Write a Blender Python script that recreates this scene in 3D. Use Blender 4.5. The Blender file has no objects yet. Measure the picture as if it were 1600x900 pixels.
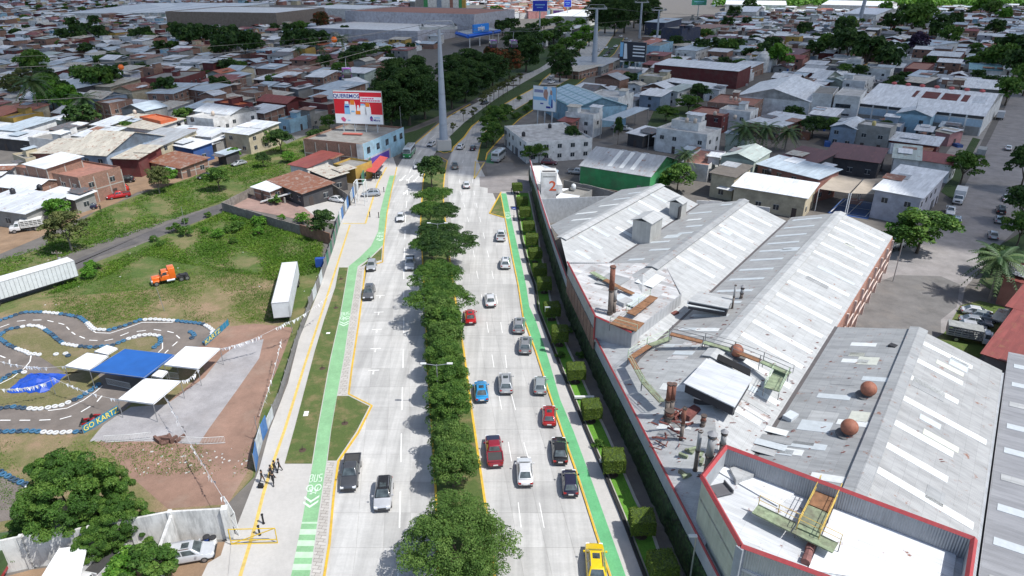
import bpy, math, random
import numpy as np
from math import sin, cos, radians, tan, atan, atan2, pi, sqrt, floor
from mathutils import Vector, Matrix
random.seed(7)
SC = bpy.context.scene
COL = SC.collection
FPX, PITCH, CH = 1067.0, radians(25.1), 50.0
cam = bpy.data.cameras.new('drone_camera'); cam.lens = 36 * FPX / 1600; cam.sensor_width = 36
cam.clip_start = 0.5; cam.clip_end = 8000
camo = bpy.data.objects.new('drone_camera', cam); COL.objects.link(camo)
camo.location = (0, 0, CH); camo.rotation_euler = (radians(90) - PITCH, 0, 0)
SC.camera = camo
SUN_EL, SUN_AZ = radians(57), radians(118)      # azimuth clockwise from +Y
W = bpy.data.worlds.new('World'); SC.world = W; W.use_nodes = True
nt = W.node_tree; nt.nodes.clear()
sky = nt.nodes.new('ShaderNodeTexSky'); sky.sky_type = 'NISHITA'; sky.sun_disc = False
sky.sun_elevation = SUN_EL; sky.sun_rotation = SUN_AZ; sky.air_density = 1.0; sky.dust_density = 1.2
bg = nt.nodes.new('ShaderNodeBackground'); bg.inputs[1].default_value = 0.15
ow = nt.nodes.new('ShaderNodeOutputWorld'); nt.links.new(sky.outputs[0], bg.inputs[0]); nt.links.new(bg.outputs[0], ow.inputs[0])
sl = bpy.data.lights.new('sun', 'SUN'); sl.energy = 4.3; sl.angle = radians(0.5); sl.color = (1, 0.975, 0.935)
so = bpy.data.objects.new('sun', sl); COL.objects.link(so)
SDIR = Vector((sin(SUN_AZ) * cos(SUN_EL), cos(SUN_AZ) * cos(SUN_EL), sin(SUN_EL)))
so.rotation_euler = (-SDIR).to_track_quat('-Z', 'Y').to_euler(); so.location = (60, -40, 200)
SC.view_settings.view_transform = 'Standard'; SC.view_settings.look = 'None'
SC.view_settings.exposure = 0.28; SC.view_settings.gamma = 1
SC.cycles.max_bounces = 5; SC.cycles.transparent_max_bounces = 8
def P(px, py, z=0.0):
 dx = (px - 800) / FPX; dy = (450 - py) / FPX
 Dy = cos(PITCH) + dy * sin(PITCH); Dz = -sin(PITCH) + dy * cos(PITCH)
 t = (z - CH) / Dz
 return Vector((dx * t, Dy * t, z))
def PX(v):
 y, z = v[1], v[2] - CH
 f = y * cos(PITCH) - z * sin(PITCH); u = y * sin(PITCH) + z * cos(PITCH)
 return (800 + FPX * v[0] / f, 450 - FPX * u / f)
def PL(pts, z=0.0):
 return [P(pts[i], pts[i + 1], z) for i in range(0, len(pts), 2)]
class MB:
 def __init__(s): s.v = []; s.f = []; s.m = []; s.mi = 0
 def add(s, vs, fs):
  n = len(s.v); s.v.extend([tuple(p) for p in vs])
  for f in fs: s.f.append([i + n for i in f]); s.m.append(s.mi)
  return s
 def box(s, x0, x1, y0, y1, z0, z1, rz=0, o=(0, 0)):
  c, n = cos(rz), sin(rz)
  vs = [(x, y, z) for z in (z0, z1) for x, y in ((x0, y0), (x1, y0), (x1, y1), (x0, y1))]
  vs = [(x * c - y * n + o[0], x * n + y * c + o[1], z) for x, y, z in vs]
  return s.add(vs, [(0, 3, 2, 1), (4, 5, 6, 7), (0, 1, 5, 4), (1, 2, 6, 5), (2, 3, 7, 6), (3, 0, 4, 7)])
 def prism(s, pts, z0, z1):      # pts list of (x,y); z0/z1 number or list
  n = len(pts)
  a = sum(pts[i][0] * pts[(i + 1) % n][1] - pts[(i + 1) % n][0] * pts[i][1] for i in range(n))
  Z0 = z0 if isinstance(z0, (list, tuple)) else [z0] * n
  Z1 = z1 if isinstance(z1, (list, tuple)) else [z1] * n
  idx = list(range(n)) if a > 0 else list(range(n))[::-1]
  vs = [(pts[i][0], pts[i][1], Z0[i]) for i in idx] + [(pts[i][0], pts[i][1], Z1[i]) for i in idx]
  return s.add(vs, [tuple(range(n))[::-1], tuple(range(n, 2 * n))] + [(i, (i + 1) % n, n + (i + 1) % n, n + i) for i in range(n)])
 def poly(s, pts):
  return s.add(pts, [tuple(range(len(pts)))])
 def tube(s, a, b, r0, r1=None, n=8, cap=True):
  a = Vector(a); b = Vector(b); r1 = r0 if r1 is None else r1
  d = (b - a).normalized(); t = Vector((0, 0, 1)) if abs(d.z) < .9 else Vector((1, 0, 0))
  e = d.cross(t).normalized(); g = d.cross(e)
  vs = []
  for c, r in ((a, r0), (b, r1)):
   for i in range(n):
    w = 2 * pi * i / n; vs.append(c + e * cos(w) * r + g * sin(w) * r)
  fs = [(i, n + i, n + (i + 1) % n, (i + 1) % n) for i in range(n)]
  if cap: fs += [tuple(range(n)), tuple(range(2 * n - 1, n - 1, -1))]
  return s.add(vs, fs)
 def path(s, pts, r, n=6):
  for a, b in zip(pts[:-1], pts[1:]): s.tube(a, b, r, r, n)
  return s
 def lathe(s, prof, c=(0, 0, 0), n=16, axis='z'):
  vs = []
  for r, z in prof:
   for i in range(n):
    w = 2 * pi * i / n
    if axis == 'z': vs.append((c[0] + r * cos(w), c[1] + r * sin(w), c[2] + z))
    else: vs.append((c[0] + z, c[1] + r * cos(w), c[2] + r * sin(w)))
  fs = []
  for k in range(len(prof) - 1):
   for i in range(n):
    j = (i + 1) % n; fs.append((k * n + i, k * n + j, (k + 1) * n + j, (k + 1) * n + i))
  fs += [tuple(range(n))[::-1], tuple(range((len(prof) - 1) * n, len(prof) * n))]
  return s.add(vs, fs)
 def mesh(s, name, mats, smooth=False):
  me = bpy.data.meshes.new(name); me.from_pydata(s.v, [], s.f)
  for m in (mats if isinstance(mats, (list, tuple)) else [mats]): me.materials.append(m)
  if any(s.m): me.polygons.foreach_set('material_index', s.m)
  if smooth: me.polygons.foreach_set('use_smooth', [True] * len(s.f))
  me.update(); return me
def link(name, me, parent=None, loc=None, rz=None):
 o = bpy.data.objects.new(name, me); COL.objects.link(o)
 if parent is not None: o.parent = parent
 if loc is not None: o.location = loc
 if rz is not None: o.rotation_euler = (0, 0, rz)
 return o
def tag(o, label=None, cat=None, group=None, kind=None):
 if label: o['label'] = label
 if cat: o['category'] = cat
 if group: o['group'] = group
 if kind: o['kind'] = kind
 return o
def thing(name, label, cat, loc=(0, 0, 0), rz=0, group=None):
 o = bpy.data.objects.new(name, None); COL.objects.link(o)
 o.location = loc; o.rotation_euler = (0, 0, rz); o.empty_display_size = .3
 return tag(o, label, cat, group)
def part(name, mb, mat, parent, smooth=False, world=False):
 me = mb.mesh(name, mat, smooth)
 o = link(name, me, parent)
 if world:      # mesh given in place coordinates under an unrotated thing
  l = parent.location
  if parent.parent: l = l + parent.parent.location
  o.location = -Vector(l)
 return o
def struct(name, mb, mat, parent=None, smooth=False):
 o = link(name, mb.mesh(name, mat, smooth), parent)
 if parent is None: tag(o, kind='structure')
 return o
def dup(root, loc, rz, label=None, group=None, scale=None):
 r = root.copy(); COL.objects.link(r); r.location = loc; r.rotation_euler = (0, 0, rz)
 if label: r['label'] = label
 if group: r['group'] = group
 if scale is not None: r.scale = scale if isinstance(scale, (tuple, list)) else (scale,) * 3
 for ch in list(root.children):
  c = ch.copy(); COL.objects.link(c); c.parent = r
  for g in list(ch.children):
   d = g.copy(); COL.objects.link(d); d.parent = c
 return r
MAT = {}
class NT:
 def __init__(s, name, rough=.8, metal=0.0, spec=None):
  s.m = bpy.data.materials.new(name); s.m.use_nodes = True; s.t = s.m.node_tree; s.n = s.t.nodes; s.l = s.t.links
  s.b = s.n['Principled BSDF']; s.b.inputs['Roughness'].default_value = rough; s.b.inputs['Metallic'].default_value = metal
  if spec is not None: s.b.inputs['Specular IOR Level'].default_value = spec
  s.co = s.n.new('ShaderNodeTexCoord').outputs['Object']
 def lk(s, a, b): s.l.new(a, b)
 def map(s, scale=(1, 1, 1), rot=0, loc=(0, 0, 0)):
  m = s.n.new('ShaderNodeMapping'); m.inputs['Scale'].default_value = scale; m.inputs['Rotation'].default_value = (0, 0, rot); m.inputs['Location'].default_value = loc
  s.lk(s.co, m.inputs[0]); return m.outputs[0]
 def noise(s, scale=1, detail=4, rough=.6, vec=None, out=0):
  x = s.n.new('ShaderNodeTexNoise'); x.inputs['Scale'].default_value = scale; x.inputs['Detail'].default_value = detail; x.inputs['Roughness'].default_value = rough
  s.lk(vec or s.co, x.inputs['Vector']); return x.outputs[out]
 def ramp(s, fac, stops):
  r = s.n.new('ShaderNodeValToRGB'); e = r.color_ramp.elements
  while len(e) < len(stops): e.new(.5)
  for i, (p, c) in enumerate(stops):
   e[i].position = p; c = c if isinstance(c, (tuple, list)) else (c, c, c); e[i].color = (c[0], c[1], c[2], 1)
  s.lk(fac, r.inputs[0]); return r.outputs[0]
 def mix(s, fac, a, b, mode='MIX'):
  m = s.n.new('ShaderNodeMix'); m.data_type = 'RGBA'; m.blend_type = mode
  for k, x in ((0, fac), (6, a), (7, b)):
   if isinstance(x, (int, float)) and k == 0: m.inputs[0].default_value = x
   elif isinstance(x, (tuple, list)): m.inputs[k].default_value = (x[0], x[1], x[2], 1)
   elif isinstance(x, (int, float)): m.inputs[k].default_value = (x, x, x, 1)
   else: s.lk(x, m.inputs[k])
  return m.outputs[2]
 def brick(s, vec, w, h, mortar, c1, c2, cm, off=.5, bias=0):
  x = s.n.new('ShaderNodeTexBrick'); x.offset = off; x.inputs['Scale'].default_value = 1
  x.inputs['Brick Width'].default_value = w; x.inputs['Row Height'].default_value = h; x.inputs['Mortar Size'].default_value = mortar
  x.inputs['Bias'].default_value = bias
  for k, c in (('Color1', c1), ('Color2', c2), ('Mortar', cm)): x.inputs[k].default_value = (c[0], c[1], c[2], 1)
  s.lk(vec, x.inputs['Vector']); return x
 def wave(s, vec, scale, direction='X'):
  x = s.n.new('ShaderNodeTexWave'); x.inputs['Scale'].default_value = scale; x.bands_direction = direction
  s.lk(vec, x.inputs['Vector']); return x.outputs['Fac']
 def bump(s, h, strength=.3, dist=.05):
  b = s.n.new('ShaderNodeBump'); b.inputs['Strength'].default_value = strength; b.inputs['Distance'].default_value = dist
  s.lk(h, b.inputs['Height']); s.lk(b.outputs[0], s.b.inputs['Normal'])
 def col(s, c):
  if isinstance(c, (tuple, list)): s.b.inputs['Base Color'].default_value = (c[0], c[1], c[2], 1)
  else: s.lk(c, s.b.inputs['Base Color'])
  return s.m
def sc(c, k): return tuple(min(1, x * k) for x in c)
def plain(name, c, rough=.8, metal=0.0, var=.18, scale=1.2, bump=0.0, dirt=.0):
 key = ('p', name)
 if key in MAT: return MAT[key]
 t = NT(name, rough, metal)
 if var:
  f = t.ramp(t.noise(scale, 6, .65), [(.3, 1 - var), (.7, 1 + var * .5)])
  k = t.mix(1, c, f, 'MULTIPLY')
  if dirt:
   g = t.ramp(t.noise(.35, 5, .7), [(.45, 0), (.7, 1)])
   k = t.mix(t.mix(1, g, (dirt, dirt, dirt), 'MULTIPLY'), k, (.12, .10, .08))
  t.col(k)
 else: t.col(c)
 if bump: t.bump(t.noise(scale * 8, 4), bump, .03)
 MAT[key] = t.m; return t.m
def sheetmetal(name, c, rot=0.0, rough=.55, pitch=.25, sw=1.0, sl=3.4, var=.12, rust=.0, metal=0.0, rustcol=(.22, .09, .05)):
 """corrugated roofing: ribs run along local Y after turning by rot; sheets have their own tone"""
 key = ('s', name)
 if key in MAT: return MAT[key]
 t = NT(name, rough, metal)
 vec = t.map(rot=rot)
 sw_ = t.n.new('ShaderNodeMapping'); sw_.inputs['Rotation'].default_value = (0, 0, pi / 2); t.lk(vec, sw_.inputs[0])
 b = t.brick(sw_.outputs[0], sl, sw, .012, sc(c, 1 - var), sc(c, 1 + var * .6), sc(c, .72), off=.0)
 k = b.outputs[0]
 st_ = t.n.new('ShaderNodeMapping'); st_.inputs['Scale'].default_value = (1.6, .22, 1); t.lk(vec, st_.inputs[0]); st = st_.outputs[0]
 g = t.ramp(t.noise(1.0, 7, .7, vec=st), [(.32, .74), (.62, 1.06)])
 k = t.mix(1, k, g, 'MULTIPLY')
 if rust:
  r = t.ramp(t.noise(.8, 8, .75), [(.62 - rust * .35, 0), (.68 - rust * .25, 1)])
  k = t.mix(r, k, rustcol)
 t.col(k); t.bump(t.wave(vec, 1 / pitch / 6.283 * 3.14, 'X'), .35, .04)
 MAT[key] = t.m; return t.m
def brickmat(name, c=(.33, .15, .09), cm=(.34, .31, .28)):
 key = ('b', name)
 if key in MAT: return MAT[key]
 t = NT(name, .9)
 cb = t.n.new('ShaderNodeSeparateXYZ'); t.lk(t.co, cb.inputs[0])
 ad = t.n.new('ShaderNodeMath'); t.lk(cb.outputs[0], ad.inputs[0]); t.lk(cb.outputs[1], ad.inputs[1])
 cc = t.n.new('ShaderNodeCombineXYZ'); t.lk(ad.outputs[0], cc.inputs[0]); t.lk(cb.outputs[2], cc.inputs[1])
 b = t.brick(cc.outputs[0], .28, .11, .012, sc(c, .85), sc(c, 1.25), cm)
 g = t.ramp(t.noise(.9, 6, .7), [(.3, .7), (.7, 1.1)])
 t.col(t.mix(1, b.outputs[0], g, 'MULTIPLY')); t.bump(b.outputs[1], -.3, .02)
 MAT[key] = t.m; return t.m
def paint(name, c, rough=.28, metal=.25):
 key = ('c', name)
 if key in MAT: return MAT[key]
 t = NT(name, rough, metal); t.b.inputs['Coat Weight'].default_value = .6; t.b.inputs['Coat Roughness'].default_value = .08
 f = t.ramp(t.noise(3, 3), [(.3, .93), (.7, 1.03)]); t.col(t.mix(1, c, f, 'MULTIPLY'))
 MAT[key] = t.m; return t.m
def glassmat():
 t = NT('car_glass', .06, 0, .8); f = t.ramp(t.noise(1.2, 2), [(.3, .02), (.7, .13)]); t.col(t.mix(1, (.75, .95, 1), f, 'MULTIPLY')); return t.m  # paler blue in the base colour stands in for reflected sky
GLASS = glassmat()
RUBBER = plain('tyre_rubber', (.025, .025, .025), .85, var=.2, scale=8)
RIM = plain('wheel_rim', (.35, .35, .36), .35, .7, var=.1)
DARK = plain('dark_plastic', (.03, .03, .033), .6, var=.15)
LAMPW = plain('headlight_lens', (.75, .77, .8), .15, var=.05)
LAMPR = plain('tail_light_lens', (.35, .015, .012), .2, var=.05)
CHROME = plain('chrome', (.6, .6, .62), .2, .9, var=.05)
WIN = NT('window_glass', .12, 0, .7); WIN.col(WIN.ramp(WIN.noise(.7, 2), [(.35, (.015, .018, .022)), (.7, (.06, .075, .09))])); WIN = WIN.m
YEL = plain('yellow_kerb_paint', (.66, .42, .04), .75, var=.25, scale=2.5, dirt=.35)
YELL = plain('yellow_line_paint', (.62, .45, .12), .8, var=.25, scale=2.5, dirt=.25)
WHITEP = plain('white_road_paint', (.80, .80, .78), .8, var=.15, scale=3)
# ================================================================ GROUND, ROADS, PAVEMENTS
def concrete(name, c, joint=None, streak=True, rot=radians(5.4), dirt=.25):
 t = NT(name, .85)
 a = t.ramp(t.noise(.22, 6, .65), [(.3, .86), (.7, 1.05)])
 b = t.ramp(t.noise(3.5, 5, .7), [(.25, .9), (.75, 1.06)])
 k = t.mix(1, t.mix(1, c, a, 'MULTIPLY'), b, 'MULTIPLY')
 if streak:
  s = t.ramp(t.noise(1.0, 4, .6, vec=t.map(scale=(.9, .03, 1), rot=rot)), [(.3, .76), (.62, 1.04)])
  k = t.mix(1, k, s, 'MULTIPLY')
  o = t.ramp(t.noise(.5, 3, .6, vec=t.map(scale=(.25, 2.2, 1), rot=rot)), [(.4, .95), (.6, 1.02)])
  k = t.mix(1, k, o, 'MULTIPLY')
 d = t.ramp(t.noise(.11, 8, .78), [(.56, 0), (.74, 1)])
 k = t.mix(t.mix(1, d, (dirt,) * 3, 'MULTIPLY'), k, (.24, .21, .17))
 t.col(k); t.bump(t.noise(30, 3), .12, .01); return t.m
ROADC = concrete('road_concrete', (.46, .455, .44))
WALKC = concrete('pavement_concrete', (.47, .455, .43), streak=False, dirt=.4)
PAVER = None
def grassmat(name, g1, g2, dry, amount=.5, sc_=.5):
 t = NT(name, .95)
 a = t.ramp(t.noise(sc_ * 3, 8, .75), [(.3, g1), (.7, g2)])
 d = t.ramp(t.noise(sc_ * .35, 7, .72), [(.62 - amount * .25, 0), (.72 - amount * .12, 1)])
 k = t.mix(d, a, dry)
 f = t.ramp(t.noise(7, 6, .8), [(.25, .55), (.75, 1.3)])
 t.col(t.mix(1, k, f, 'MULTIPLY')); t.bump(t.noise(12, 5, .8), .6, .15); return t.m
LAWN = grassmat('verge_lawn', (.055, .10, .022), (.11, .145, .035), (.20, .17, .075), .55, 1.2)
GREENL = grassmat('garden_lawn', (.09, .25, .02), (.14, .32, .035), (.16, .18, .05), .12, 1.2)
WILD = grassmat('wild_grass', (.05, .095, .016), (.10, .15, .028), (.20, .175, .08), .7, .45)
FARG = grassmat('park_grass', (.03, .06, .015), (.05, .09, .02), (.09, .09, .04), .2, .5)
def asphalt(name, c, dirt=(.3, .26, .22), da=.3, rot=0):
 t = NT(name, .9)
 a = t.ramp(t.noise(.3, 7, .7), [(.3, .75), (.7, 1.25)]); b = t.ramp(t.noise(9, 4, .7), [(.3, .85), (.7, 1.12)])
 k = t.mix(1, t.mix(1, c, a, 'MULTIPLY'), b, 'MULTIPLY')
 d = t.ramp(t.noise(.18, 8, .75), [(.52, 0), (.72, 1)])
 t.col(t.mix(t.mix(1, d, (da,) * 3, 'MULTIPLY'), k, dirt)); t.bump(t.noise(20, 3), .2, .02); return t.m
ASPH = asphalt('worn_asphalt', (.15, .145, .14)); ASPD = asphalt('dark_asphalt', (.095, .09, .09), da=.25)
KARTA = asphalt('kart_track_asphalt', (.16, .138, .122), (.26, .21, .17), .5)
DIRT = asphalt('red_dirt', (.25, .155, .115), (.30, .23, .18), .6)
TRACKD = asphalt('brown_track_dirt', (.24, .16, .10), (.33, .25, .19), .5)
GRAVEL = asphalt('grey_gravel', (.31, .30, .305), (.28, .24, .22), .35)
GROUND = asphalt('town_ground', (.13, .12, .11), (.17, .15, .12), .6)
def sheet(name, pts, z, mat, parent=None, kind=True, th=0.0, world=None):
 w = world if world is not None else [P(pts[i], pts[i + 1]) for i in range(0, len(pts), 2)]
 m = MB(); m.prism([(p[0], p[1]) for p in w], z - max(th, .003), z)
 o = link(name, m.mesh(name, mat), parent)
 if kind and parent is None: tag(o, kind='structure')
 return o
g = MB(); g.poly([(-4500, -300, 0), (4500, -300, 0), (4500, 6500, 0), (-4500, 6500, 0)])
struct('ground', g, GROUND)
def interp(line, y):
 for a, b in zip(line[:-1], line[1:]):
  if (a[1] - y) * (b[1] - y) <= 0 and a[1] != b[1]:
   return a[0] + (b[0] - a[0]) * (y - a[1]) / (b[1] - a[1])
 a, b = (line[0], line[1]) if abs(y - line[0][1]) < abs(y - line[-1][1]) else (line[-2], line[-1])
 return a[0] + (b[0] - a[0]) * (y - a[1]) / (b[1] - a[1])
def ribbon(line, w, z0, z1, mb=None, side=0):
 """strip of width w along a world polyline; side -1/0/1 shifts it"""
 mb = mb or MB(); n = len(line); L = []; R = []
 for i in range(n):
  a = Vector(line[max(0, i - 1)][:2]); b = Vector(line[min(n - 1, i + 1)][:2]); d = (b - a).normalized(); q = Vector((d.y, -d.x))
  c = Vector(line[i][:2]) + q * side * w / 2
  L.append(c - q * w / 2); R.append(c + q * w / 2)
 for i in range(n - 1): mb.prism([L[i], R[i], R[i + 1], L[i + 1]], z0, z1)
 return mb
def dashes(line, w, on, off, z, mb=None, start=0.0):
 mb = mb or MB(); d = start; seg = [(Vector(a[:2]), Vector(b[:2])) for a, b in zip(line[:-1], line[1:])]
 tot = sum((b - a).length for a, b in seg)
 def at(s):
  for a, b in seg:
   l = (b - a).length
   if s <= l: return a + (b - a) * s / l
   s -= l
  return seg[-1][1]
 while d < tot:
  ribbon([at(d), at(min(tot, d + on))], w, z - .004, z, mb); d += on + off
 return mb
KL = PL([485, 990, 507, 900, 515, 850, 522, 770, 529, 722, 560, 677, 581, 635, 545, 617, 550, 575, 560, 510, 567, 455, 571, 418, 598, 410, 599, 387, 605, 332, 612, 297, 620, 262])
KLs = PL([485, 990, 507, 900, 515, 850, 529, 722, 545, 617, 560, 510, 567, 455, 578, 400, 590, 360, 605, 310, 620, 262, 636, 236, 650, 222, 685, 193, 706, 178, 735, 162, 760, 147, 800, 125, 845, 106, 880, 80, 905, 62, 925, 45])
ML = PL([688, 990, 685, 900, 682, 787, 675, 675, 671, 612, 667, 562, 665, 475, 662, 440, 657, 350, 661, 285, 665, 262])
MLn = PL([661, 285, 668, 255, 684, 234, 705, 211, 725, 192, 750, 173, 769, 159, 785, 148, 820, 128, 860, 105, 890, 82, 912, 63, 930, 46])
MR = PL([790, 990, 773, 900, 765, 825, 757, 780, 742, 675, 736, 635, 725, 550, 707, 440, 695, 337, 692, 302, 695, 272, 699, 252])
MRn = PL([695, 272, 706, 237, 709, 230, 725, 215, 737, 198, 755, 184, 775, 171, 800, 156, 842, 134, 848, 125, 858, 117, 885, 96, 905, 78, 920, 64, 938, 46])
KR = PL([978, 990, 952, 897, 932, 837, 900, 737, 878, 675, 857, 612, 837, 550, 817, 495, 810, 448, 800, 400, 789, 340, 778, 320, 765, 290, 748, 256])
KRn = PL([765, 290, 746, 250, 750, 230, 757, 208, 775, 191, 790, 181, 815, 166, 840, 151, 868, 136, 900, 118, 925, 98, 945, 75, 955, 60, 965, 46])
MRs = PL([790, 990, 773, 900, 757, 780, 742, 675, 725, 550, 712, 440, 704, 337, 700, 302, 700, 272, 703, 252])
def wy(y): return P(800, y)[1]
def lane_slabs(left, right, ya, yb, nl, step, mat, name, parent, z=.035, cap=150):
 """road surface of single concrete slabs, each a sheet of its own with a recessed joint"""
 y = ya; k = 0; rest = MB()
 while y < yb:
  y2 = y + step
  for i in range(nl):
   f0, f1 = i / nl, (i + 1) / nl; g = .012
   c = []
   for yy, ff in ((y + g, f0), (y + g, f1), (y2 - g, f1), (y2 - g, f0)):
    xl, xr = interp(left, yy), interp(right, yy); xx = xl + (xr - xl) * ff
    xx += g if ff == f0 else -g
    c.append((xx, yy))
   if k < cap:
    m = MB(); m.prism(c, .004, z + random.uniform(-.002, .002)); link(name, m.mesh(name, mat), parent)
   else: rest.prism(c, .004, z)
   k += 1
  y = y2
 if rest.v: tag(link(name, rest.mesh(name, mat), parent), kind='stuff')
ROADV = [concrete('road_slab_concrete_%s' % n, (c, c * .99, c * .955)) for n, c in (('pale', .51), ('mid', .475), ('grey', .43))]
def roadbase(name, left, right, ya, yb):
 ys = [ya]; 
 while ys[-1] < yb: ys.append(min(yb, ys[-1] + 6))
 m = MB()
 for a, b in zip(ys[:-1], ys[1:]):
  m.prism([(interp(left, a), a), (interp(right, a), a), (interp(right, b), b), (interp(left, b), b)], .002, .016)
 return struct(name, m, plain('joint_filler', (.32, .31, .29), .95))
rl = roadbase('road_southbound', KLs, ML + MLn[1:], 18, wy(46))
rr = roadbase('road_northbound', MR + MRn[1:], KR + KRn[1:], 18, wy(46))
lane_slabs(KLs, ML + MLn[1:], 30, 330, 4, 4.6, ROADV[0], 'road_slab', rl, cap=230)
lane_slabs(MRs[:-1] + MRn[1:], KR + KRn[1:], 30, 330, 4, 4.6, ROADV[1], 'road_slab', rr, cap=230)
lane_slabs(KLs, ML + MLn[1:], 330, wy(50), 2, 12, ROADV[2], 'road_slab', rl, cap=0)
lane_slabs(MRn, KR + KRn[1:], 330, wy(50), 2, 12, ROADV[2], 'road_slab', rr, cap=0)
for i, o in enumerate([c for c in rl.children] + [c for c in rr.children]):
 if random.random() < .35: o.data.materials[0] = random.choice(ROADV)
BND = [340, 960, 357, 900, 362, 845, 405, 735, 422, 672, 450, 600, 467, 532, 485, 487, 500, 450, 517, 400, 532, 350, 545, 325, 560, 297, 572, 275, 588, 250, 612, 240, 620, 262]
kk = [485, 990, 507, 900, 515, 850, 522, 770, 529, 722, 560, 677, 581, 635, 545, 617, 550, 575, 560, 510, 567, 455, 571, 418, 598, 410, 599, 387, 605, 332, 612, 297, 620, 262]
kkr = []
for i in range(len(kk) - 2, -1, -2): kkr += kk[i:i + 2]
WZ = .12
sheet('pavement_west', BND + kkr, WZ, WALKC, th=.12)
def clipstrip(La, Lb, ya, yb, z, mat, name, parent=None):
 ys = sorted(set([ya, yb] + [p[1] for p in La + Lb if ya < p[1] < yb]))
 l = [(interp(La, y), y) for y in ys]; r = [(interp(Lb, y), y) for y in ys]
 m = MB()
 for i in range(len(ys) - 1): m.prism([l[i], r[i], r[i + 1], l[i + 1]], z - .006, z)
 o = link(name, m.mesh(name, mat), parent)
 if parent is None: tag(o, kind='structure')
 return o
GLl = PL([433, 990, 456, 897, 472, 817, 489, 725, 497, 673, 517, 562, 532, 495, 540, 449, 545, 417])
GLr = PL([463, 990, 485, 897, 496, 817, 510, 725, 517, 673, 537, 562, 547, 495, 554, 450, 559, 417])
gt = NT('green_cycle_paint', .75)
def greenp(name, c):
 t = NT(name, .75); a = t.ramp(t.noise(.4, 6, .7), [(.3, .78), (.7, 1.08)]); b = t.ramp(t.noise(5, 5, .75), [(.3, .8), (.7, 1.06)])
 k = t.mix(1, t.mix(1, c, a, 'MULTIPLY'), b, 'MULTIPLY'); w = t.ramp(t.noise(1.4, 8, .8), [(.6, 0), (.72, .55)]); return t.col(t.mix(w, k, (.36, .40, .34)))
GREENP = greenp('green_cycle_paint', (.24, .46, .24)); GREEN2 = greenp('bright_green_cycle_paint', (.13, .43, .19))
clipstrip(GLl, GLr, wy(817), wy(417), WZ + .012, GREENP, 'cycle_lane_west')
yb = [wy(v) for v in (905, 893, 881, 870, 859, 849, 839, 830, 822)]
zb = MB(); zc = MB()
y0 = wy(990); k = 0
while y0 < wy(817):
 y1 = min(y0 + .72, wy(817))
 (zb if k % 2 == 0 else zc).prism([(interp(GLl, y0), y0), (interp(GLr, y0), y0), (interp(GLr, y1), y1), (interp(GLl, y1), y1)], WZ + .001, WZ + .012)
 y0 = y1; k += 1
struct('cycle_crossing_green_bars', zb, GREENP); struct('cycle_crossing_pale_bars', zc, plain('pale_bar_paint', (.45, .62, .44), .8))
sheet('cycle_lane_bend', [545, 417, 559, 417, 577, 405, 600, 382, 600, 365, 607, 320, 612, 295, 619, 275, 609, 275, 602, 300, 594, 332, 591, 362, 580, 385, 562, 403], WZ + .013, GREENP)
t = NT('block_paving', .9); b = t.brick(t.map(rot=radians(8)), .8, .4, .03, (.40, .375, .34), (.50, .475, .44), (.24, .22, .2)); f = t.ramp(t.noise(.5, 6, .7), [(.3, .85), (.7, 1.05)])
t.col(t.mix(1, b.outputs[0], f, 'MULTIPLY')); t.bump(b.outputs[1], -.3, .02); PAVER = t.m
KW = PL([479, 990, 501, 900, 509, 850, 516, 770, 523, 722, 541, 617, 546, 575, 556, 510, 563, 455, 567, 418])
clipstrip([Vector((p.x + .12, p.y, 0)) for p in GLr], KW, wy(990), wy(723), WZ + .009, PAVER, 'block_paving_strip')
clipstrip([Vector((p.x + .12, p.y, 0)) for p in GLr], KW, wy(619), wy(420), WZ + .009, PAVER, 'block_paving_strip')
GSl = PL([445, 726, 460, 672, 492, 550, 507, 500, 524, 450, 530, 419])
ggo = clipstrip(GSl, [Vector((p.x - .1, p.y, 0)) for p in GLl], wy(726), wy(419), WZ + .03, LAWN, 'verge_grass_strip')
sheet('verge_grass_island', [512, 721, 526, 721, 557, 675, 577, 636, 545, 620, 527, 620, 518, 672], WZ + .03, LAWN, th=.03)
sheet('verge_grass_corner', [563, 418, 572, 414, 596, 407, 597, 388, 580, 404], WZ + .03, LAWN, th=.03)
def kerb(name, line, w=.22, h=.17, mat=YEL):
 return struct(name, ribbon(line, w, .0, h), mat)
kerb('kerb_west', KL)
kerb('kerb_west_far', PL([618, 240, 636, 238, 652, 222, 685, 194, 706, 179, 735, 163]), .3)
def line_px(name, px, w, z, mat=YELL): return struct(name, ribbon(PL(px), w, z - .006, z), mat)
line_px('tactile_line', [355, 975, 377, 897, 400, 820, 412, 772, 425, 730, 445, 673, 475, 575, 502, 492, 516, 449, 530, 405, 547, 352], .34, WZ + .011)
line_px('tactile_line_north', [571, 350, 580, 320, 590, 287, 604, 262], .4, WZ + .011)
line_px('tactile_cross_line', [536, 350, 572, 350], .35, WZ + .018)
def median(name, L, R, ya, yb, mat, z=.15):
 a = roadbase_pts(L, R, ya, yb); m = MB()
 for q in a: m.prism(q, 0, z)
 return struct(name, m, mat)
def roadbase_pts(L, R, ya, yb, st=4):
 ys = [ya]
 while ys[-1] < yb: ys.append(min(yb, ys[-1] + st))
 return [[(interp(L, a) + .1, a), (interp(R, a) - .1, a), (interp(R, b) - .1, b), (interp(L, b) + .1, b)] for a, b in zip(ys[:-1], ys[1:])]
median('median_ground', ML, MR, 25, wy(254), LAWN)
kerb('median_kerb_left', ML, .25); kerb('median_kerb_right', MR, .25)
line_px('median_tip_kerb', [665, 262, 675, 251, 690, 247, 699, 252], .3, .17, YEL)
median('median_ground_far', MLn[2:], MRn[1:], wy(238), wy(48), FARG)
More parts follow.
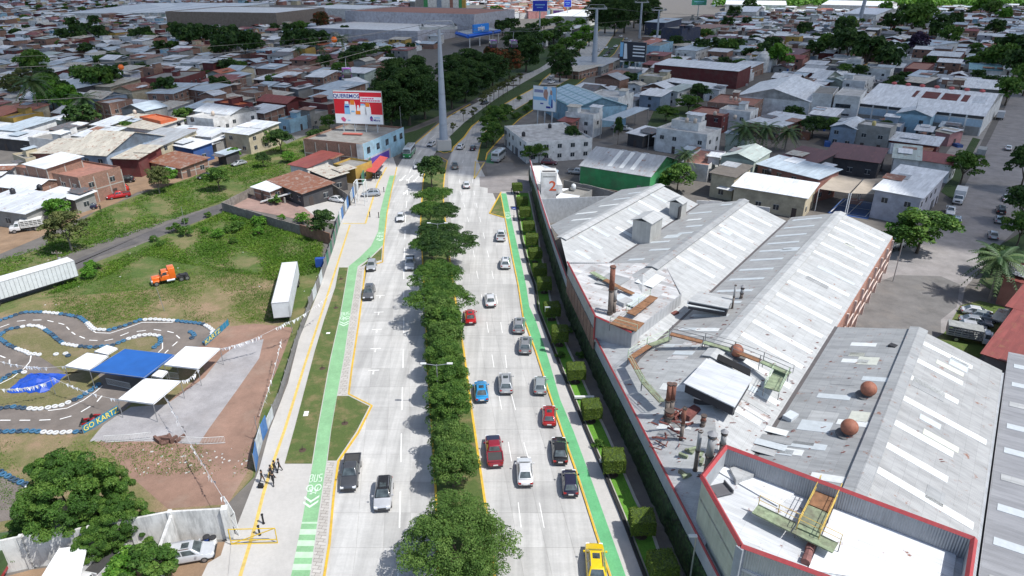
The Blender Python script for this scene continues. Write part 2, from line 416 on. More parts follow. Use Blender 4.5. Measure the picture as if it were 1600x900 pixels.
kerb('median_far_kerb_right', MRn[1:], .45); kerb('median_far_kerb_left', MLn[2:], .2, .15, WALKC)
line_px('median_tip_kerb', [684, 236, 694, 240, 706, 237], .4, .17, YEL)
SL = PL([759, 250, 761, 240, 775, 224, 787, 211, 800, 197, 812, 186, 830, 174, 850, 162, 880, 146, 905, 130, 930, 110, 960, 84, 975, 60])
SR = PL([797, 254, 801, 237, 808, 222, 818, 208, 832, 195, 850, 180, 868, 170, 900, 150, 925, 132, 950, 112, 975, 90, 990, 60])
median('service_island', KRn[1:], SL, wy(251), wy(60), FARG)
kerb('service_island_kerb', SL, .3); kerb('service_island_kerb', KRn[1:], .25)
m = MB()
for q in roadbase_pts(SL, SR, wy(252), wy(60), 8): m.prism(q, 0, .02)
struct('service_road', m, ASPH)
sheet('cross_street', [758, 254, 800, 254, 806, 262, 826, 260, 850, 262, 885, 236, 930, 222, 962, 212, 1000, 200, 1010, 206, 960, 226, 915, 238, 905, 262, 890, 275, 866, 282, 828, 262, 812, 300, 800, 302, 778, 300, 765, 290], .03, ASPH)
sheet('asphalt_patch', [749, 276, 832, 275, 838, 302, 762, 302, 762, 294, 750, 292], .045, asphalt('patch_asphalt', (.22, .205, .20)))
sheet('green_bus_bay', [759, 254, 762, 244, 772, 233, 778, 235, 771, 256], .05, greenp('dull_green_paint', (.06, .22, .09)))
line_px('hatch_line', [743, 252, 741, 280], .35, .05, YELL); line_px('hatch_line', [741, 280, 757, 254], .35, .05, YELL); line_px('hatch_line', [743, 254, 757, 255], .35, .05, YELL)
ER = PL([1005, 990, 976, 897, 945, 810, 920, 740, 896, 675, 875, 625, 857, 562, 837, 502, 827, 480, 822, 447, 800, 348, 791, 303])
KRi = PL([978, 990, 952, 897, 932, 837, 900, 737, 878, 675, 857, 612, 837, 550, 817, 495, 810, 448, 800, 400, 789, 340, 782, 303])
BK = PL([1032, 970, 1005, 897, 970, 805, 940, 732, 915, 673, 887, 605, 862, 542, 840, 485, 835, 447, 827, 425, 815, 375, 805, 310, 803, 300])
EZ = .13
m = MB()
for q in roadbase_pts(KRi, BK, 26, wy(300)): m.prism(q, 0, EZ)
struct('pavement_east', m, WALKC)
clipstrip([Vector((p.x + .15, p.y, 0)) for p in KRi], ER, 26, wy(303), EZ + .012, GREEN2, 'cycle_lane_east')
kerb('kerb_east', KRi, .2, .18)
sheet('island_pavement_east', [782, 302, 765, 334, 789, 340], .14, LAWN, th=.14)
kerb('island_kerb', PL([783, 301, 765, 334, 789, 341]), .3)
GE = PL([1064, 970, 1037, 887, 1020, 835, 992, 780, 947, 675, 930, 640, 907, 587, 880, 530, 860, 470, 850, 420, 838, 360, 826, 300])
HB = PL([1092, 970, 1065, 887, 1050, 837, 1017, 762, 972, 673, 920, 570, 870, 465, 867, 447, 847, 375, 827, 282])
m = MB()
for q in roadbase_pts(BK, GE, 26, wy(302)): m.prism(q, 0, .10)
struct('garden_ground', m, GREENL)
m = MB()
for q in roadbase_pts(GE, HB, 26, wy(300)): m.prism(q, 0, .09)
struct('garden_path', m, asphalt('path_stone', (.14, .125, .11), (.2, .17, .14), .4))
m = ribbon(GE, .3, .0, .16); struct('garden_path_kerb', m, plain('kerb_concrete', (.4, .38, .34)))
m = ribbon(BK, .28, .0, .42); tag(struct('garden_low_wall', m, plain('black_painted_wall', (.018, .018, .02), .7)), kind='structure')
m = ribbon([Vector((p.x + .35, p.y, 0)) for p in BK], .12, .0, .2); struct('garden_edging', m, plain('kerb_concrete', (.4, .38, .34)))
LM = MB()
def mixline(A, B, f, ya, yb, st=6):
 out = []; y = ya
 while y <= yb: xa, xb = interp(A, y), interp(B, y); out.append(Vector((xa + (xb - xa) * f, y, 0))); y += st
 return out
KLx = KLs
for pts in ([620, 960, 625, 800, 628, 640, 631, 520, 631, 420, 634, 330, 640, 270, 650, 245, 672, 218, 700, 195, 735, 175, 770, 152],):
 dashes(PL(pts), .13, 5.2, 4.8, .044, LM)
for f, ln in ((0, [827, 960, 812, 800, 796, 700, 776, 600, 760, 500, 744, 420, 733, 350, 720, 300, 717, 270, 728, 238, 748, 214, 775, 190, 810, 167]), (0, [880, 960, 855, 850, 838, 760, 818, 690, 795, 600, 785, 520, 770, 430, 752, 350, 742, 310, 738, 280])):
 dashes(PL(ln), .08, 3.5, 6.5, .044, LM)
struct('lane_dashes', LM, WHITEP)
pk = MB()      # parking bay T marks
for x, y in ((594, 462), (592, 488), (589, 515), (587, 545), (584, 579)):
 c = P(x, y); pk.box(-.75, .75, -.08, .08, .04, .044, radians(5), (c.x, c.y)); pk.box(-.08, .08, -1.0, -.08, .04, .0435, radians(5), (c.x, c.y))
struct('parking_marks', pk, WHITEP)
ar = MB()      # lane arrows seen end-on
for x, y in ((631, 277), (642, 277), (652, 278), (637, 297)):
 c = P(x, y); d = radians(-8)
 ar.box(-.12, .12, -2.6, 2, .04, .044, d, (c.x, c.y))
 q = [(-.55, -2.2), (.0, -4.0), (.55, -2.2)]; ar.prism([(c.x + a * cos(d) - b * sin(d), c.y + a * sin(d) + b * cos(d)) for a, b in q], .0445, .0455)
struct('lane_arrows', ar, WHITEP)
def cycle_mark(px, py, qx, qy, s=1.0, name='cycle_symbol', z=WZ):
 """CICLOVIA style stencil: chevrons, bicycle and letters"""
 c = P(px, py); d_ = P(qx, qy) - c; rz = atan2(-d_.x, d_.y); m = MB(); zz = z + .016
 def loc(a, b): return (c.x + s * (a * cos(rz) - b * sin(rz)), c.y + s * (a * sin(rz) + b * cos(rz)))
 for k in (0, 1):
  b0 = -3.6 + k * .85
  m.prism([loc(-.85, b0 + .85), loc(0, b0), loc(0, b0 + .38), loc(-.85, b0 + 1.2)], zz, zz + .004)
  m.prism([loc(.85, b0 + .85), loc(.85, b0 + 1.2), loc(0, b0 + .38), loc(0, b0)], zz, zz + .004)
 def ring(a, b, r, r2, ya=1.0):
  n = 14
  for i in range(n):
   w0, w1 = 2 * pi * i / n, 2 * pi * (i + 1) / n
   m.prism([loc(a + r * cos(w0), b + ya * r * sin(w0)), loc(a + r * cos(w1), b + ya * r * sin(w1)), loc(a + r2 * cos(w1), b + ya * r2 * sin(w1)), loc(a + r2 * cos(w0), b + ya * r2 * sin(w0))], zz, zz + .004)
 ring(-.5, -.2, .42, .30, 1.5); ring(.5, -.2, .42, .30, 1.5)
 def bar(a, b, w=.1):
  a = Vector(a); b = Vector(b); d = (b - a).normalized() * w / 2; q = Vector((-d.y, d.x))
  m.prism([loc(*(a - q)), loc(*(b - q)), loc(*(b + q)), loc(*(a + q))], zz + .005, zz + .009)
 for a, b in (((-.5, -.2), (-.2, -1.1)), ((-.2, -1.1), (.35, -1.0)), ((.35, -1.0), (.0, -.1)), ((.0, -.1), (-.5, -.2)), ((.0, -.1), (-.25, -1.2)), ((.3, -1.3), (.5, -.2)), ((-.4, -1.25), (-.1, -1.25))): bar(a, b, .11)
 for a0, kind in ((-.56, 'B'), (.0, 'U'), (.56, 'S')):
  b0, b1 = .9, 2.2; bm = (b0 + b1) / 2
  bar((a0 - .17, b0 if kind != 'S' else bm), (a0 - .17, b1), .1); bar((a0 + .17, b0), (a0 + .17, b1 if kind != 'S' else bm), .1)
  for bb in ((b0, bm, b1) if kind != 'U' else (b0,)): bar((a0 - .17, bb), (a0 + .17, bb), .13)
 struct(name, m, plain('stencil_paint', (.60, .74, .60), .8, var=.3, scale=4))
cycle_mark(491, 762, 499, 725, .88); cycle_mark(539, 497, 545, 455, .82); cycle_mark(595, 369, 600, 340, .85)
cycle_mark(793, 336, 790, 316, .8, z=EZ)
# ================================================================ THE FACTORY ON THE RIGHT
CU, SU = cos(radians(54)), sin(radians(54))          # ridge direction u = (CU, SU); v points to the lower right
def uv(x, y): return (x * CU + y * SU, x * SU - y * CU)
def xy(u, v): return (u * CU + v * SU, u * SU - v * CU)
FAC = [(4.6, 172), (6, 140), (7.6, 114), (8.8, 97.5), (11.1, 79.3), (13.3, 64), (15.9, 45.6), (17.8, 32)]
def clip(poly, fn):
 out = []
 for i in range(len(poly)):
  a, b = poly[i], poly[(i + 1) % len(poly)]; fa, fb = fn(a), fn(b)
  if fa >= 0: out.append(a)
  if fa * fb < 0:
   t = fa / (fa - fb); out.append((a[0] + (b[0] - a[0]) * t, a[1] + (b[1] - a[1]) * t))
 return out
ROT = radians(-36)       # texture turn so that ribs run down the slope
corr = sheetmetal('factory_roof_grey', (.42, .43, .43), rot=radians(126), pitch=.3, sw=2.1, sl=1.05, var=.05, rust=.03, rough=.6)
corr3 = sheetmetal('factory_roof_dull', (.335, .34, .34), rot=radians(126), pitch=.3, sw=2.1, sl=1.05, var=.06, rust=.04, rough=.6)  # dull last bay, and painted shade on slopes turned from the sun
corr2 = sheetmetal('factory_roof_weathered', (.31, .32, .325), rot=radians(126), pitch=.3, sw=2.1, sl=1.05, var=.08, rust=.05, rough=.65)  # old sheets, and painted shade on slopes turned from the sun
SKYL = [plain('skylight_sheet_white', (.66, .68, .67), .45, var=.12, scale=2), plain('skylight_sheet_cream', (.55, .56, .49), .5, var=.15, scale=2), plain('skylight_sheet_bluish', (.50, .54, .56), .5, var=.12, scale=2)]
REDT = plain('red_trim_paint', (.36, .045, .05), .6, var=.2, scale=3, dirt=.2)
CLAD = sheetmetal('grey_wall_cladding', (.38, .40, .42), rot=0, pitch=.35, sw=60, sl=60, var=.03)
def cladding(name, c, ang):
 """vertical ribs on a wall that runs along heading ang"""
 key = ('cl', name)
 if key in MAT: return MAT[key]
 t = NT(name, .5); vec = t.map(rot=-ang)
 a = t.ramp(t.noise(.6, 6, .65), [(.3, .82), (.7, 1.06)]); st = t.ramp(t.noise(1, 5, .7, vec=t.map(scale=(3, 3, .25))), [(.35, .86), (.65, 1.04)])
 t.col(t.mix(1, t.mix(1, c, a, 'MULTIPLY'), st, 'MULTIPLY')); t.bump(t.wave(vec, 1.6, 'X'), .9, .06); MAT[key] = t.m; return t.m
BRK = brickmat('factory_brick', (.24, .125, .09), (.22, .19, .17))
fact = thing('factory', 'large factory of ribbed grey roofs behind the tall ivy wall beside the avenue', 'factory', (30, 75, 0))
VR = [-56.0, -38.4, -21.5, -3.0]; VV = [-64.8, -47.2, -29.8, -12.2, 6.4]; UE = [129.5, 129.5, 132.5, 90.5]
ZE, ZR = 6.6, 9.2
HA, HBp = (8.8, 97.5), (15.9, 45.6)
def hdist(p):
 dx, dy = HBp[0] - HA[0], HBp[1] - HA[1]; l = sqrt(dx * dx + dy * dy)
 return ((p[0] - HA[0]) * (-dy) + (p[1] - HA[1]) * dx) / l
def bayz(k, side, p):
 v = uv(*p)[1]; t = (v - VR[k]) / ((VV[k] - VR[k]) if side == 0 else (VV[k + 1] - VR[k]))
 return ZR + (ZE - ZR) * t
sgn = 1 if ((30 - HA[0]) * (-(HBp[1] - HA[1])) + (75 - HA[1]) * (HBp[0] - HA[0])) > 0 else -1
def hipz(p): return 5.35 + .40 * sgn * hdist(p)
def fclip(poly, off=0.0):
 for a, b in zip(FAC[:-1], FAC[1:]):
  dx, dy = b[0] - a[0], b[1] - a[1]; l = sqrt(dx * dx + dy * dy)
  poly = clip(poly, lambda p: sgn * ((p[0] - a[0]) * (-dy) + (p[1] - a[1]) * dx) / l - off)
  if not poly: return []
 return poly
BLK = [(8.8, 97.5), (11.1, 79.3), (15.0, 75.0), (23.6, 86.0), (23.5, 97.0)]      # raised block with the chimney
T0, T1, T2, T3, T4 = (16.3, 46.1), (19.5, 50.2), (17.3, 38.4), (40, 26.0), (35.3, 39.1)
def roof_at(x, y):
 if in_poly((x, y), [(16.3, 46.1), (19.5, 50.2), (35.3, 39.1), (30, 28), (18, 30)]): return 8.5
 if in_poly((x, y), BLK): return 8.35
 u, v = uv(x, y)
 for k in range(4):
  if VV[k] <= v <= VV[k + 1]:
   z = bayz(k, 0 if v < VR[k] else 1, (x, y)); return min(z, hipz((x, y))) if y < 100 else z
 return 6
def in_poly(p, poly):
 c = False; n = len(poly)
 for i in range(n):
  a, b = poly[i], poly[(i + 1) % n]
  if (a[1] > p[1]) != (b[1] > p[1]) and p[0] < (b[0] - a[0]) * (p[1] - a[1]) / (b[1] - a[1]) + a[0]: c = not c
 return c
for k in range(4):
 for side in (0, 1):
  va, vb = (VV[k], VR[k]) if side == 0 else (VR[k], VV[k + 1])
  base = [xy(10, va), xy(10, vb), xy(UE[k], vb), xy(UE[k], va)]
  base = fclip(base)
  if k == 3: base = clip(base, lambda p: uv(*p)[0] - 52.7)
  if not base: continue
  if k == 0:
   segs = [(base, None)]; lowp = []
  else:
   hi = clip(base, lambda p: hipz(p) - bayz(k, side, p)); lo = clip(base, lambda p: bayz(k, side, p) - hipz(p))
   segs = [(hi, None)]; lowp = [lo] if len(lo) > 2 else []
  for poly, _ in segs:
   if len(poly) < 3: continue
   m = MB(); top = [bayz(k, side, p) for p in poly]; m.prism(poly, [z - .12 for z in top], top)
   part('roof_slope', m, corr2 if side == 0 and k in (0, 3) else corr3 if k == 3 or side == 0 else corr, fact, world=True)  # slopes turned from the sun get darker sheets: shade put into the colour
  for lo in lowp:
   m = MB(); top = [hipz(p) for p in lo]; m.prism(lo, [z - .12 for z in top], top); part('roof_hip', m, corr, fact, world=True)
 u1 = UE[k] + .2; u0 = None
 for uu in np.arange(20, UE[k], .5):
  x, y = xy(uu, VR[k]); fx = interp([Vector((a, b, 0)) for a, b in FAC], y)
  if x > fx and (k == 0 or hipz((x, y)) >= ZR): u0 = uu; break
 if k == 3: u0 = max(u0, 53)
 if k == 1: u0 = max(u0, 88.6)
 m = MB()
 for s_ in (-1, 1):
  q = [xy(u0, VR[k]), xy(u1, VR[k]), xy(u1, VR[k] + s_ * 1.0), xy(u0, VR[k] + s_ * 1.0)]
  m.prism(q, [ZR + .12, ZR + .12, ZR - .06, ZR - .06], [ZR + .26, ZR + .26, ZR + .02, ZR + .02])
 part('ridge_cap', m, corr2 if k % 2 else corr, fact, world=True)
 if k < 3:
  m = MB(); q = [xy(30, VV[k + 1] - .22), xy(min(UE[k], UE[k + 1]), VV[k + 1] - .22), xy(min(UE[k], UE[k + 1]), VV[k + 1] + .22), xy(30, VV[k + 1] + .22)]
  q = clip(fclip(q, 1), lambda p: hipz(p) - 6.4 if k > 0 else 1)
  if q: m.prism(q, 6.4, 6.66); part('gutter', m, plain('dark_gutter', (.10, .09, .09), .7), fact, world=True)
rs = random.Random(3); nsk = 0
def skylight(k, side, u, f0, f1, w, mat):
 global nsk
 va, vb = (VR[k], VV[k]) if side == 0 else (VR[k], VV[k + 1])
 q = [xy(u, va + (vb - va) * f0), xy(u + w, va + (vb - va) * f0), xy(u + w, va + (vb - va) * f1), xy(u, va + (vb - va) * f1)]
 for p in q:
  if fdist2(p) < .3 or (p[1] < 100 and k > 0 and hipz(p) < bayz(k, side, p) + .1): return
  if in_poly(p, BLK): return
  if in_poly(p, [(10, 52), (22.5, 51.0), (36.5, 41), (40, 20), (15, 20)]): return
 m = MB(); top = [bayz(k, side, p) + .035 for p in q]; m.prism(q, [z - .06 for z in top], top); part('skylight_sheet', m, mat, fact, world=True); nsk += 1
def fdist2(p): return p[0] - interp([Vector((a, b, 0)) for a, b in FAC], p[1])
for k in range(4):
 for side in (0, 1):
  u = 34 + rs.random() * 3
  while u < UE[k] - 2:
   if k == 2 and side == 1 and rs.random() < .9: skylight(k, side, u, .08, .92, 1.05, SKYL[0])
   elif k == 3 and side == 1: skylight(k, side, u, .1, rs.choice([.62, .68, .95]), 1.05, SKYL[rs.choice([0, 0, 2, 0])])
   elif k == 3: 
    a = rs.choice([.08, .12, .4]); skylight(k, side, u, a, a + rs.choice([.3, .35, .55]), 1.05, SKYL[rs.choice([0, 2, 2, 1])])
   elif k == 2: skylight(k, side, u, .3, .9, .9, SKYL[2])
   elif k == 1 and side == 1: skylight(k, side, u, .12, .85, 1.0, SKYL[0])
   else: 
    a = rs.choice([.1, .15, .4]); skylight(k, side, u, a, a + rs.choice([.3, .4, .5]), 1.0, SKYL[rs.choice([0, 2])])
   u += rs.uniform(4.2, 5.4)
for _ in range(26):
 k = rs.choice([1, 2, 3, 3]); side = rs.choice([0, 1]); u = rs.uniform(42, UE[k] - 4); a = rs.uniform(.05, .6)
 skylight(k, side, u, a, a + rs.uniform(.15, .35), rs.choice([1.05, 2.1]), rs.choice([SKYL[2], corr2, SKYL[1], corr]))
def wallseg(name, pts, z0, z1, mat, th=.25, parent=None, proud=0):
 m = MB(); n = len(pts)
 for i in range(n - 1):
  a, b = Vector(pts[i]), Vector(pts[i + 1]); d = (b - a).normalized(); q = Vector((d.y, -d.x)) * th
  za = z1[i] if isinstance(z1, list) else z1; zb_ = z1[i + 1] if isinstance(z1, list) else z1
  m.prism([a, b, b + q, a + q], z0, [za, zb_, zb_, za])
 return part(name, m, mat, parent or fact, world=True)
for k in range(4):
 uE = UE[k] - .3
 wallseg('end_wall', [xy(uE, VV[k] + .1), xy(uE, VR[k]), xy(uE, VV[k + 1] - .1)], 0, [ZE - .15, ZR - .15, ZE - .15], CLAD if k < 3 else BRK)
fl = [xy(90.6, VV[3] + .1), xy(132.2, VV[3] + .1)]
BRKR = brickmat('flank_brick', (.36, .16, .11), (.38, .3, .26))
wallseg('flank_wall', fl, 0, ZE - .15, BRKR, th=-.25)
fr = MB()
for i in range(9):
 a = xy(91 + i * 5, VV[3] + .36); fr.box(-.16, .16, -.16, .16, 0, ZE - .2, radians(54), a)
for z in (2.2, 4.4):
 a, b = xy(91, VV[3] + .36), xy(132, VV[3] + .36); fr.tube((a[0], a[1], z), (b[0], b[1], z), .12, n=4)
part('flank_frame', fr, plain('pale_frame_paint', (.55, .45, .40), .8), fact, world=True)
wallseg('east_eave_wall', [xy(30, VV[4] + .02), xy(90.3, VV[4] + .02)], 0, ZE - .15, CLAD, th=.2)
wallseg('north_wall', [(4.9, 165), (6.3, 140), xy(129.3, VV[0] + .2)], 0, 5.4, CLAD, th=.2)
t = NT('ivy_leaves', .7); vv_ = t.n.new('ShaderNodeTexVoronoi'); vv_.inputs['Scale'].default_value = 3.4; t.lk(t.co, vv_.inputs['Vector'])
a = t.ramp(vv_.outputs['Distance'], [(.05, (.045, .10, .022)), (.4, (.018, .05, .012)), (.7, (.006, .014, .005))]); f = t.ramp(t.noise(.35, 5, .7), [(.35, .6), (.7, 1.25)])
t.col(t.mix(1, a, f, 'MULTIPLY')); t.bump(vv_.outputs['Distance'], -1.0, .25); IVY = t.m
hedge = thing('ivy_wall', 'tall dark ivy-covered boundary wall running between garden path and factory cladding', 'ivy wall', (12, 75, 0))
m = MB(); rr_ = random.Random(5)
ln = []
for a, b in zip(FAC[:-1], FAC[1:]):
 n = int((Vector(b) - Vector(a)).length / .7) + 1
 for i in range(n): ln.append((a[0] + (b[0] - a[0]) * i / n, a[1] + (b[1] - a[1]) * i / n))
rows = 6; ZI = 3.6; vs = []
for i, p in enumerate(ln):
 for j in range(rows): vs.append((p[0] - .06 - rr_.uniform(.05, .28) * (j < rows - 1), p[1], ZI * j / (rows - 1)))
 vs.append((p[0] + .3, p[1], ZI + rr_.uniform(-.05, .1)))
R1 = rows + 1; fs = [(i * R1 + j, i * R1 + j + 1, (i + 1) * R1 + j + 1, (i + 1) * R1 + j) for i in range(len(ln) - 1) for j in range(rows)]
m.add(vs, fs); part('ivy_face', m, IVY, hedge, smooth=False, world=True)
CB = [plain('brown_wall_panel', (.20, .125, .10), .85, var=.3, scale=1, dirt=.3), cladding('frontage_cladding', (.42, .45, .50), radians(-82))]
FS = [(p[0] + .05, p[1]) for p in FAC]
wallseg('frontage_cladding', FS, 3.4, 5.5, CB[1], th=-.15)
wallseg('frontage_wall', [(p[0] + .25, p[1]) for p in FAC], 0, 5.3, CLAD, th=-.1)
m = MB()
for a, b in zip(FS[:-1], FS[1:]): m.tube((a[0] - .05, a[1], 5.55), (b[0] - .05, b[1], 5.55), .13, n=4)
part('coping', m, REDT, fact, world=True)
A, B = Vector((8.7, 97.5)), Vector((11.0, 79.3)); d = (B - A)
for i in range(9):
 a = A + d * (i / 9 + .008); b = A + d * ((i + 1) / 9 - .008)
 m = MB(); m.prism([(a.x - .16, a.y), (b.x - .16, b.y), (b.x, b.y), (a.x, a.y)], 3.7, 6.6); part('brick_panel', m, BRK, fact, world=True)
wallseg('block_cladding', [tuple(A + Vector((-.05, 0))), tuple(B + Vector((-.05, 0))), (15.0, 74.9), (23.7, 86.0), (23.6, 97.0), tuple(A)], 5.0, 8.75, cladding('block_cladding', (.40, .41, .42), radians(-50)), th=-.12)
m = MB(); q = [A, B, Vector((15, 74.9)), Vector((23.7, 86)), Vector((23.6, 97))]
for a, b in ((q[0], q[1]), (q[1], q[2])): m.tube((a.x - .1, a.y, 8.8), (b.x - .1, b.y, 8.8), .15, n=4)
m.tube((B.x - .12, B.y, 5.3), (B.x - .12, B.y, 8.8), .14, n=4)
part('block_coping', m, REDT, fact, world=True)
patch = sheetmetal('old_roof_sheets', (.50, .50, .50), rot=radians(126), pitch=.3, sw=1.05, sl=2.6, var=.25, rust=.22, rustcol=(.26, .14, .10))
m = MB(); m.prism([(8.9, 97.3), (11.2, 79.4), (15.0, 75.2), (23.5, 86.0), (23.4, 96.9)], 8.25, [8.55, 8.2, 8.2, 8.6, 8.9]); part('block_roof', m, patch, fact, world=True)
for poly, z, mt in (([(14, 85), (16.5, 82), (19, 84.5), (16.5, 88)], 8.62, SKYL[2]), ([(12, 90), (15, 88.5), (17.5, 91.5), (14.5, 93.5)], 8.64, corr2), ([(17.8, 90), (20, 88), (22.6, 91.5), (20.5, 94)], 8.78, SKYL[0])):
 m = MB(); m.prism(poly, z, z + .06); part('roof_patch', m, mt, fact, world=True)
for i in range(60):
 y = rs.uniform(47, 76); x = interp([Vector((a, b, 0)) for a, b in FAC], y) + rs.uniform(.8, 15)
 ang = radians(54); w, l = 1.05, rs.choice([2.2, 3, 4.5])
 q = [(x + a * CU - b * SU, y + a * SU + b * CU) for a, b in ((0, 0), (w, 0), (w, l), (0, l))]
 def rz(p):
  zz = roof_at(*p); return zz
 if any(p[1] < 51.5 or in_poly(p, BLK) or fdist2(p) < .5 or abs(roof_at(*p) - roof_at(*q[0])) > 1.6 for p in q): continue
 zs = [roof_at(*p) + .05 for p in q]
 dz = zs[0] + zs[2] - zs[1] - zs[3]
 if abs(dz) > .1: continue
 m = MB(); m.prism(q, [z - .05 for z in zs], zs); part('loose_roof_sheet', m, rs.choice([patch, patch, SKYL[2], SKYL[0], corr2, corr]), fact, world=True)
RUST = plain('rust_stain', (.17, .06, .05), .9, var=.35, scale=3)
m = MB()
for i in range(900):
 k = rs.choice([1, 2, 2, 3]); side = rs.choice([0, 1]); u = 40 + rs.random() ** 1.6 * 45; v = rs.uniform(VV[k], VV[k + 1]); x, y = xy(round(u / 1.4) * 1.4 + rs.uniform(-.2, .2), round(v / 2.6) * 2.6 + rs.uniform(-.2, .2))
 if y < 51 or fdist2((x, y)) < .5 or x > 42: continue
 z = roof_at(x, y) + .055; a, b = rs.uniform(.1, .22), rs.uniform(.04, .07)
 m.prism([(x - a, y - b), (x + a, y - b * .3), (x + a * .8, y + b), (x - a * .7, y + b * .8)], z - .01, [z + .01] * 4)
o = part('rust_flecks', m, RUST, fact, world=True); tag(o, kind='stuff')
big = thing('factory_annex', 'tall pale green clad factory block with red coping in the lower right corner', 'factory block', (25, 38, 0))
GREENC = cladding('pale_green_cladding', (.50, .54, .47), radians(-84))
CL2 = cladding('pale_grey_cladding', (.47, .49, .46), radians(-30)); CL3 = cladding('inner_cladding', (.36, .38, .40), radians(-34))
T5 = (T4[0] - 9.5 * CU, T4[1] - 9.5 * SU)
ring = [T0, T1, T4, T5]
Z1 = 10.5
wallseg('west_wall', [T2, T0], 0, Z1, GREENC, th=.2, parent=big); wallseg('north_west_wall', [T0, T1], 0, Z1, CL3, th=.2, parent=big)
wallseg('north_wall', [T1, T4], 5, Z1, CL3, th=.2, parent=big); wallseg('south_wall', [T3, T2], 0, Z1, CL2, th=.2, parent=big); wallseg('east_wall', [T4, T5], 3, Z1, CL3, th=.2, parent=big)
m = MB(); m.box(-.3, .3, -.25, .25, 0, Z1, radians(-55), (T2[0] - .02, T2[1] - .05)); part('corner_post', m, plain('corner_grey', (.3, .33, .36)), big, world=True)
m = MB()
for a, b in ((T0, T1), (T1, T4), (T4, T5), (T2, T0), (T3, T2)): m.tube((a[0], a[1], Z1 + .02), (b[0], b[1], Z1 + .02), .24, n=4)
part('coping', m, REDT, big, world=True)
wr = sheetmetal('white_factory_roof', (.56, .58, .60), rot=radians(126), pitch=.3, sw=1.05, sl=3.2, var=.06, rust=.06, rustcol=(.22, .12, .1))
m = MB(); m.prism([T0, T1, T4, T5, (35, 25), T2], 8.2, 8.45); part('roof', m, wr, big, world=True)
wpn = sheetmetal('white_coated_sheets', (.70, .72, .74), rot=radians(126), pitch=.3, sw=1.05, sl=4, var=.04, rust=.03)
def P2(px, py, z): p = P(px, py, z); return (p.x, p.y)
m = MB(); m.prism([P2(1312, 772, 8.6), P2(1495, 862, 8.6), P2(1485, 925, 8.6), P2(1262, 890, 8.6)], 8.4, 8.62); part('coated_panel', m, wpn, big, world=True)
m = MB(); m.prism([P2(1120, 735, 8.6), P2(1148, 722, 8.6), P2(1250, 765, 8.6), P2(1215, 790, 8.6)], 8.5, 8.6); part('coated_panel', m, wpn, big, world=True)
m = MB(); a, b = P(1296, 768, 8.7), P(1258, 880, 8.7)
for i in range(14):
 p = a + (b - a) * (i / 14); q = a + (b - a) * ((i + .9) / 14); m.tube(p, q, .35 if i % 2 else .31, n=8)
part('duct', m, plain('rusty_duct', (.22, .10, .09), .8, var=.4, scale=3), big, world=True)
m = MB(); m.prism([P2(1140, 735, 8.7), P2(1165, 728, 8.7), P2(1178, 745, 8.7), P2(1150, 755, 8.7)], 8.5, 9.0); part('roof_box', m, corr, big, world=True)
m = MB(); c = P(1125, 765, 8.7); m.box(-.9, .9, -.7, .7, 8.6, 8.7, .3, (c.x, c.y)); m.box(-.9, -.8, -.7, .7, 8.7, 9, .3, (c.x, c.y)); m.box(.8, .9, -.7, .7, 8.7, 9, .3, (c.x, c.y)); part('roof_tray', m, plain('dark_tray', (.1, .1, .11)), big, world=True)
GRW = plain('green_walkway_paint', (.26, .32, .20), .9, var=.5, scale=2, dirt=1.0); BRW = plain('rusted_plate', (.24, .12, .06), .85, var=.45, scale=2)
YR = plain('yellow_rail_paint', (.60, .42, .10), .7, var=.3); GRR = plain('pale_green_rail', (.42, .52, .38), .7, var=.3); DR = plain('grey_rail', (.2, .2, .2), .7)
def walkway(pts, z, w, mats, rail, parent, name='roof_walkway', posts=1.6, sides=(-1, 1)):
 L = [Vector((p[0], p[1], 0)) for p in pts]
 for i, (a, b) in enumerate(zip(L[:-1], L[1:])):
  n = max(1, int((b - a).length / 2.2)); 
  for j in range(n):
   p, q = a + (b - a) * (j / n), a + (b - a) * ((j + .96) / n)
   part('walkway_plate', ribbon([p, q], w, z, z + .12), mats[(i + j) % len(mats)], parent, world=True)
 r = MB(); sup = MB()
 for s_ in sides:
  for a, b in zip(L[:-1], L[1:]):
   d = (b - a).normalized(); q = Vector((d.y, -d.x, 0)) * w / 2 * s_; n = max(1, int((b - a).length / posts))
   for j in range(n + 1):
    p = a + (b - a) * j / n + q; r.tube((p.x, p.y, z), (p.x, p.y, z + 1.05), .035, n=4)
    if j % 2 == 0: sup.tube((p.x, p.y, z - .9), (p.x, p.y, z), .05, n=4)
   for h in (.55, 1.05): r.tube((a.x + q.x, a.y + q.y, z + h), (b.x + q.x, b.y + q.y, z + h), .035, n=4)
 part('handrail', r, rail, parent, world=True); part('walkway_support', sup, DR, parent, world=True)
walkway([P2(1296, 762, 9.6), P2(1262, 833, 9.6)], 9.5, 1.7, [BRW, GRW, GRW], YR, big)
walkway([P2(1180, 795, 9.4), P2(1308, 858, 9.4)], 9.35, 1.3, [GRW], YR, big, sides=(-1,))
walkway([P2(1048, 520, 8.2), P2(1015, 532, 8.2), P2(986, 551, 8.2), P2(1008, 590, 8.2), P2(1036, 620, 8.2)], 7.4, .7, [GRW, BRW, BRW], GRR, fact, posts=2.2, sides=(1,))
walkway([P2(1048, 520, 9.6), P2(1100, 533, 9.6), P2(1146, 546, 9.6), P2(1190, 563, 9.6), P2(1236, 583, 9.6)], 9.4, .85, [BRW, GRW], DR, fact, posts=2.5)
walkway([P2(925, 424, 9.2), P2(968, 448, 9.2), P2(990, 458, 9.2)], 9.0, .8, [GRW, BRW], GRR, fact, posts=3, sides=())
walkway([P2(1022, 462, 9.3), P2(985, 490, 9.3)], 9.1, 1.2, [BRW], GRR, fact, posts=3, sides=(1,))
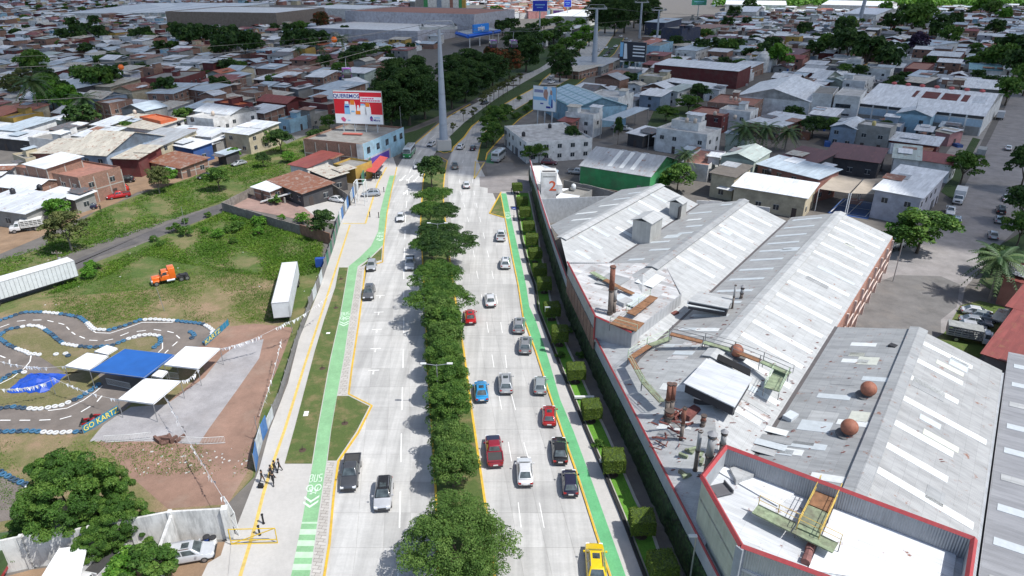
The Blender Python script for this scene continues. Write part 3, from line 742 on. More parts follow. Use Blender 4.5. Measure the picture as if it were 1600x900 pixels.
walkway([P2(960, 500, 9.0), P2(1002, 512, 9.0)], 8.95, 2.6, [BRW, GRW], GRR, fact, posts=3, sides=(1,))
walkway([P2(1222, 575, 9.5), P2(1205, 612, 8.8)], 8.9, 1.6, [GRW, BRW], GRR, fact, posts=1.8)
def raised(px4, z, th=.12, mat=corr, name='raised_roof', leg=1.2):
 q = [P2(px4[i], px4[i + 1], z) for i in range(0, len(px4), 2)]
 m = MB(); m.prism(q, z - th, z); o = part(name, m, mat, fact, world=True)
 m = MB(); cx = sum(p[0] for p in q) / len(q); cy = sum(p[1] for p in q) / len(q)
 m.prism([(cx + (p[0] - cx) * .94, cy + (p[1] - cy) * .94) for p in q], z - leg, z - th - .02); part('roof_curb', m, plain('opening_dark', (.045, .045, .05)), fact, world=True)  # dark solid block paints the shade in the gap under the raised sheet
raised([1104, 560, 1176, 590, 1148, 636, 1068, 598], 10.1, mat=sheetmetal('raised_sheet', (.56, .58, .60), rot=radians(126), sw=1.05, sl=3.5, var=.05))
raised([1118, 594, 1155, 612, 1150, 640, 1082, 620], 8.6, mat=SKYL[0], leg=.8)
raised([1092, 455, 1146, 462, 1138, 482, 1074, 470], 9.6, mat=corr)
raised([1074, 472, 1136, 480, 1132, 486, 1074, 477], 9.1, mat=SKYL[0], leg=.4)
m = MB()
for a, b in (((1120, 562), (1172, 588)),):
 p, q = P(a[0], a[1], 9.25), P(b[0], b[1], 9.25); m.prism([(p.x, p.y), (q.x, q.y), (q.x + .5, q.y + 1.3), (p.x + .5, p.y + 1.3)], 9.2, 9.32)
part('ridge_opening', m, plain('opening_black', (.008, .008, .009)), fact, world=True)  # nothing is cut here: near-black sheet paints the shade of the gap
def shed(c, w, d, h, z0, name='roof_shed'):
 m = MB(); o = c
 m.box(-w / 2, w / 2, -d / 2, d / 2, z0, z0 + h, radians(54), o)
 part(name, m, cladding('shed_cladding', (.42, .42, .40), radians(54)), fact, world=True)
 m = MB(); c_, s_ = cos(radians(54)), sin(radians(54))
 f = lambda x, y: (o[0] + x * c_ - y * s_, o[1] + x * s_ + y * c_)
 for sg in (-1, 1):
  q = [f(-w / 2 - .3, 0), f(w / 2 + .3, 0), f(w / 2 + .3, sg * (d / 2 + .3)), f(-w / 2 - .3, sg * (d / 2 + .3))]
  m.prism(q, [z0 + h + .55, z0 + h + .55, z0 + h - .1, z0 + h - .1], [z0 + h + .65, z0 + h + .65, z0 + h, z0 + h])
 part(name + '_roof', m, corr, fact, world=True)
c = P(1010, 369, 7.4); shed((c.x, c.y), 4.6, 3.4, 4.4, 6.4, 'tower_shed')
c = P(1059, 328, 8); shed((c.x, c.y), 2.6, 2.4, 3.0, 6.8, 'small_shed')
m = MB(); c = P(1056, 322, 9); m.box(-.5, .5, -1.35, -1.1, 7.2, 9.3, radians(54), (c.x - .5, c.y - .6)); part('shed_opening', m, DARK, fact, world=True)  # solid dark box, the shade inside the opening given as colour
def vent_sphere(px, py, r=.85, label=''):
 z = 9.3; p = P(px, py, z); u, v = uv(p.x, p.y); zr = roof_at(p.x, p.y); 
 for _ in range(6): p = P(px, py, zr + r * .9); zr = roof_at(p.x, p.y)
 t = thing('roof_ventilator', label, 'ventilator', (p.x, p.y, zr - .05), 0, 'round rusty ventilators on the factory roof')
 m = MB(); prof = [(0.02, 0)] + [(r * sin(a), r - r * cos(a)) for a in [pi * i / 12 for i in range(1, 12)]] + [(.02, 2 * r)]
 m.lathe(prof, (0, 0, .1), 20); part('ball', m, plain('terracotta_ball', (.30, .115, .07), .7, var=.35, scale=2.5), t, smooth=True)
 m = MB(); m.lathe([(.5, -.3), (.45, .3)], (0, 0, 0), 14); m.lathe([(1.15, .02), (1.1, .1)], (0, 0, .0), 18); part('collar', m, plain('sooty_collar', (.13, .13, .13), .8), t)
vent_sphere(1357, 609, .82, 'round rusty ventilator high on the grey roof, the farther right one by the ridge')
vent_sphere(1327, 669, .82, 'round rusty ventilator on the grey roof, the nearer right one by the ridge')
vent_sphere(1151, 549, .78, 'round rusty ventilator beside the roof walkway')
def chimney(px, py, h, r, label, mat=None, z=None, rusty=True, hood=True):
 p = P(px, py, z or 8.5)
 for _ in range(6): zr = z or roof_at(p.x, p.y); p = P(px, py, zr)
 t = thing('chimney', label, 'chimney', (p.x, p.y, zr - .1), 0, 'chimney pipes on the factory roof')
 m = MB(); m.lathe([(r, 0), (r, h * .5)], n=14); part('lower_pipe', m, plain('grey_brown_pipe', (.16, .13, .11), .7, var=.35, scale=3), t, smooth=True)
 m = MB(); m.lathe([(r * 1.02, h * .5), (r * 1.02, h), (r * .8, h), (r * .8, h - .3)], n=14); part('upper_pipe', m, mat or plain('rusted_pipe', (.22, .09, .06), .85, var=.45, scale=3), t, smooth=True)
 for f in (.02, .5, .97): m = MB(); m.lathe([(r * 1.25, h * f), (r * 1.25, h * f + .12)], n=14); part('pipe_collar', m, plain('dark_pipe_collar', (.09, .07, .06)), t)
 if hood:
  m = MB(); m.lathe([(r * 1.5, h + .25), (.03, h + .6)], n=12)
  for k in range(3): m.tube((r * .8 * cos(k * 2.1), r * .8 * sin(k * 2.1), h - .1), (r * .9 * cos(k * 2.1), r * .9 * sin(k * 2.1), h + .3), .03, n=4)
  part('rain_hood', m, plain('grey_hood', (.25, .25, .26)), t)
chimney(953, 490, 7.0, .34, 'tallest rust-topped chimney pipe on the raised roof block near the walkway', hood=False, z=8.4)
chimney(959, 487, 3.6, .26, 'shorter grey chimney pipe just behind the tallest chimney', plain('galvanised_pipe', (.3, .3, .3), .5), hood=False, z=8.4)
GP = plain('galvanised_pipe', (.3, .3, .3), .5)
for px, py, h, r, l in ((1041, 652, 4.4, .27, 'twin rusty chimney pipe left of the pair beside the bent walkway'), (1048, 650, 4.2, .25, 'thinner rusty chimney pipe right of the pair beside the bent walkway'),
      (1064, 687, 4.0, .2, 'slim rusty chimney pipe below the twin pipes'), (1086, 735, 4.8, .2, 'tall slim chimney pipe near the red coping corner'), (1104, 742, 4.6, .34, 'thick hooded chimney pipe right beside the red coping corner'), (1127, 708, 2.4, .26, 'short hooded pipe behind the red coping corner'),
      (1098, 665, 1.3, .25, 'very short red-based vent pipe among rusty roof sheets'), (1144, 482, 3.6, .13, 'thin pipe standing beside the lifted roof sheet'), (1158, 466, 1.6, .22, 'short hooded vent pipe on the grey slope behind the lifted sheet'), (1045, 658, 1.4, .4, 'squat rusty pipe at the foot of the twin chimneys')):
 chimney(px, py, h, r, l, None if 'rusty' in l else GP, hood='hood' in l)
m = MB()
for i in range(26):
 a = P(rs.uniform(1028, 1075), rs.uniform(630, 680), 8); a = P(*PX((a.x, a.y, 8)), 8); z = roof_at(a.x, a.y) + rs.uniform(.1, 1.0); an = rs.uniform(0, pi); l = rs.uniform(.5, 1.6)
 m.tube((a.x, a.y, z), (a.x + l * cos(an), a.y + l * sin(an), z + rs.uniform(-.3, .3)), rs.uniform(.04, .12), n=6)
part('rusty_pipework', m, RUST, fact, world=True)
m = MB()
for i in range(7):
 a = P(rs.uniform(1068, 1100), rs.uniform(688, 745), 7); z = roof_at(a.x, a.y); an = rs.uniform(0, pi)
 m.box(-.45, .45, -.15, .15, z + .05, z + rs.uniform(.15, .4), an, (a.x, a.y))
part('rooftop_machinery', m, GRW, fact, world=True)
for (px, py, w, d, h, mt) in ((1080, 650, 2.2, 1.1, .7, RUST), (1055, 655, 1.4, 1.0, .6, RUST), (1235, 652, 1.5, 1.0, .35, SKYL[2]), (1054, 493, 1.2, .6, .5, RUST), (1395, 541, .8, .8, .2, DARK), (976, 475, 1.8, 1.2, .6, corr)):
 a = P(px, py, 8.2); z = roof_at(a.x, a.y); a = P(px, py, z); m = MB(); m.box(-w / 2, w / 2, -d / 2, d / 2, z - .1, z + h, radians(40), (a.x, a.y)); part('roof_hatch', m, mt, fact, world=True)
er = thing('side_warehouse', 'low grey corrugated warehouse roof at the right edge beside the factory', 'warehouse', (66, 40, 0))
m = MB(); q = [xy(20, 7.2), xy(20, 28), xy(98, 28), xy(98, 7.2)]; m.prism(q, 0, [5.5, 6.8, 6.8, 5.5])
part('wall', m, CLAD, er, world=True)
m = MB(); m.prism([xy(19.7, 6.9), xy(19.7, 28.3), xy(98.3, 28.3), xy(98.3, 6.9)], [5.52, 6.9, 6.9, 5.52], [5.65, 7.0, 7.0, 5.65]); part('roof', m, sheetmetal('dull_grey_roof', (.28, .285, .30), rot=radians(126), sw=1.05, sl=3.5, var=.10), er, world=True)
for i in range(15):
 u = 24 + i * 5; m = MB(); f = rs.uniform(0, .12); m.prism([xy(u, 7.6), xy(u + 1.05, 7.6), xy(u + 1.05, 27), xy(u, 27)], [5.6, 5.6, 6.9, 6.9], [5.74, 5.74, 6.99, 6.99]); part('skylight_strip', m, SKYL[2] if i % 3 else corr, er, world=True)
# ================================================================ VEHICLES
import bmesh
def bevel_mesh(mb, name, mat, w=.06, seg=2, ang=35):
 me = mb.mesh(name, mat); bm = bmesh.new(); bm.from_mesh(me)
 bmesh.ops.remove_doubles(bm, verts=bm.verts, dist=.0005)
 es = [e for e in bm.edges if len(e.link_faces) == 2 and e.calc_face_angle(0) > radians(ang)]
 bmesh.ops.bevel(bm, geom=es, offset=w, segments=seg, affect='EDGES', profile=.6, clamp_overlap=True)
 for f in bm.faces: f.smooth = True
 bm.to_mesh(me); bm.free(); return me
def loft(mb, st):
 """st: stations along y; each (y, [(x, z), ...]) half section from bottom centre outwards; mirrored"""
 n = len(st[0][1]); vs = []
 for y, sec in st:
  for x, z in sec: vs.append((x, y, z))
  for x, z in reversed(sec): vs.append((-x, y, z))
 N = 2 * n; fs = []
 for k in range(len(st) - 1):
  for i in range(N):
   j = (i + 1) % N; fs.append((k * N + i, (k + 1) * N + i, (k + 1) * N + j, k * N + j))
 fs += [tuple(range(N)), tuple(range((len(st) - 1) * N, len(st) * N))[::-1]]
 return mb.add(vs, fs)
def frustum(bx, y0, y1, z0, tx, y2, y3, z1):
 return [(-bx, y0, z0), (bx, y0, z0), (bx, y1, z0), (-bx, y1, z0), (-tx, y2, z1), (tx, y2, z1), (tx, y3, z1), (-tx, y3, z1)]
def pane(p, q, r, s, i0=.08, i1=.92, j0=.12, j1=.9, off=.012):
 """quad inset on the face p-q-r-s (p,q bottom; r,s top), lifted off it"""
 p, q, r, s = map(Vector, (p, q, r, s)); n = (q - p).cross(s - p).normalized() * off
 f = lambda a, b: (p * (1 - a) + q * a) * (1 - b) + (s * (1 - a) + r * a) * b + n
 return [f(i0, j0), f(i1, j0), f(i1, j1), f(i0, j1)]
def wheelset(root, xs, ys, r=.32, w=.22):
 for y in ys:
  for s in (-1, 1):
   m = MB(); m.lathe([(r * .62, -w / 2), (r * .95, -w / 2), (r, -w / 4), (r, w / 4), (r * .95, w / 2), (r * .62, w / 2)], (0, 0, 0), 14, 'x')
   o = part('wheel', m, RUBBER, root); o.location = (s * xs, y, r)
   m = MB(); m.lathe([(.03, w * .52), (r * .6, w * .5), (r * .62, w * .3), (.04, w * .3)] if s > 0 else [(.04, -w * .3), (r * .62, -w * .3), (r * .6, -w * .5), (.03, -w * .52)], (0, 0, 0), 10, 'x'); part('rim', m, RIM, o)
CARS = {}
def car(kind, colname, c, label, cat, loc, rz, metal=.3, roofcol=None, hoodcol=None):
 """front of the car points to local -y"""
 root = thing(kind, label, cat, loc, rz)
 bm_ = paint('car_paint_' + colname, c, .3, metal); rm = paint('car_paint_' + roofcol[0], roofcol[1]) if roofcol else bm_
 D = dict(sedan=(4.45, 1.76, .94, 1.42, -1.12, 1.82, -.30, 1.0), hatchback=(3.85, 1.70, .98, 1.48, -1.08, 1.84, -.30, 1.28), suv=(4.45, 1.84, 1.06, 1.66, -1.18, 2.14, -.42, 1.66),
             pickup_truck=(5.2, 1.85, 1.08, 1.72, -1.15, .85, -.5, .6), van=(4.6, 1.8, 1.15, 1.9, -1.9, 2.2, -1.1, 2.1), beetle_car=(4.0, 1.55, .92, 1.45, -.75, 1.25, -.35, .75))[kind]
 L, W_, zb, zt, g0, g1, t0, t1 = D; h = W_ / 2; f, r = -L / 2, L / 2; zlo = .26
 def sec(w, top, bot=zlo, sh=.9): return [(0, bot), (w * .86, bot), (w, bot + .18), (w, bot + (top - bot) * .6), (w * sh, top), (0, top + .025)]
 m = MB()
 zh = zb - .14
 if kind == 'beetle_car':
  st = [(f, sec(h * .5, .5, .34)), (f + .25, sec(h * .75, .72)), (f + .8, sec(h * .9, .86)), (g0, sec(h * .92, zb - .04)), (0, sec(h * .94, zb)), (g1, sec(h * .92, zb - .02)), (r - .45, sec(h * .85, .78)), (r - .1, sec(h * .6, .5)), (r, sec(h * .45, .42, .32))]
 else:
  zr_ = zb if kind in ('hatchback', 'suv', 'van', 'pickup_truck') else zb - .06
  st = [(f, sec(h * .62, zh - .30, .34)), (f + .10, sec(h * .84, zh - .17)), (f + .32, sec(h * .95, zh - .07)), (f + .85, sec(h, zh)), (g0, sec(h, zb - .03)), (0, sec(h, zb)), (r - .65, sec(h, zr_)), (r - .28, sec(h * .95, zr_ - .03)), (r - .08, sec(h * .86, zr_ - .12)), (r, sec(h * .7, zr_ - .34, .36))]
 loft(m, st); me = bevel_mesh(m, 'body', bm_, .05, 2, 22); body = link('body', me, root)
 if hoodcol: 
  mm = MB(); mm.prism([(-h * .8, f + .3), (h * .8, f + .3), (h * .8, g0 - .05), (-h * .8, g0 - .05)], [zh - .1, zh - .1, zb - .12, zb - .12], [zh + .0, zh + .0, zb + .01, zb + .01]); part('hood', mm, paint('car_paint_' + hoodcol[0], hoodcol[1]), root)
 tx = h * (.66 if kind != 'van' else .8); bx = h * .9
 V = frustum(bx, g0, g1, zb - .03, tx, t0, t1, zt - .04)
 m = MB(); m.add(V, [(3, 2, 1, 0), (4, 5, 6, 7), (0, 1, 5, 4), (1, 2, 6, 5), (2, 3, 7, 6), (3, 0, 4, 7)])
 link('cabin', bevel_mesh(m, 'cabin', rm, .09, 2, 20), root)
 m = MB(); m.poly(pane(V[0], V[1], V[5], V[4], .07, .93, .12, .93, .02)); part('windscreen', m, GLASS, root)
 m = MB(); m.poly(pane(V[2], V[3], V[7], V[6], .09, .91, .15, .9, .02)); part('rear_window', m, GLASS, root)
 for a, b, c_, d in ((1, 2, 6, 5), (3, 0, 4, 7)):
  for i0, i1 in (((.10, .50), (.54, .90)) if kind != 'pickup_truck' else ((.14, .56), (.6, .88))):
   m = MB(); m.poly(pane(V[a], V[b], V[c_], V[d], i0, i1, .14, .86, .02)); part('side_window', m, GLASS, root)
 if kind in ('sedan', 'suv', 'hatchback') and (kind == 'suv' or random.random() < .3):
  m = MB(); m.box(-tx * .55, tx * .55, t0 + .3, t0 + .95, zt - .04, zt - .015); part('sunroof', m, GLASS, root)
 if kind in ('suv',):
  for s in (-1, 1): m = MB(); m.box(s * tx * .92 - .03, s * tx * .92 + .03, t0 + .2, t1 - .2, zt - .02, zt + .06); part('roof_rail', m, CHROME, root)
 for s in (-1, 1):
  m = MB(); m.box(s * h * .68 - .17, s * h * .68 + .17, f + .02 if kind != 'beetle_car' else f + .1, f + .26, zh - .32, zh - .15); part('headlight', m, LAMPW, root)
  m = MB(); m.box(s * h * .72 - .15, s * h * .72 + .15, r - .16, r - .01, zb - .34, zb - .17); part('tail_light', m, LAMPR, root)
  m = MB(); m.box(s * (h + .10) - .09, s * (h + .10) + .09, g0 + .28, g0 + .42, zb - .06, zb + .08); part('wing_mirror', m, bm_, root)
 m = MB(); m.box(-h * .45, h * .45, f - .02, f + .06, .5, .66); part('grille', m, DARK, root)
 m = MB(); m.box(-.26, .26, r - .02, r + .03, .52, .66); part('number_plate', m, plain('plate_white', (.7, .7, .68)), root)
 m = MB(); m.box(-h * .86, h * .86, f - .05, f + .1, .3, .45); part('front_bumper', m, DARK if kind != 'beetle_car' else CHROME, root)
 m = MB(); m.box(-h * .86, h * .86, r - .1, r + .05, .3, .46); part('rear_bumper', m, DARK if kind != 'beetle_car' else CHROME, root)
 if kind == 'pickup_truck':
  m = MB()
  m.box(-h * .84, h * .84, g1 + .12, r - .12, zb - .03, zb + .025); part('bed_floor', m, plain('bed_dark', (.05, .05, .05)), root)
  m = MB()
  for s in (-1, 1): m.box(s * h * .92 - .06, s * h * .92 + .06, g1 + .05, r - .04, zb - .05, zb + .12)
  m.box(-h * .86, h * .86, r - .12, r - .02, zb - .05, zb + .12); part('bed_rim', m, bm_, root)
 wheelset(root, h - .10, (f + L * .19, r - L * .19), .33 if kind in ('suv', 'pickup_truck', 'van') else .30)
 return root
def at(px, py, z=.04): p = P(px, py, z); return (p.x, p.y, z)
N_ = radians(5.4)      # road heading
def veh(kind, cn, c, label, cat, px, py, toward=True, dz=0, z=.04, **k):
 """px,py = middle of the footprint; toward: front faces the camera"""
 return car(kind, cn, c, label, cat, at(px, py, z), (N_ if toward else N_ + pi) + radians(dz), **k)
WHT = (.72, .73, .74); SIL = (.40, .42, .44); GRY = (.12, .125, .135); BLK_ = (.02, .021, .024); REDC = (.42, .015, .02)
veh('pickup_truck', 'charcoal', (.07, .075, .085), 'dark grey pickup truck heading down the left lane beside the yellow kerb', 'pickup truck', 549, 745)
veh('suv', 'silver_hood', (.5, .51, .53), 'silver car with black roof driving in the lower left lane', 'car', 600, 778, roofcol=('black', BLK_))
veh('suv', 'dark_grey', GRY, 'dark grey car parked in the kerb bay left of the avenue', 'car', 577, 462)
veh('hatchback', 'silver', SIL, 'silver car at the head of the parking bay by the green corner island', 'car', 581, 419)
veh('pickup_truck', 'pale_silver', (.55, .57, .6), 'light silver pickup beside the median under the trees', 'pickup truck', 641, 416)
veh('sedan', 'white', WHT, 'white car alone in the middle left lane', 'car', 626, 343)
veh('sedan', 'white_pearl', (.6, .62, .63), 'white car half hidden by the median tree behind the green bus', 'car', 652, 262)
veh('hatchback', 'white', WHT, 'white car passing the foot of the cable car tower', 'car', 674, 228, dz=-22)
veh('suv', 'silver_blue', (.36, .39, .43), 'silver SUV crossing the west pavement driveway', 'car', 580, 306, z=.14, dz=-84)
veh('sedan', 'black', BLK_, 'black car parked under the red awning', 'car', 590, 276, z=.14, dz=-8)
veh('sedan', 'white', WHT, 'white sedan parked in the walled yard of sheds', 'car', 528, 315, z=.03, dz=60)
veh('sedan', 'white', WHT, 'white sedan with dark rear window in the middle lane near the bottom', 'car', 820, 742, False, -4)
c_ = veh('pickup_truck', 'crimson', (.30, .02, .04), 'red pickup with black bonnet and tailgate beside the median', 'pickup truck', 772, 710, False, 0, hoodcol=('navy', (.02, .02, .05)))
veh('sedan', 'black', (.03, .032, .036), 'black sedan second from the bottom beside the green cycle lane', 'car', 874, 709, False, -6)
veh('hatchback', 'navy', (.035, .045, .07), 'dark blue-black hatchback lowest of the two dark cars by the cycle lane', 'car', 890, 760, False, -6)
veh('suv', 'bright_yellow', (.75, .52, .01), 'bright yellow car at the bottom edge beside the green cycle lane', 'car', 930, 886, False, -8, metal=.05)
veh('hatchback', 'red', REDC, 'red hatchback stopped beside the green cycle lane', 'car', 858, 655, False, -8)
veh('hatchback', 'silver_green', (.33, .37, .38), 'silver grey-green hatchback just ahead of the red hatchback', 'car', 844, 607, False, -8)
veh('suv', 'silver', (.42, .43, .45), 'silver car with dark sunroof in the middle lane level with the blue car', 'car', 790, 604, False, -3)
veh('sedan', 'sky_blue', (.02, .26, .55), 'bright blue car beside the median kerb', 'car', 752, 616, False, 0, metal=.1)
veh('suv', 'pewter', (.25, .26, .27), 'pewter SUV second in the queue by the cycle lane', 'car', 821, 544, False, -8)
veh('suv', 'steel', (.30, .31, .32), 'steel grey SUV first in the queue by the cycle lane', 'car', 811, 513, False, -8)
veh('sedan', 'scarlet', (.5, .012, .015), 'small red car peeping out from under the median trees', 'car', 735, 499, False, 0)
veh('sedan', 'white', WHT, 'white sedan in the middle right lane level with the small red car', 'car', 766, 473, False, 0)
veh('suv', 'white', WHT, 'white car beside the cycle lane, nearer of the two below the triangle island', 'car', 790, 415, False, -6)
veh('pickup_truck', 'white', WHT, 'white pickup beside the cycle lane, farther of the two below the triangle island', 'pickup truck', 783, 372, False, -6)
veh('sedan', 'white', WHT, 'white car in the right carriageway level with the cycle lane end', 'car', 729, 292, False, 0)
veh('pickup_truck', 'sand_grey', (.25, .25, .22), 'loaded grey pickup beside the median tip', 'pickup truck', 711, 262, False, 0)
veh('suv', 'white', WHT, 'white car abreast of the dark car beyond the median gap', 'car', 720, 232, False, -14)
veh('hatchback', 'midnight', (.02, .025, .04), 'dark car abreast of the white car beyond the median gap', 'car', 739, 234, False, -8)
for px, py, cn, c, kd, tw, dz, l, z in (
 (1575, 234, 'white', WHT, 'sedan', False, -42, 'white car driving away up the right side street', .04),
 (1571, 313, 'white', WHT, 'beetle_car', False, -36, 'white round-backed little car at the right edge of the side street', .04),
 (1563, 332, 'black', BLK_, 'suv', False, -36, 'black car at the right kerb between the little white car and silver car', .04),
 (1560, 347, 'silver', SIL, 'hatchback', False, -36, 'silver car at the right kerb of the side street above the last one', .04),
 (1551, 371, 'silver', SIL, 'sedan', False, -36, 'silver car lowest at the right kerb of the side street', .04),
 (1484, 334, 'white', WHT, 'pickup_truck', True, -36, 'white pickup behind the leafy tree corner, under the box truck', .04),
 (1494, 349, 'silver', SIL, 'suv', False, -36, 'silver car parked at the left kerb below the box truck', .04),
 (1399, 386, 'white', WHT, 'van', True, -70, 'white van peeping out behind the end of the factory roof', .04),
 (1525, 492, 'white', WHT, 'sedan', True, 62, 'white car uppermost in the grass parking row by the red roofs', .04),
 (1538, 500, 'silver_green', (.33, .37, .38), 'hatchback', True, 50, 'silver-green car tucked behind the uppermost parked white car', .04),
 (1523, 507, 'silver_blue', (.36, .39, .43), 'sedan', True, 62, 'silver blue car second in the grass parking row', .04),
 (1518, 516, 'pale_silver', (.55, .57, .6), 'hatchback', True, 60, 'pale silver car third in the grass parking row', .04),
 (1524, 525, 'white', WHT, 'suv', True, 60, 'white SUV fourth in the grass parking row just above the rack truck', .04),
 (187, 299, 'bright_red', (.55, .03, .01), 'suv', True, -68, 'bright red car parked above the red pickup by the brick house', .02),
 (186, 309, 'red', REDC, 'pickup_truck', True, -60, 'red pickup on the grass below the bright red car', .02),
 (196, 285, 'black', BLK_, 'suv', True, -75, 'black van parked at the brick house corner above the red cars', .02),
 (138, 327, 'navy', (.02, .025, .045), 'hatchback', True, -70, 'dark blue car on the dirt road behind the left tree', .02),
 (322, 278, 'gunmetal', (.05, .055, .06), 'sedan', True, -40, 'dark car on the dirt road behind the round bush', .02),
 (374, 258, 'silver', SIL, 'sedan', True, -40, 'silver car on the dirt road near the far bushes', .02),
 (490, 196, 'pale_silver', (.55, .57, .6), 'suv', True, 40, 'silver SUV in the street behind the billboard building', .02),
 (494, 203, 'gunmetal', (.05, .055, .06), 'sedan', True, 20, 'dark grey car below the silver SUV in the side street', .02),
 (902, 272, 'silver', SIL, 'pickup_truck', True, 68, 'silver pickup parked by the green workshop wall', .04),
 (858, 257, 'maroon', (.12, .02, .03), 'suv', True, 70, 'dark maroon car in front of the white corner houses', .04),
 (963, 202, 'pale_silver', (.55, .57, .6), 'hatchback', True, 60, 'silver car under the big canopy, left of the two', .04),
 (977, 204, 'white', WHT, 'pickup_truck', True, 45, 'white pickup under the big canopy, right of the two', .04),
 (735, 145, 'silver', SIL, 'suv', True, 65, 'silver car on the far left carriageway beyond the tower', .04),
 (757, 163, 'gunmetal', (.05, .055, .06), 'sedan', True, -38, 'grey car half hidden by young median trees', .04),
 (792, 172, 'silver_blue', (.36, .39, .43), 'sedan', True, -35, 'blue-grey car on the right carriageway past the tower', .04)):
 veh(kd, cn, c, l, 'car' if kd not in ('van', 'pickup_truck') else kd.replace('_', ' '), px, py, tw, dz, z)
p2 = random.Random(11)
LB = [(923, 92), (924, 96), (938, 92), (946, 88), (950, 84), (955, 78), (962, 74), (928, 85), (936, 80), (947, 76), (912, 108), (917, 102), (905, 104), (860, 124), (862, 130), (984, 66), (978, 62), (970, 58)]
for i, (px, py) in enumerate(LB):
 cc = p2.choice([('white', WHT), ('silver', SIL), ('black', BLK_), ('red', REDC), ('gunmetal', (.05, .055, .06))])
 veh(p2.choice(['sedan', 'suv', 'hatchback']), cc[0], cc[1], '%s car among the small distant cars queued around the second cable car tower' % cc[0], 'car', px, py, True, -40, .05)['group'] = 'distant cars near the second tower'
def boxy(mb, x0, x1, y0, y1, z0, z1): return mb.box(x0, x1, y0, y1, z0, z1)
def bus(label, px, py, dz, lower, upper, name='bus', L=9.0, toward=True, cat='bus'):
 r = thing(name, label, cat, at(px, py), (N_ if toward else N_ + pi) + radians(dz)); w, f = 1.2, -L / 2
 m = MB(); m.box(-w, w, f, -f, .4, 1.5); link('lower_body', bevel_mesh(m, 'lower_body', lower, .12), r)
 m = MB(); m.add(frustum(w, f + .02, -f - .02, 1.5, w * .93, f + .3, -f - .15, 2.95), [(3, 2, 1, 0), (4, 5, 6, 7), (0, 1, 5, 4), (1, 2, 6, 5), (2, 3, 7, 6), (3, 0, 4, 7)]); link('upper_body', bevel_mesh(m, 'upper_body', upper, .14, 3), r)
 V = frustum(w, f + .02, -f - .02, 1.5, w * .93, f + .3, -f - .15, 2.95)
 m = MB(); m.poly(pane(V[0], V[1], V[5], V[4], .05, .95, .1, .82, .03)); part('windscreen', m, GLASS, r)
 m = MB(); m.poly(pane(V[2], V[3], V[7], V[6], .12, .88, .3, .8, .03)); part('rear_window', m, GLASS, r)
 for a, b, c_, d in ((1, 2, 6, 5), (3, 0, 4, 7)):
  for k in range(6):
   m = MB(); m.poly(pane(V[a], V[b], V[c_], V[d], .04 + k * .155, .175 + k * .155, .25, .8, .03)); part('side_window', m, GLASS, r)
 for y in (-1.5, 1.8): m = MB(); m.box(-.4, .4, y - .4, y + .4, 2.95, 3.08); part('roof_hatch', m, plain('grey_hatch', (.35, .36, .37)), r)
 for s in (-1, 1):
  m = MB(); m.box(s * .85 - .2, s * .85 + .2, f - .03, f + .1, .7, .95); part('headlight', m, LAMPW, r)
  m = MB(); m.box(s * .95 - .12, s * .95 + .12, -f - .05, -f + .03, .8, 1.1); part('tail_light', m, LAMPR, r)
  m = MB(); m.box(s * 1.35 - .08, s * 1.35 + .08, f - .1, f + .05, 1.6, 2.1); part('wing_mirror', m, DARK, r)
 m = MB(); m.box(-.7, .7, f + .05, f + .12, 2.55, 2.8); part('destination_board', m, DARK, r)
 wheelset(r, w - .12, (f + 1.7, -f - 2.0), .46, .28); return r
GB = paint('bus_green', (.01, .22, .06)); WB = paint('bus_white', (.62, .65, .66)); SB = paint('bus_silver', (.45, .48, .5))
bus('green and white city bus coming down the avenue past the red awning', 640, 243, -8, GB, WB, L=8.5)
bus('silver minibus standing in the bay of the service road', 779, 250, -22, SB, SB, 'minibus', L=7, toward=False)
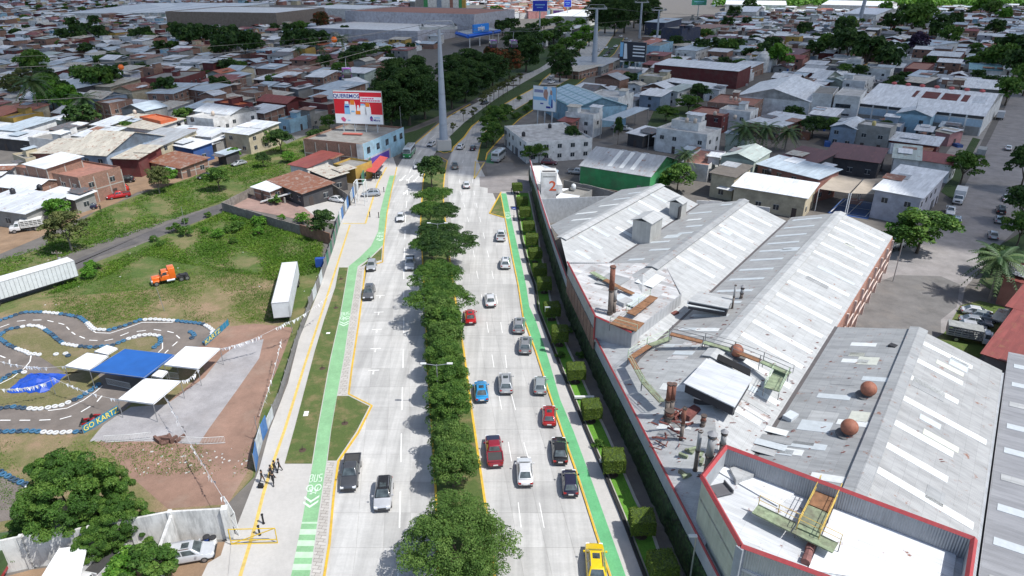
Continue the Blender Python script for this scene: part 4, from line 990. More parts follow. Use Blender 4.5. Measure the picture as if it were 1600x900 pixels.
def box_truck(label, px, py, rz, cabm, boxm, L=6.5, rack=False):
 r = thing('box_truck', label, 'truck', at(px, py), rz); f = -L / 2
 m = MB(); m.box(-1.0, 1.0, f, f + 1.9, .5, 1.35); link('cab_base', bevel_mesh(m, 'cab_base', cabm, .12), r)
 V = frustum(1.0, f + .75, f + 1.9, 1.33, .85, f + 1.1, f + 1.85, 2.15); m = MB(); m.add(V, [(3, 2, 1, 0), (4, 5, 6, 7), (0, 1, 5, 4), (1, 2, 6, 5), (2, 3, 7, 6), (3, 0, 4, 7)]); link('cab', bevel_mesh(m, 'cab', cabm, .08), r)
 m = MB(); m.poly(pane(V[0], V[1], V[5], V[4], .06, .94, .1, .9, .02)); part('windscreen', m, GLASS, r)
 for a, b, c_, d in ((1, 2, 6, 5), (3, 0, 4, 7)): m = MB(); m.poly(pane(V[a], V[b], V[c_], V[d], .15, .85, .1, .85, .02)); part('side_window', m, GLASS, r)
 m = MB()
 if rack:
  m.box(-1.1, 1.1, f + 2.05, -f, .95, 1.1)
  for s in (-1, 1):
   for z in (1.25, 1.6, 1.95, 2.3): m.box(s * 1.08 - .03, s * 1.08 + .03, f + 2.05, -f, z, z + .14)
   for k in range(6): y = f + 2.1 + k * (L - 2.2) / 5; m.box(s * 1.08 - .05, s * 1.08 + .05, y - .05, y + .05, 1.0, 2.45)
  m.box(-1.08, 1.08, -f - .05, -f, 1.1, 2.4); m.box(-1.1, 1.1, f + 2.05, -f, 2.4, 2.46)
 else: m.box(-1.12, 1.12, f + 2.05, -f, .95, 3.0)
 part('cargo_box', m, boxm, r)
 m = MB(); m.box(-.5, .5, f + 1.8, -f - .2, .55, .95); part('chassis', m, DARK, r)
 for s in (-1, 1): m = MB(); m.box(s * .8 - .15, s * .8 + .15, f - .03, f + .08, .8, 1.0); part('headlight', m, LAMPW, r)
 m = MB(); m.box(-.5, .5, f - .02, f + .05, .8, 1.1); part('grille', m, DARK, r)
 wheelset(r, .92, (f + .8, -f - 1.4), .42, .28); return r
TW = plain('truck_white', (.66, .67, .67), .5, var=.12, dirt=.2); TWD = plain('weathered_grey_rack', (.30, .31, .30), .7, var=.3)
box_truck('white box truck parked at the left kerb of the right side street', 1497, 315, radians(-36), paint('truck_cab_white', WHT), TW, 7)
box_truck('grey rack truck parked on the side street verge near the pink gable', 1532, 243, radians(-36) + pi, paint('truck_cab_blue', (.05, .12, .3)), TWD, 7, True)
box_truck('white van-bodied truck with blue roof beside the blue-banded warehouse', 1562, 186, radians(-36) + pi, paint('truck_cab_white', WHT), plain('pale_box', (.5, .52, .55)), 6)
box_truck('white rack truck parked lowest in the grass row by the red roofs', 1515, 534, radians(62), paint('truck_cab_white', WHT), TWD, 6.5, True)
box_truck('white flatbed rack truck parked on the dirt verge at the far left', 44, 360, radians(-62), paint('truck_cab_white', WHT), plain('white_rack', (.6, .6, .58)), 6, True)
def semitrailer(name, label, A, B, w, h, mat, roofm):
 """A front bottom-centre, B rear bottom-centre (ground points)"""
 A, B = Vector(A), Vector(B); L = (B - A).length; d = (B - A).normalized(); rz = atan2(-d.x, d.y); c = (A + B) / 2
 r = thing(name, label, 'trailer', (c.x, c.y, .02), rz); f = -L / 2
 m = MB(); m.box(-w, w, f, -f, 1.1, h); part('box', m, mat, r)
 m = MB(); m.box(-w - .03, w + .03, f - .03, -f + .03, h - .12, h + .01); part('top_rail', m, plain('trailer_rail', (.45, .46, .47), .5), r)
 m = MB(); m.box(-w + .08, w - .08, f + .08, -f - .08, h + .005, h + .03); part('roof_skin', m, roofm, r)
 n = int(L / .62); m = MB()
 for s in (-1, 1):
  for k in range(n + 1): m.box(s * w - .015 * (s < 0) - .0, s * w + .03 * s + .015, f + k * L / n - .04, f + k * L / n + .04, 1.15, h - .12)
 o = part('side_rib', m, mat, r); tag(o, kind='stuff')
 m = MB(); m.box(-w, w, f, -f, 1.0, 1.12); m.box(-.4, .4, f + 1, -f - .5, .75, 1.0); part('chassis', m, DARK, r)
 for s in (-1, 1): m = MB(); m.box(s * w * .6 - .08, s * w * .6 + .08, f + 2.4, f + 2.55, 0, 1.0); part('landing_leg', m, DARK, r)
 wheelset(r, w - .2, (-f - 1.2, -f - 2.5), .48, .5)
 m = MB(); m.box(-w * .98, w * .98, -f - .0, -f + .05, .75, .95); part('rear_bumper', m, DARK, r); return r
TRL = plain('trailer_white', (.60, .63, .64), .5, var=.12, dirt=.15)
a, b = P(448, 503), P(462, 447); 
semitrailer('semi_trailer', 'white ribbed semi-trailer box parked at the grass edge beside the fence', P(443, 506), P(457, 440), 1.28, 3.7, TRL, plain('trailer_roof', (.74, .75, .75), .5, var=.12, dirt=.2))
semitrailer('semi_trailer', 'very long white trailer parked along the lane at the left edge', P(120, 437), P(-35, 485), 1.3, 4.0, TRL, plain('trailer_roof', (.74, .75, .75), .5, var=.12, dirt=.2))
def tractor(label, px, py, rz):
 r = thing('truck_tractor', label, 'truck', at(px, py, .02), rz); O = paint('orange_paint', (.72, .14, .015), .4, .05)
 m = MB(); m.box(-.8, .8, -3.3, -1.7, .8, 1.75); link('bonnet', bevel_mesh(m, 'bonnet', O, .16), r)
 m = MB(); m.box(-1.15, 1.15, -1.75, .2, .9, 2.0); link('cab_base', bevel_mesh(m, 'cab_base', O, .1), r)
 V = frustum(1.12, -1.7, -.1, 1.98, 1.0, -1.25, -.1, 2.75); m = MB(); m.add(V, [(3, 2, 1, 0), (4, 5, 6, 7), (0, 1, 5, 4), (1, 2, 6, 5), (2, 3, 7, 6), (3, 0, 4, 7)]); link('cab', bevel_mesh(m, 'cab', O, .1), r)
 m = MB(); m.poly(pane(V[0], V[1], V[5], V[4], .06, .94, .08, .9, .02)); part('windscreen', m, GLASS, r)
 for a, b, c_, d in ((1, 2, 6, 5), (3, 0, 4, 7)): m = MB(); m.poly(pane(V[a], V[b], V[c_], V[d], .2, .8, .05, .85, .02)); part('side_window', m, GLASS, r)
 m = MB(); m.box(-1.15, 1.15, -.1, 1.2, .95, 3.3); link('sleeper', bevel_mesh(m, 'sleeper', O, .12), r)
 for s in (-1, 1):
  m = MB(); m.box(s * .98 - .22, s * .98 + .22, -3.2, -2.0, .75, 1.15); link('fender', bevel_mesh(m, 'fender', O, .1), r)
  m = MB(); m.tube((s * 1.12, -.6, .75), (s * 1.12, .9, .75), .3, n=12); part('fuel_tank', m, CHROME, r)
  m = MB(); m.box(s * .85 - .15, s * .85 + .15, -3.42, -3.2, 1.0, 1.25); part('headlight', m, LAMPW, r)
  m = MB(); m.box(s * 1.3 - .06, s * 1.3 + .06, -1.5, -1.35, 1.9, 2.5); part('wing_mirror', m, DARK, r)
 m = MB(); m.box(-.55, .55, -3.36, -3.28, .95, 1.6); part('grille', m, CHROME, r)
 m = MB(); m.box(-1.1, 1.1, -3.5, -3.3, .5, .85); part('front_bumper', m, CHROME, r)
 m = MB(); m.box(-.45, .45, -1.5, 3.6, .7, .95); m.box(-.5, .5, 2.1, 3.1, .95, 1.15); part('chassis', m, DARK, r)
 wheelset(r, 1.0, (-2.6, 2.1, 3.2), .5, .42); r.scale = (.85,) * 3
tractor('bright orange truck tractor without trailer parked on the grass lot', 266, 440, radians(-58))
# ================================================================ TREES AND PLANTS
def leafmat(name, dark, mid, light):
 t = NT(name, .62); t.b.inputs['Specular IOR Level'].default_value = .25
 a = t.n.new('ShaderNodeAttribute'); a.attribute_name = 'tone'
 c = t.ramp(a.outputs['Fac'], [(.0, dark), (.5, mid), (1, light)])
 t.col(c); tr = t.n.new('ShaderNodeBsdfTranslucent'); t.lk(c, tr.inputs[0]); mx = t.n.new('ShaderNodeMixShader'); mx.inputs[0].default_value = .28
 t.lk(t.b.outputs[0], mx.inputs[1]); t.lk(tr.outputs[0], mx.inputs[2]); t.lk(mx.outputs[0], t.n['Material Output'].inputs['Surface']); return t.m
LF = {'mid': leafmat('leaf_mid_green', (0.029, 0.072, 0.013), (0.058, 0.137, 0.021), (0.130, 0.221, 0.039)),
      'deep': leafmat('leaf_deep_green', (0.016, 0.042, 0.013), (0.034, 0.081, 0.018), (0.072, 0.130, 0.029)),
      'fresh': leafmat('leaf_fresh_green', (0.039, 0.117, 0.013), (0.078, 0.208, 0.021), (0.156, 0.299, 0.039)),
      'airy': leafmat('leaf_airy_green', (0.036, 0.081, 0.016), (0.078, 0.156, 0.029), (0.156, 0.247, 0.058)),
      'olive': leafmat('leaf_olive', (0.046, 0.058, 0.019), (0.085, 0.111, 0.033), (0.156, 0.169, 0.058)),
      'red': leafmat('leaf_red_tinge', (0.039, 0.039, 0.016), (0.065, 0.072, 0.019), (0.286, 0.058, 0.026)),
      'violet': leafmat('leaf_violet', (0.026, 0.019, 0.039), (0.046, 0.029, 0.065), (0.078, 0.052, 0.111))}
BARK = plain('bark', (.10, .08, .06), .95, var=.35, scale=5); BARKG = plain('grey_bark', (.22, .20, .17), .95, var=.3, scale=5)
def quads(name, C, Nn, S, T, mat, A=1.6):
 """leaf quads: centres C, normals Nn, sizes S, tone T (numpy)"""
 n = len(C); r = np.random.RandomState(n)
 a = np.cross(Nn, r.normal(size=(n, 3))); a /= np.linalg.norm(a, axis=1)[:, None] + 1e-9; b = np.cross(Nn, a)
 a = a * (S * A / 2)[:, None]; b = b * (S / 2)[:, None]
 V = np.stack([C - a, C - b * .9, C + a, C + b * .9], 1).reshape(-1, 3)
 me = bpy.data.meshes.new(name); me.vertices.add(4 * n); me.vertices.foreach_set('co', V.astype(np.float32).ravel())
 me.loops.add(4 * n); me.loops.foreach_set('vertex_index', np.arange(4 * n, dtype=np.int32))
 me.polygons.add(n); me.polygons.foreach_set('loop_start', np.arange(0, 4 * n, 4, dtype=np.int32)); me.polygons.foreach_set('loop_total', np.full(n, 4, dtype=np.int32))
 at_ = me.attributes.new('tone', 'FLOAT', 'FACE'); at_.data.foreach_set('value', T.astype(np.float32))
 me.materials.append(mat); me.update(calc_edges=True); me.validate(); return me
def crown(name, rx, ry, rz, zc, ncl, nleaf, leaf, mat, seed, rc=.28, flat=.0, low=-.6, tip=0.0):
 r = np.random.RandomState(seed); d = r.normal(size=(ncl, 3)); d /= np.linalg.norm(d, axis=1)[:, None]
 d[:, 2] = np.where(d[:, 2] < low, -d[:, 2], d[:, 2]); rad = r.uniform(.35, 1.0, ncl) ** .6
 cen = d * rad[:, None]
 if tip: k = 1 - tip * (cen[:, 2] + 1) / 2; cen[:, 0] *= k; cen[:, 1] *= k
 wob = 1 + .18 * np.sin(3 * np.arctan2(d[:, 1], d[:, 0]) + seed); cen[:, 0] *= wob; cen[:, 1] *= wob
 R3 = np.array([rx, ry, rz]); crs = rc * r.uniform(.65, 1.25, ncl); tone = r.uniform(.15, .85, ncl)
 q = r.normal(size=(ncl, nleaf, 3)); q /= np.linalg.norm(q, axis=2)[:, :, None]
 q[:, :, 2] = np.where(q[:, :, 2] < -.35, -q[:, :, 2], q[:, :, 2])
 rr = r.uniform(.6, 1.0, (ncl, nleaf)) ** .5; sq = np.array([1, 1, .62 if flat == 0 else flat])
 m = (rx + ry) / 2
 pos = cen[:, None, :] * R3 + q * rr[:, :, None] * (crs[:, None, None] * m) * sq
 nn = q * .7 + r.normal(size=q.shape) * .55 + np.array([0, 0, .45]); nn /= np.linalg.norm(nn, axis=2)[:, :, None]
 T = np.clip(tone[:, None] + r.normal(size=(ncl, nleaf)) * .16 + q[:, :, 2] * .06, 0, 1)
 pos = pos.reshape(-1, 3); pos[:, 2] += zc; S = leaf * r.uniform(.6, 1.35, len(pos))
 return quads(name, pos, nn.reshape(-1, 3), S, T.reshape(-1), mat)
def trunkmesh(h, r0, spread, zc, n=7, seed=0, lean=0.0):
 rr = random.Random(seed); m = MB(); top = Vector((lean, 0, h))
 m.tube((0, 0, -.1), tuple(top * .5 + Vector((.05, .03, 0))), r0 * 1.15, r0 * .85, 8, False); m.tube(tuple(top * .5 + Vector((.05, .03, 0))), tuple(top), r0 * .85, r0 * .6, 8, False)
 for i in range(n):
  a = 2 * pi * i / n + rr.uniform(-.3, .3); e = Vector((cos(a) * spread * rr.uniform(.5, .85), sin(a) * spread * rr.uniform(.5, .85), zc + rr.uniform(-.1, .5) * (zc - h)))
  st = top * rr.uniform(.7, 1.0); mid = (st + e) / 2 + Vector((0, 0, .1 * spread)); m.tube(tuple(st), tuple(mid), r0 * .45, r0 * .28, 5, False); m.tube(tuple(mid), tuple(e), r0 * .28, r0 * .08, 5, False)
 return m
TREES = {}
def treekind(kind, dims, mat, ncl, nleaf, leaf, seed, trunk, bark=BARK, **k):
 rx, ry, rz, zc = dims
 TREES[kind] = (crown('crown', rx, ry, rz, zc, ncl, nleaf, leaf, mat, seed, **k), trunkmesh(trunk[0], trunk[1], min(rx, ry) * .8, zc, seed=seed).mesh('trunk', bark, True))
treekind('umbrella', (4.6, 4.2, 1.3, 4.9), LF['deep'], 170, 140, .15, 3, (3.2, .2), rc=.17, flat=.35, low=-.3)
treekind('umbrella2', (4.4, 4.8, 1.5, 5.0), LF['mid'], 170, 140, .15, 8, (3.3, .2), rc=.17, flat=.4, low=-.3)
treekind('bushy', (2.5, 2.6, 2.4, 3.4), LF['mid'], 130, 180, .12, 5, (1.6, .16), rc=.27)
treekind('bushy2', (2.6, 2.4, 2.3, 3.3), LF['airy'], 130, 180, .12, 15, (1.6, .16), rc=.27)
treekind('feathery', (4.9, 4.8, 2.7, 3.7), LF['airy'], 300, 170, .105, 6, (2.0, .25), rc=.15, low=-.8)
treekind('dense', (4.9, 4.6, 3.7, 5.2), LF['mid'], 200, 330, .15, 7, (3.0, .3), rc=.17, low=-.7)
treekind('ficus', (6.5, 6.5, 6.5, 8.5), LF['deep'], 120, 120, .42, 9, (3.5, .5), rc=.26, low=-.9)
treekind('round', (3.0, 3.0, 2.4, 4.4), LF['deep'], 60, 80, .30, 10, (2.6, .18), rc=.32)
treekind('roundmid', (3.0, 3.0, 2.4, 4.2), LF['mid'], 60, 80, .30, 21, (2.6, .18), rc=.32)
treekind('fresh', (2.2, 2.2, 1.9, 2.6), LF['fresh'], 50, 80, .24, 11, (1.5, .12), rc=.34)
treekind('olive', (2.6, 2.6, 2.4, 3.6), LF['olive'], 70, 70, .22, 12, (2.0, .14), rc=.24, bark=BARKG)
treekind('sapling', (1.1, 1.1, 1.0, 2.9), LF['olive'], 24, 40, .16, 13, (2.2, .07), rc=.36)
treekind('shrub', (1.2, 1.2, .9, .9), LF['mid'], 26, 50, .18, 14, (.4, .08), rc=.36)
treekind('shrubfresh', (1.2, 1.2, .9, .9), LF['fresh'], 26, 50, .18, 24, (.4, .08), rc=.36)
treekind('redcrown', (5.5, 5.5, 4.5, 7), LF['red'], 90, 100, .42, 16, (3.4, .4), rc=.26)
treekind('violetcrown', (4, 4, 3, 4.6), LF['violet'], 60, 80, .4, 17, (2.4, .3), rc=.3)
treekind('cypress', (.55, .55, 2.4, 2.5), LF['deep'], 40, 50, .16, 18, (.5, .1), rc=.5, tip=.8, low=-1)
treekind('far', (4.2, 4.2, 3.3, 4.6), LF['deep'], 34, 40, .75, 19, (2.4, .3), rc=.36)
treekind('farmid', (4.2, 4.2, 3.3, 4.6), LF['mid'], 34, 40, .75, 20, (2.4, .3), rc=.36)
treekind('farfresh', (4.0, 4.0, 3.0, 4.2), LF['fresh'], 34, 40, .75, 22, (2.4, .3), rc=.36)
def tree(kind, px, py, label, s=1.0, rz=None, group=None, name='tree', cat='tree', sz=None, w=None, z=0.0):
 p = w if w is not None else P(px, py); r = thing(name, label, cat, (p[0], p[1], z), rz if rz is not None else random.uniform(0, 6.28), group)
 r.scale = (s, s, sz or s); c, t = TREES[kind]; link('crown', c, r); link('trunk', t, r); return r
MG = 'trees along the central median'
for kind, px, py, s, sz, l in (
 ('feathery', 716, 893, 1.06, 1.0, 'largest feathery light green median tree, at the bottom edge of the road'),
 ('bushy2', 709, 762, .92, 1.0, 'bushy median tree just behind the feathery bottom one'),
 ('bushy2', 707, 725, .95, .95, 'bushy median tree level with the red pickup'),
 ('bushy', 704, 672, 1.0, 1.05, 'dark bushy median tree just below the blue car'),
 ('bushy', 701, 628, 1.02, 1.0, 'dark bushy median tree beside the blue car'),
 ('bushy', 697, 592, 1.0, 1.0, 'dark bushy median tree above the blue car'),
 ('bushy2', 694, 560, 1.05, 1.0, 'bushy median tree below the small red car'),
 ('bushy2', 691, 528, 1.1, 1.15, 'bushy median tree level with the small red car'),
 ('umbrella2', 690, 505, 1.0, .9, 'spreading green median tree above the small red car'),
 ('umbrella', 700, 424, 1.22, 1.1, 'widest spreading dark median tree with a long arm over the right lane'),
 ('umbrella2', 684, 470, .95, .95, 'spreading median tree just above the car with the small red body'), ('umbrella', 684, 394, .9, .95, 'flat-topped median tree between the widest and the kerb-leaning ones'), ('umbrella2', 680, 335, .85, .9, 'spreading median tree just below the tip tree'), ('roundmid', 700, 540, .8, .9, 'small bushy infill tree in the median below the red car'),
 ('umbrella2', 676, 418, .85, .9, 'spreading median tree at the left kerb beside the silver pickup'),
 ('umbrella', 690, 364, .95, .95, 'flat-topped dark median tree below the white car at the left kerb'),
 ('umbrella2', 672, 362, .8, .95, 'flat-topped dark median tree leaning over the left lane'),
 ('round', 675, 294, 1.1, 1.15, 'upright leafy tree at the northern tip of the near median')):
 tree(kind, px, py, l, s, group=MG, sz=sz)
bt = tree('dense', 128, 845, 'big dense tree in front of the whitish wall at lower left', .86, sz=1.05, rz=0)
for x, y, z, q in ((5.2, -.6, -.5, .62), (-4.6, -1.6, -1, .5), (2, 2.6, 1.2, .6), (3.6, -2.4, -.6, .5)): o = link('crown', TREES['dense'][0], bt, (x, y, z)); o.scale = (q,) * 3
treekind('loose', (2.4, 2.3, 2.0, 2.9), LF['mid'], 90, 130, .16, 31, (1.8, .14), rc=.22, low=-.8)
tree('loose', 243, 915, 'bushy tree beside the parked silver car at the bottom left', 1.0, sz=.9)
tree('fresh', 208, 912, 'low leafy shrub tree between white truck and silver car', .8)
PG = 'big dark park trees left of the tower'
for px, py, s, sz, l in ((612, 204, 1.0, 1.05, 'dark park tree nearest the billboard'), (640, 196, 1.15, 1.25, 'tallest dark ficus tree left of the tower'), (664, 186, .95, 1.0, 'dark park tree just left of the tower shaft'), (625, 184, 1.15, 1.35, 'dark ficus tree behind the billboard'), (600, 190, .8, .9, 'small dark park tree behind the billboard edge'), (653, 172, 1.1, 1.3, 'tall ficus crown behind the tallest park tree'),
                         (706, 170, .9, .9, 'dark park tree right of the tower shaft'), (727, 160, .95, .9, 'dark park tree above the far silver car'), (745, 148, 1.0, .9, 'dark park tree above the bend of the road'), (712, 150, 1.1, 1.1, 'dark tree behind the tower shaft'), (770, 138, 1.1, 1.0, 'dark roadside tree left of the red-flowered tree'),
                         (735, 136, 1.2, 1.1, 'broad dark tree in the second park row'), (875, 128, .95, 1.0, 'round dark tree standing alone on the far median')):
 tree('ficus', px, py, l, s, group=PG, sz=sz)
tree('redcrown', 796, 126, 'tree with reddish orange crown by the far road bend', 1.25); tree('redcrown', 770, 112, 'second tree with reddish crown, behind the first', 1.1)
tree('ficus', 822, 112, 'dark tree beside the red-crowned one', 1.2); tree('ficus', 812, 96, 'dark tree below the blue sign pole', 1.4, sz=1.2)
ct = random.Random(4)
for i, (px, py) in enumerate(((738, 192), (708, 213), (724, 190), (741, 186), (755, 175), (760, 168), (766, 164), (772, 160), (779, 156), (786, 152), (793, 148), (802, 142), (812, 137))):
 tree('sapling', px, py, ('slender young tree on the far median, %s in the row counted from the tower' % ['first', 'second', 'third', 'fourth', 'fifth', 'sixth', 'seventh', 'eighth', 'ninth', 'tenth', 'eleventh', 'twelfth', 'thirteenth'][i]), 1.1 + (px > 750) * .55, group='young trees on the far median')
for i, (px, py, s) in enumerate(((771, 226, 1.0), (764, 212, .95), (781, 203, 1.1), (772, 196, 1.0), (760, 232, .7), (790, 190, .9))):
 tree('roundmid', px, py, 'leafy tree on the island beside the service road, %s' % ['nearest the minibus', 'second from the minibus', 'tallest in the middle', 'behind the tallest', 'smallest at the kerb tip', 'farthest of the clump'][i], s, group='trees on the service road island')
for i, (px, py, s) in enumerate(((803, 186, .5), (809, 184, .5), (823, 176, .6), (832, 168, .7), (812, 158, .5))):
 tree('shrub', px, py, 'low shrub on the strip by the far white billboard, %s from the left' % ['first', 'second', 'third', 'fourth', 'fifth'][i], s * 2.2, name='shrub', cat='shrub', group='shrubs by the far billboard')
for kind, px, py, s, sz, l in (('olive', 112, 392, 1.35, 1.4, 'tall olive tree on the grass strip behind the long trailer'), ('fresh', 97, 350, 1.0, 1.3, 'bright bush tree next to the white-roofed house by the dirt road'), ('olive', 250, 303, .95, 1.15, 'thin-trunked tree where the dirt road bends'), ('fresh', 263, 292, 1.1, 1.15, 'bright green rounded tree above the bend of the dirt road'),
 ('roundmid', 343, 298, .95, .85, 'round grey-green bush tree beside the dark car'), ('fresh', 368, 252, .8, .9, 'round bright tree at the top of the dirt road'), ('fresh', 450, 254, .8, .7, 'round clipped bush on the green behind the sheds'), ('deep' if False else 'round', 440, 240, 1.05, 1.0, 'dark tree on the green next to the blue house'), ('round', 497, 238, 1.0, .95, 'dark tree by the corner of the brick building'), ('round', 412, 262, .6, .6, 'small dark bush left of the round clipped bush'),
 ('roundmid', 415, 232, .9, .85, 'leafy tree in front of the cream house by the green'), ('roundmid', 515, 205, .85, .8, 'bush beside the billboard legs'), ('roundmid', 202, 216, .85, .8, 'leafy bush between the pale roofs on the left'), ('roundmid', 290, 200, 1.0, 1.0, 'rounded dark tree beside the white terrace house'), ('round', 508, 375, .8, .9, 'small tree at the yard corner behind the fence')):
 tree(kind, px, py, l, s, sz=sz)
for i in range(20):
 a = ct.random(); px = 60 + a * 440 + ct.uniform(-12, 12); py = 452 - a * 175 + ct.uniform(-14, 16)
 if 70 < px < 200: py += 12
 tree(ct.choice(['shrub', 'shrubfresh', 'shrubfresh']), px, py, 'low green scrub bush in the weedy strip along the lane', ct.uniform(.5, 1.1), name='shrub', cat='shrub', group='scrub bushes along the lane')
for i in range(14):
 px = ct.uniform(330, 500); py = ct.uniform(335, 385); tree('shrubfresh' if i % 3 else 'shrub', px, py, 'low scrub bush in the overgrown corner of the lot behind the wall', ct.uniform(.6, 1.3), name='shrub', cat='shrub', group='scrub bushes in the overgrown lot')
for px, py, s, l in ((70, 336, .9, 'bush below'), ): pass
for kind, px, py, s, sz, l in (('roundmid', 1432, 396, 1.7, 1.25, 'broad bright tree over the corner behind the factory'), ('fresh', 1405, 392, 1.4, 1.2, 'left flank tree of the leafy corner clump'), ('roundmid', 1500, 288, 1.25, 1.2, 'tree beside the white-roofed hall at the side street'), ('round', 1592, 300, 1.4, 1.6, 'dark tree at the right edge above the white little car'), ('round', 1590, 352, 1.3, 1.2, 'dark tree at the right edge beside the parked cars'), ('roundmid', 1588, 385, 1.0, 1.0, 'tree at the right edge above the white wall'), ('round', 1548, 430, .9, .8, 'tree at the foot of the big palm'),
 ('roundmid', 1058, 300, 1.15, 1.0, 'leafy tree under the palm behind the factory roof'), ('fresh', 1036, 296, .9, .85, 'lower leafy crown left of the palm'), ('round', 893, 238, .85, 1.1, 'dark tree in front of the white houses on the cross street'), ('round', 965, 226, .45, 1.2, 'narrow dark cypress by the canopy forecourt'), ('roundmid', 828, 256, .7, .75, 'small tree at the corner of the white houses'), ('roundmid', 842, 254, .7, .8, 'second small tree before the white houses'),
 ('round', 1090, 165, 1.3, 1.2, 'dark round tree beside the long white shed'), ('roundmid', 1075, 178, 1.4, 1.0, 'broad grassy tree left of the dark round one'), ('roundmid', 1040, 190, 1.2, .8, 'spreading bush tree in the vacant garden'), ('round', 1268, 216, 1.35, 1.0, 'dark tree in front of the slotted white wall, right of the palm clump'), ('roundmid', 1296, 214, 1.3, .9, 'leafy tree left of the brown courtyard roof'), ('round', 1380, 216, .8, .8, 'dark tree against the grey block wall'), ('round', 1395, 150, 1.4, 1.2, 'dark tree behind the white warehouse'), ('round', 1340, 130, 1.3, 1.2, 'dark tree by the pale gabled house'), ('roundmid', 1318, 122, 1.2, 1.0, 'leafy tree behind the pale gabled house')):
 tree(kind, px, py, l, s, sz=sz)
def palm(px, py, h, r, label, n=22, s=1.0, w=None, lean=.3):
 p = P(px, py); t = thing('palm_tree', label, 'palm', (p.x, p.y, 0), random.uniform(0, 6), 'palm trees among the houses'); rr = random.Random(int(px))
 m = MB(); k = 7; last = Vector((0, 0, 0))
 for i in range(1, k + 1):
  q = Vector((lean * (i / k) ** 2, 0, h * i / k)); m.tube(tuple(last), tuple(q), .24 - .1 * (i - 1) / k, .24 - .1 * i / k, 8, False); last = q
 part('trunk', m, BARKG, t, smooth=True)
 for i in range(n):
  a = 2.4 * i + rr.uniform(-.2, .2); up = .95 - 1.5 * (i / n); C = []; Nn = []; S = []; T = []; fm = MB(); pts = []
  for j in range(9):
   f = j / 8; rad = r * f; z = last.z + r * (up * f - .62 * f * f - (0.15 if up < 0 else 0) * f); pts.append(Vector((last.x + cos(a) * rad, sin(a) * rad, z)))
  for j in range(1, 9):
   d = (pts[j] - pts[j - 1]).normalized(); side = Vector((-sin(a), cos(a), 0)); wd = r * .2 * (1 - abs(j / 8 - .45) * 1.1)
   for q in (0, .5):
    c = pts[j - 1].lerp(pts[j], q)
    for s_ in (-1, 1):
     tip = c + side * s_ * wd + d * wd * .45 + Vector((0, 0, -wd * .35)); b0 = c - d * r * .03; b1 = c + d * r * .035
     fm.add([b0, b1, tip], [(0, 1, 2)])
  fm.path(pts, .025, 3); part('frond', fm, PALMG[i % 2], t)
 return t
PALMG = [plain('palm_frond_green', (.035, .085, .02), .6, var=.3), plain('palm_frond_light', (.07, .12, .03), .6, var=.3)]
palm(1066, 287, 7.5, 3.6, 'palm rising over the leafy tree behind the factory roof', 30); palm(1545, 470, 7.5, 4.6, 'big palm at the right edge above the parked cars', 40)
palm(1158, 236, 7, 5.6, 'broad palm in front of the dark red house', 40); palm(1190, 234, 6.5, 5, 'palm just right of the broad palm before the red house', 34); palm(1226, 236, 6, 4.4, 'palm left of the brown courtyard roof', 34)
palm(66, 190, 14, 7, 'tall palm with yellow skirt on the far left', 34); palm(141, 195, 9, 6, 'drooping palm left of the brick cube house', 34); palm(537, 95, 13, 6.5, 'tall dark palm above the cable car cabin'); palm(470, 102, 9, 4, 'palm in the dark tree clump left of the cabin'); palm(505, 100, 8.5, 4, 'second palm in the dark clump left of the cabin')
palm(1592, 455, 6, 3.4, 'palm cut by the right edge near the red roofs'); palm(862, 250, 3.5, 1.8, 'small palm before the white corner house', 14)
t = NT('clipped_leaf', .7); v_ = t.n.new('ShaderNodeTexVoronoi'); v_.inputs['Scale'].default_value = 6; t.lk(t.co, v_.inputs['Vector'])
a = t.ramp(v_.outputs['Distance'], [(.05, (.11, .17, .02)), (.35, (.065, .11, .015)), (.65, (.02, .04, .008))]); t.col(a); t.bump(v_.outputs['Distance'], -1, .15); CLIP = t.m
